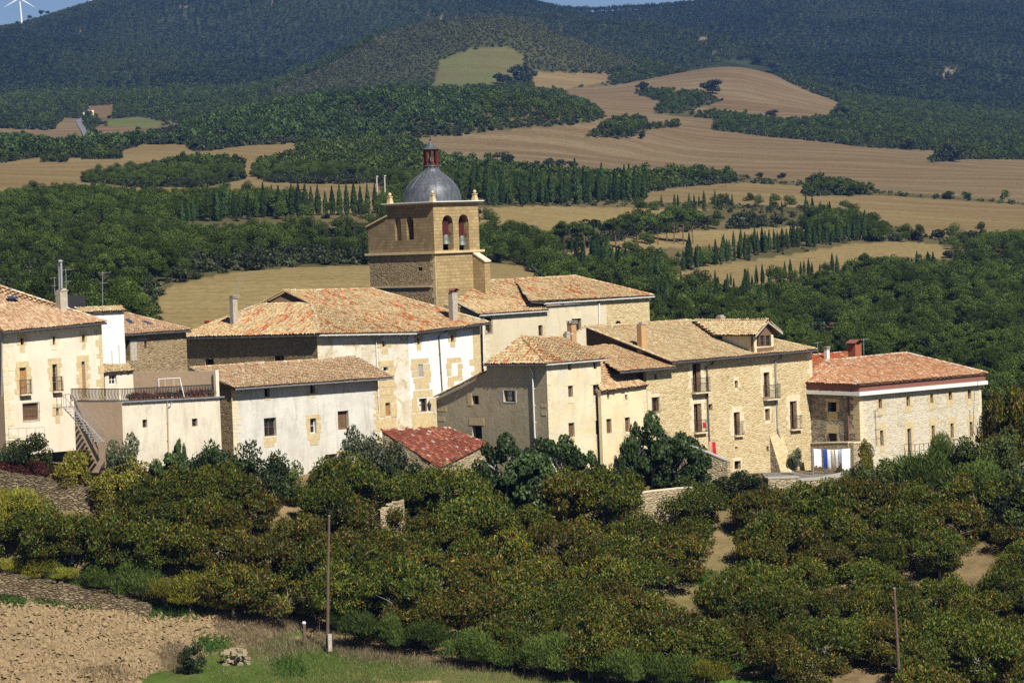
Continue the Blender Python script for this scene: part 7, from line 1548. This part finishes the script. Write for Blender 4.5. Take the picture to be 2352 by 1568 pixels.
x, y = z4(1390, 1240); bush('shrub_dark', x+10, y-4, 1548, 60, None, 'shrub', 'dark bramble beside the dry grass clump in the ploughed field')
# ---- grass, dry weeds and clods
n_ = lambda L: sum(len(q) for q in L)
def blades(name, zones, n, h, w, cols, wts, label, seed, lean=.35):
    r = np.random.default_rng(seed); PX, PY = [], []
    for poly, share in zones:
        a = np.array(poly); k = int(n*share); lo, hi = a.min(0), a.max(0); got = 0
        while got < k:
            x = r.uniform(lo[0], hi[0], k); y = r.uniform(lo[1], hi[1], k); m_ = inpoly(x, y, poly); x, y = x[m_][:k-got], y[m_][:k-got]; PX.append(x); PY.append(y); got += len(x)
    px = np.concatenate(PX)+r.normal(size=n_(PX))*9; py = np.concatenate(PY)+r.normal(size=n_(PX))*6
    D = np.array([ray(a, b) for a, b in zip(px, py)]); ys = np.arange(191, 240, .2); best = np.full(len(px), 200.)
    done = np.zeros(len(px), bool)
    for yv in ys:
        X = D[:, 0]/D[:, 1]*yv; Zr = D[:, 2]/D[:, 1]*yv; m_ = ~done & (Zr <= gz(X, np.full(len(X), yv))); best[m_] = yv; done |= m_
    X = D[:, 0]/D[:, 1]*best; P = np.stack([X, best, gz(X, best)], 1); N = len(P)
    P += r.normal(size=P.shape)*np.array((.08, .08, 0))
    hh = h*r.uniform(.4, 1.3, (N, 1)); A = unit(np.array((0, 0, 1))+r.normal(size=(N, 3))*lean)*hh*.5; B = unit(np.cross(A, r.normal(size=(N, 3))))*w
    c = palette(r, N, cols, wts)
    o = link(name, cards(name, P+A*.95, A, B, c, MT['dry']), None, 'stuff'); o['label'] = label
gr = [(420, 1640), (470, 1530), (560, 1490), (640, 1470), (760, 1490), (900, 1512), (1100, 1540), (1400, 1580), (1700, 1640), (1500, 1700), (500, 1700)]
blades('grass', [(gr, .75), ([(640, 1580), (640, 1500), (720, 1470), (800, 1500), (1000, 1545), (900, 1580)], .25)], 52000, .2, .014, [(.10, .17, .03), (.14, .22, .04), (.08, .12, .03), (.28, .24, .11)], [40, 28, 20, 12], 'short green grass on the bank below the orchard', 1)
dryz = [([(380, 1560), (480, 1510), (700, 1470), (1000, 1525), (1300, 1570), (900, 1580)], .05), ([z4(1880, 1000), z4(2080, 970), z4(2240, 1000), z4(2250, 1090), z4(2060, 1180), z4(1900, 1090)], .2), ([z4(1560, 1060), z4(1700, 1010), z4(1880, 1040), z4(1980, 1200), z4(1850, 1230), z4(1650, 1160)], .16), ([z4(1190, 1250), z4(1300, 1200), z4(1380, 1280), z4(1370, 1410), z4(1200, 1400)], .12), ([z5(20, 1040), z5(200, 1020), z5(700, 1150), z5(1100, 1210), z5(1400, 1290), z5(1900, 1340), z5(1200, 1260), z5(300, 1180)], .34), ([z4(580, 1400), z4(900, 1370), z4(1000, 1480), z4(600, 1480)], .06), ([z4(1850, 1230), z4(2250, 1180), z4(2350, 1250), z4(2000, 1330)], .12)]
blades('dry_grass', dryz, 14000, .5, .014, [(.30, .24, .15), (.22, .17, .10), (.38, .32, .22), (.12, .12, .05), (.20, .10, .055)], [32, 26, 18, 14, 10], 'tufts of dry straw-coloured grass on the bank', 2)
blades('weeds', [([z4(900, 930), z4(1150, 900), z4(1550, 990), z4(1400, 1010), z4(1050, 1000)], .25), ([z4(0, 830), z4(180, 890), z4(160, 925), z4(0, 900)], .1), ([z4(1450, 1150), z4(1700, 1180), z4(1640, 1260), z4(1500, 1260)], .12), ([z4(300, 860), z4(560, 900), z4(750, 940), z4(600, 950), z4(250, 900)], .1), ([z4(2030, 1330), z4(2200, 1320), z4(2230, 1430), z4(2050, 1430)], .13), ([z6(400, 1130), z6(640, 1180), z6(620, 1240), z6(440, 1240)], .15), ([z6(210, 620), z6(300, 610), z6(310, 680), z6(220, 680)], .15)], 9000, .3, .05, [(.07, .14, .03), (.10, .18, .035), (.05, .09, .025)], [45, 35, 20], 'low green weeds along the field margins', 3, .8)
r = np.random.default_rng(4); px = []; py = []
while len(px) < 7000:
    x, y = r.uniform(-60, 640), r.uniform(1380, 1600)
    if inpoly(np.array([x]), np.array([y]), PLOUGH)[0]: px.append(x); py.append(y)
bv = np.array([(0, 0, 1), (.9, 0, .45), (.28, .85, .45), (-.73, .53, .45), (-.73, -.53, .45), (.28, -.85, .45), (.73, .53, -.45), (-.28, .85, -.45), (-.9, 0, -.45), (-.28, -.85, -.45), (.73, -.53, -.45), (0, 0, -1)], float)
bf = [(0, 1, 2), (0, 2, 3), (0, 3, 4), (0, 4, 5), (0, 5, 1), (1, 6, 2), (2, 7, 3), (3, 8, 4), (4, 9, 5), (5, 10, 1), (6, 7, 2), (7, 8, 3), (8, 9, 4), (9, 10, 5), (10, 6, 1)]
mb = MB()
for x, y in zip(px, py):
    d = ray(x, y); b = np.where(d.z/d.y*_ys <= gz(d.x/d.y*_ys, _ys))[0][0]; yy = _ys[b]; c = np.array((d.x/d.y*yy, yy, d.z/d.y*yy)); s = .05+.17*r.random()**2.5+.02*r.random()
    o = len(mb.v); v = bv*s*r.uniform(.6, 1.3, (12, 1))*np.array((1.2, 1.2, .8)); v = v@np.linalg.qr(r.normal(size=(3, 3)))[0]+c
    mb.v += [tuple(q) for q in v]; mb.f += [tuple(o+k for k in f) for f in bf]; mb.m += [0]*15
MT['clod'] = plain('dry_clod', (.28, .205, .115), 1., spec=0., var=.4)
o = mb.build('clods', MT['clod'], None, False, 'stuff'); o['label'] = 'dry clods of earth scattered over the ploughed field'
HAZE = 0.00007
# ------------------------------------------------------------------ camera, sun, sky, air
cd_ = bpy.data.cameras.new('camera'); cd_.sensor_width = 36; cd_.lens = F/2352*36; cd_.clip_start = 1; cd_.clip_end = 14000
cam = bpy.data.objects.new('camera', cd_); C.objects.link(cam)
from mathutils import Matrix
cam.matrix_world = Matrix((rt, up, -fw)).transposed().to_4x4()
bpy.context.scene.camera = cam
EL, AZ = rad(46), rad(29)
sd = Vector((math.sin(AZ)*math.cos(EL), -math.cos(AZ)*math.cos(EL), math.sin(EL)))
ld = bpy.data.lights.new('sun', 'SUN'); ld.energy = 5.0; ld.angle = rad(.53); ld.color = (1, .945, .85)
sun = bpy.data.objects.new('sun', ld); C.objects.link(sun); sun.rotation_euler = sd.to_track_quat('Z', 'Y').to_euler()
w = bpy.data.worlds.new('World'); bpy.context.scene.world = w; w.use_nodes = True
sk = w.node_tree.nodes.new('ShaderNodeTexSky'); sk.sky_type = 'NISHITA'; sk.sun_disc = False
sk.sun_elevation = EL; sk.sun_rotation = math.pi-AZ; sk.altitude = 1200; sk.dust_density = .2; sk.air_density = .65; sk.ozone_density = 1.5
bg = w.node_tree.nodes['Background']; bg.inputs[1].default_value = .05
w.node_tree.links.new(sk.outputs[0], bg.inputs[0])
if HAZE:
    hz = MB(); zb_ = float(GZ.min())-1; hz.box((-4400, -420, zb_), (8800, 0, 0), (0, 9500, 0), (0, 0, 345-zb_))
    m = bpy.data.materials.new('air'); m.use_nodes = True; t = m.node_tree; t.nodes.clear()
    o = t.nodes.new('ShaderNodeOutputMaterial'); v = t.nodes.new('ShaderNodeVolumePrincipled')
    v.inputs['Color'].default_value = (.20, .40, 1, 1); v.inputs['Density'].default_value = HAZE; v.inputs['Anisotropy'].default_value = .1
    t.links.new(v.outputs[0], o.inputs['Volume'])
    hz.build('haze', m, None, False, 'stuff')
sc = bpy.context.scene
sc.view_settings.view_transform = 'Standard'; sc.view_settings.look = 'None'; sc.view_settings.gamma = 1; sc.view_settings.exposure = .42
sc.cycles.use_denoising = False; sc.cycles.max_bounces = 6; sc.cycles.diffuse_bounces = 1; sc.cycles.volume_bounces = 0; sc.cycles.transmission_bounces = 3; sc.cycles.use_adaptive_sampling = True; sc.cycles.adaptive_threshold = .01
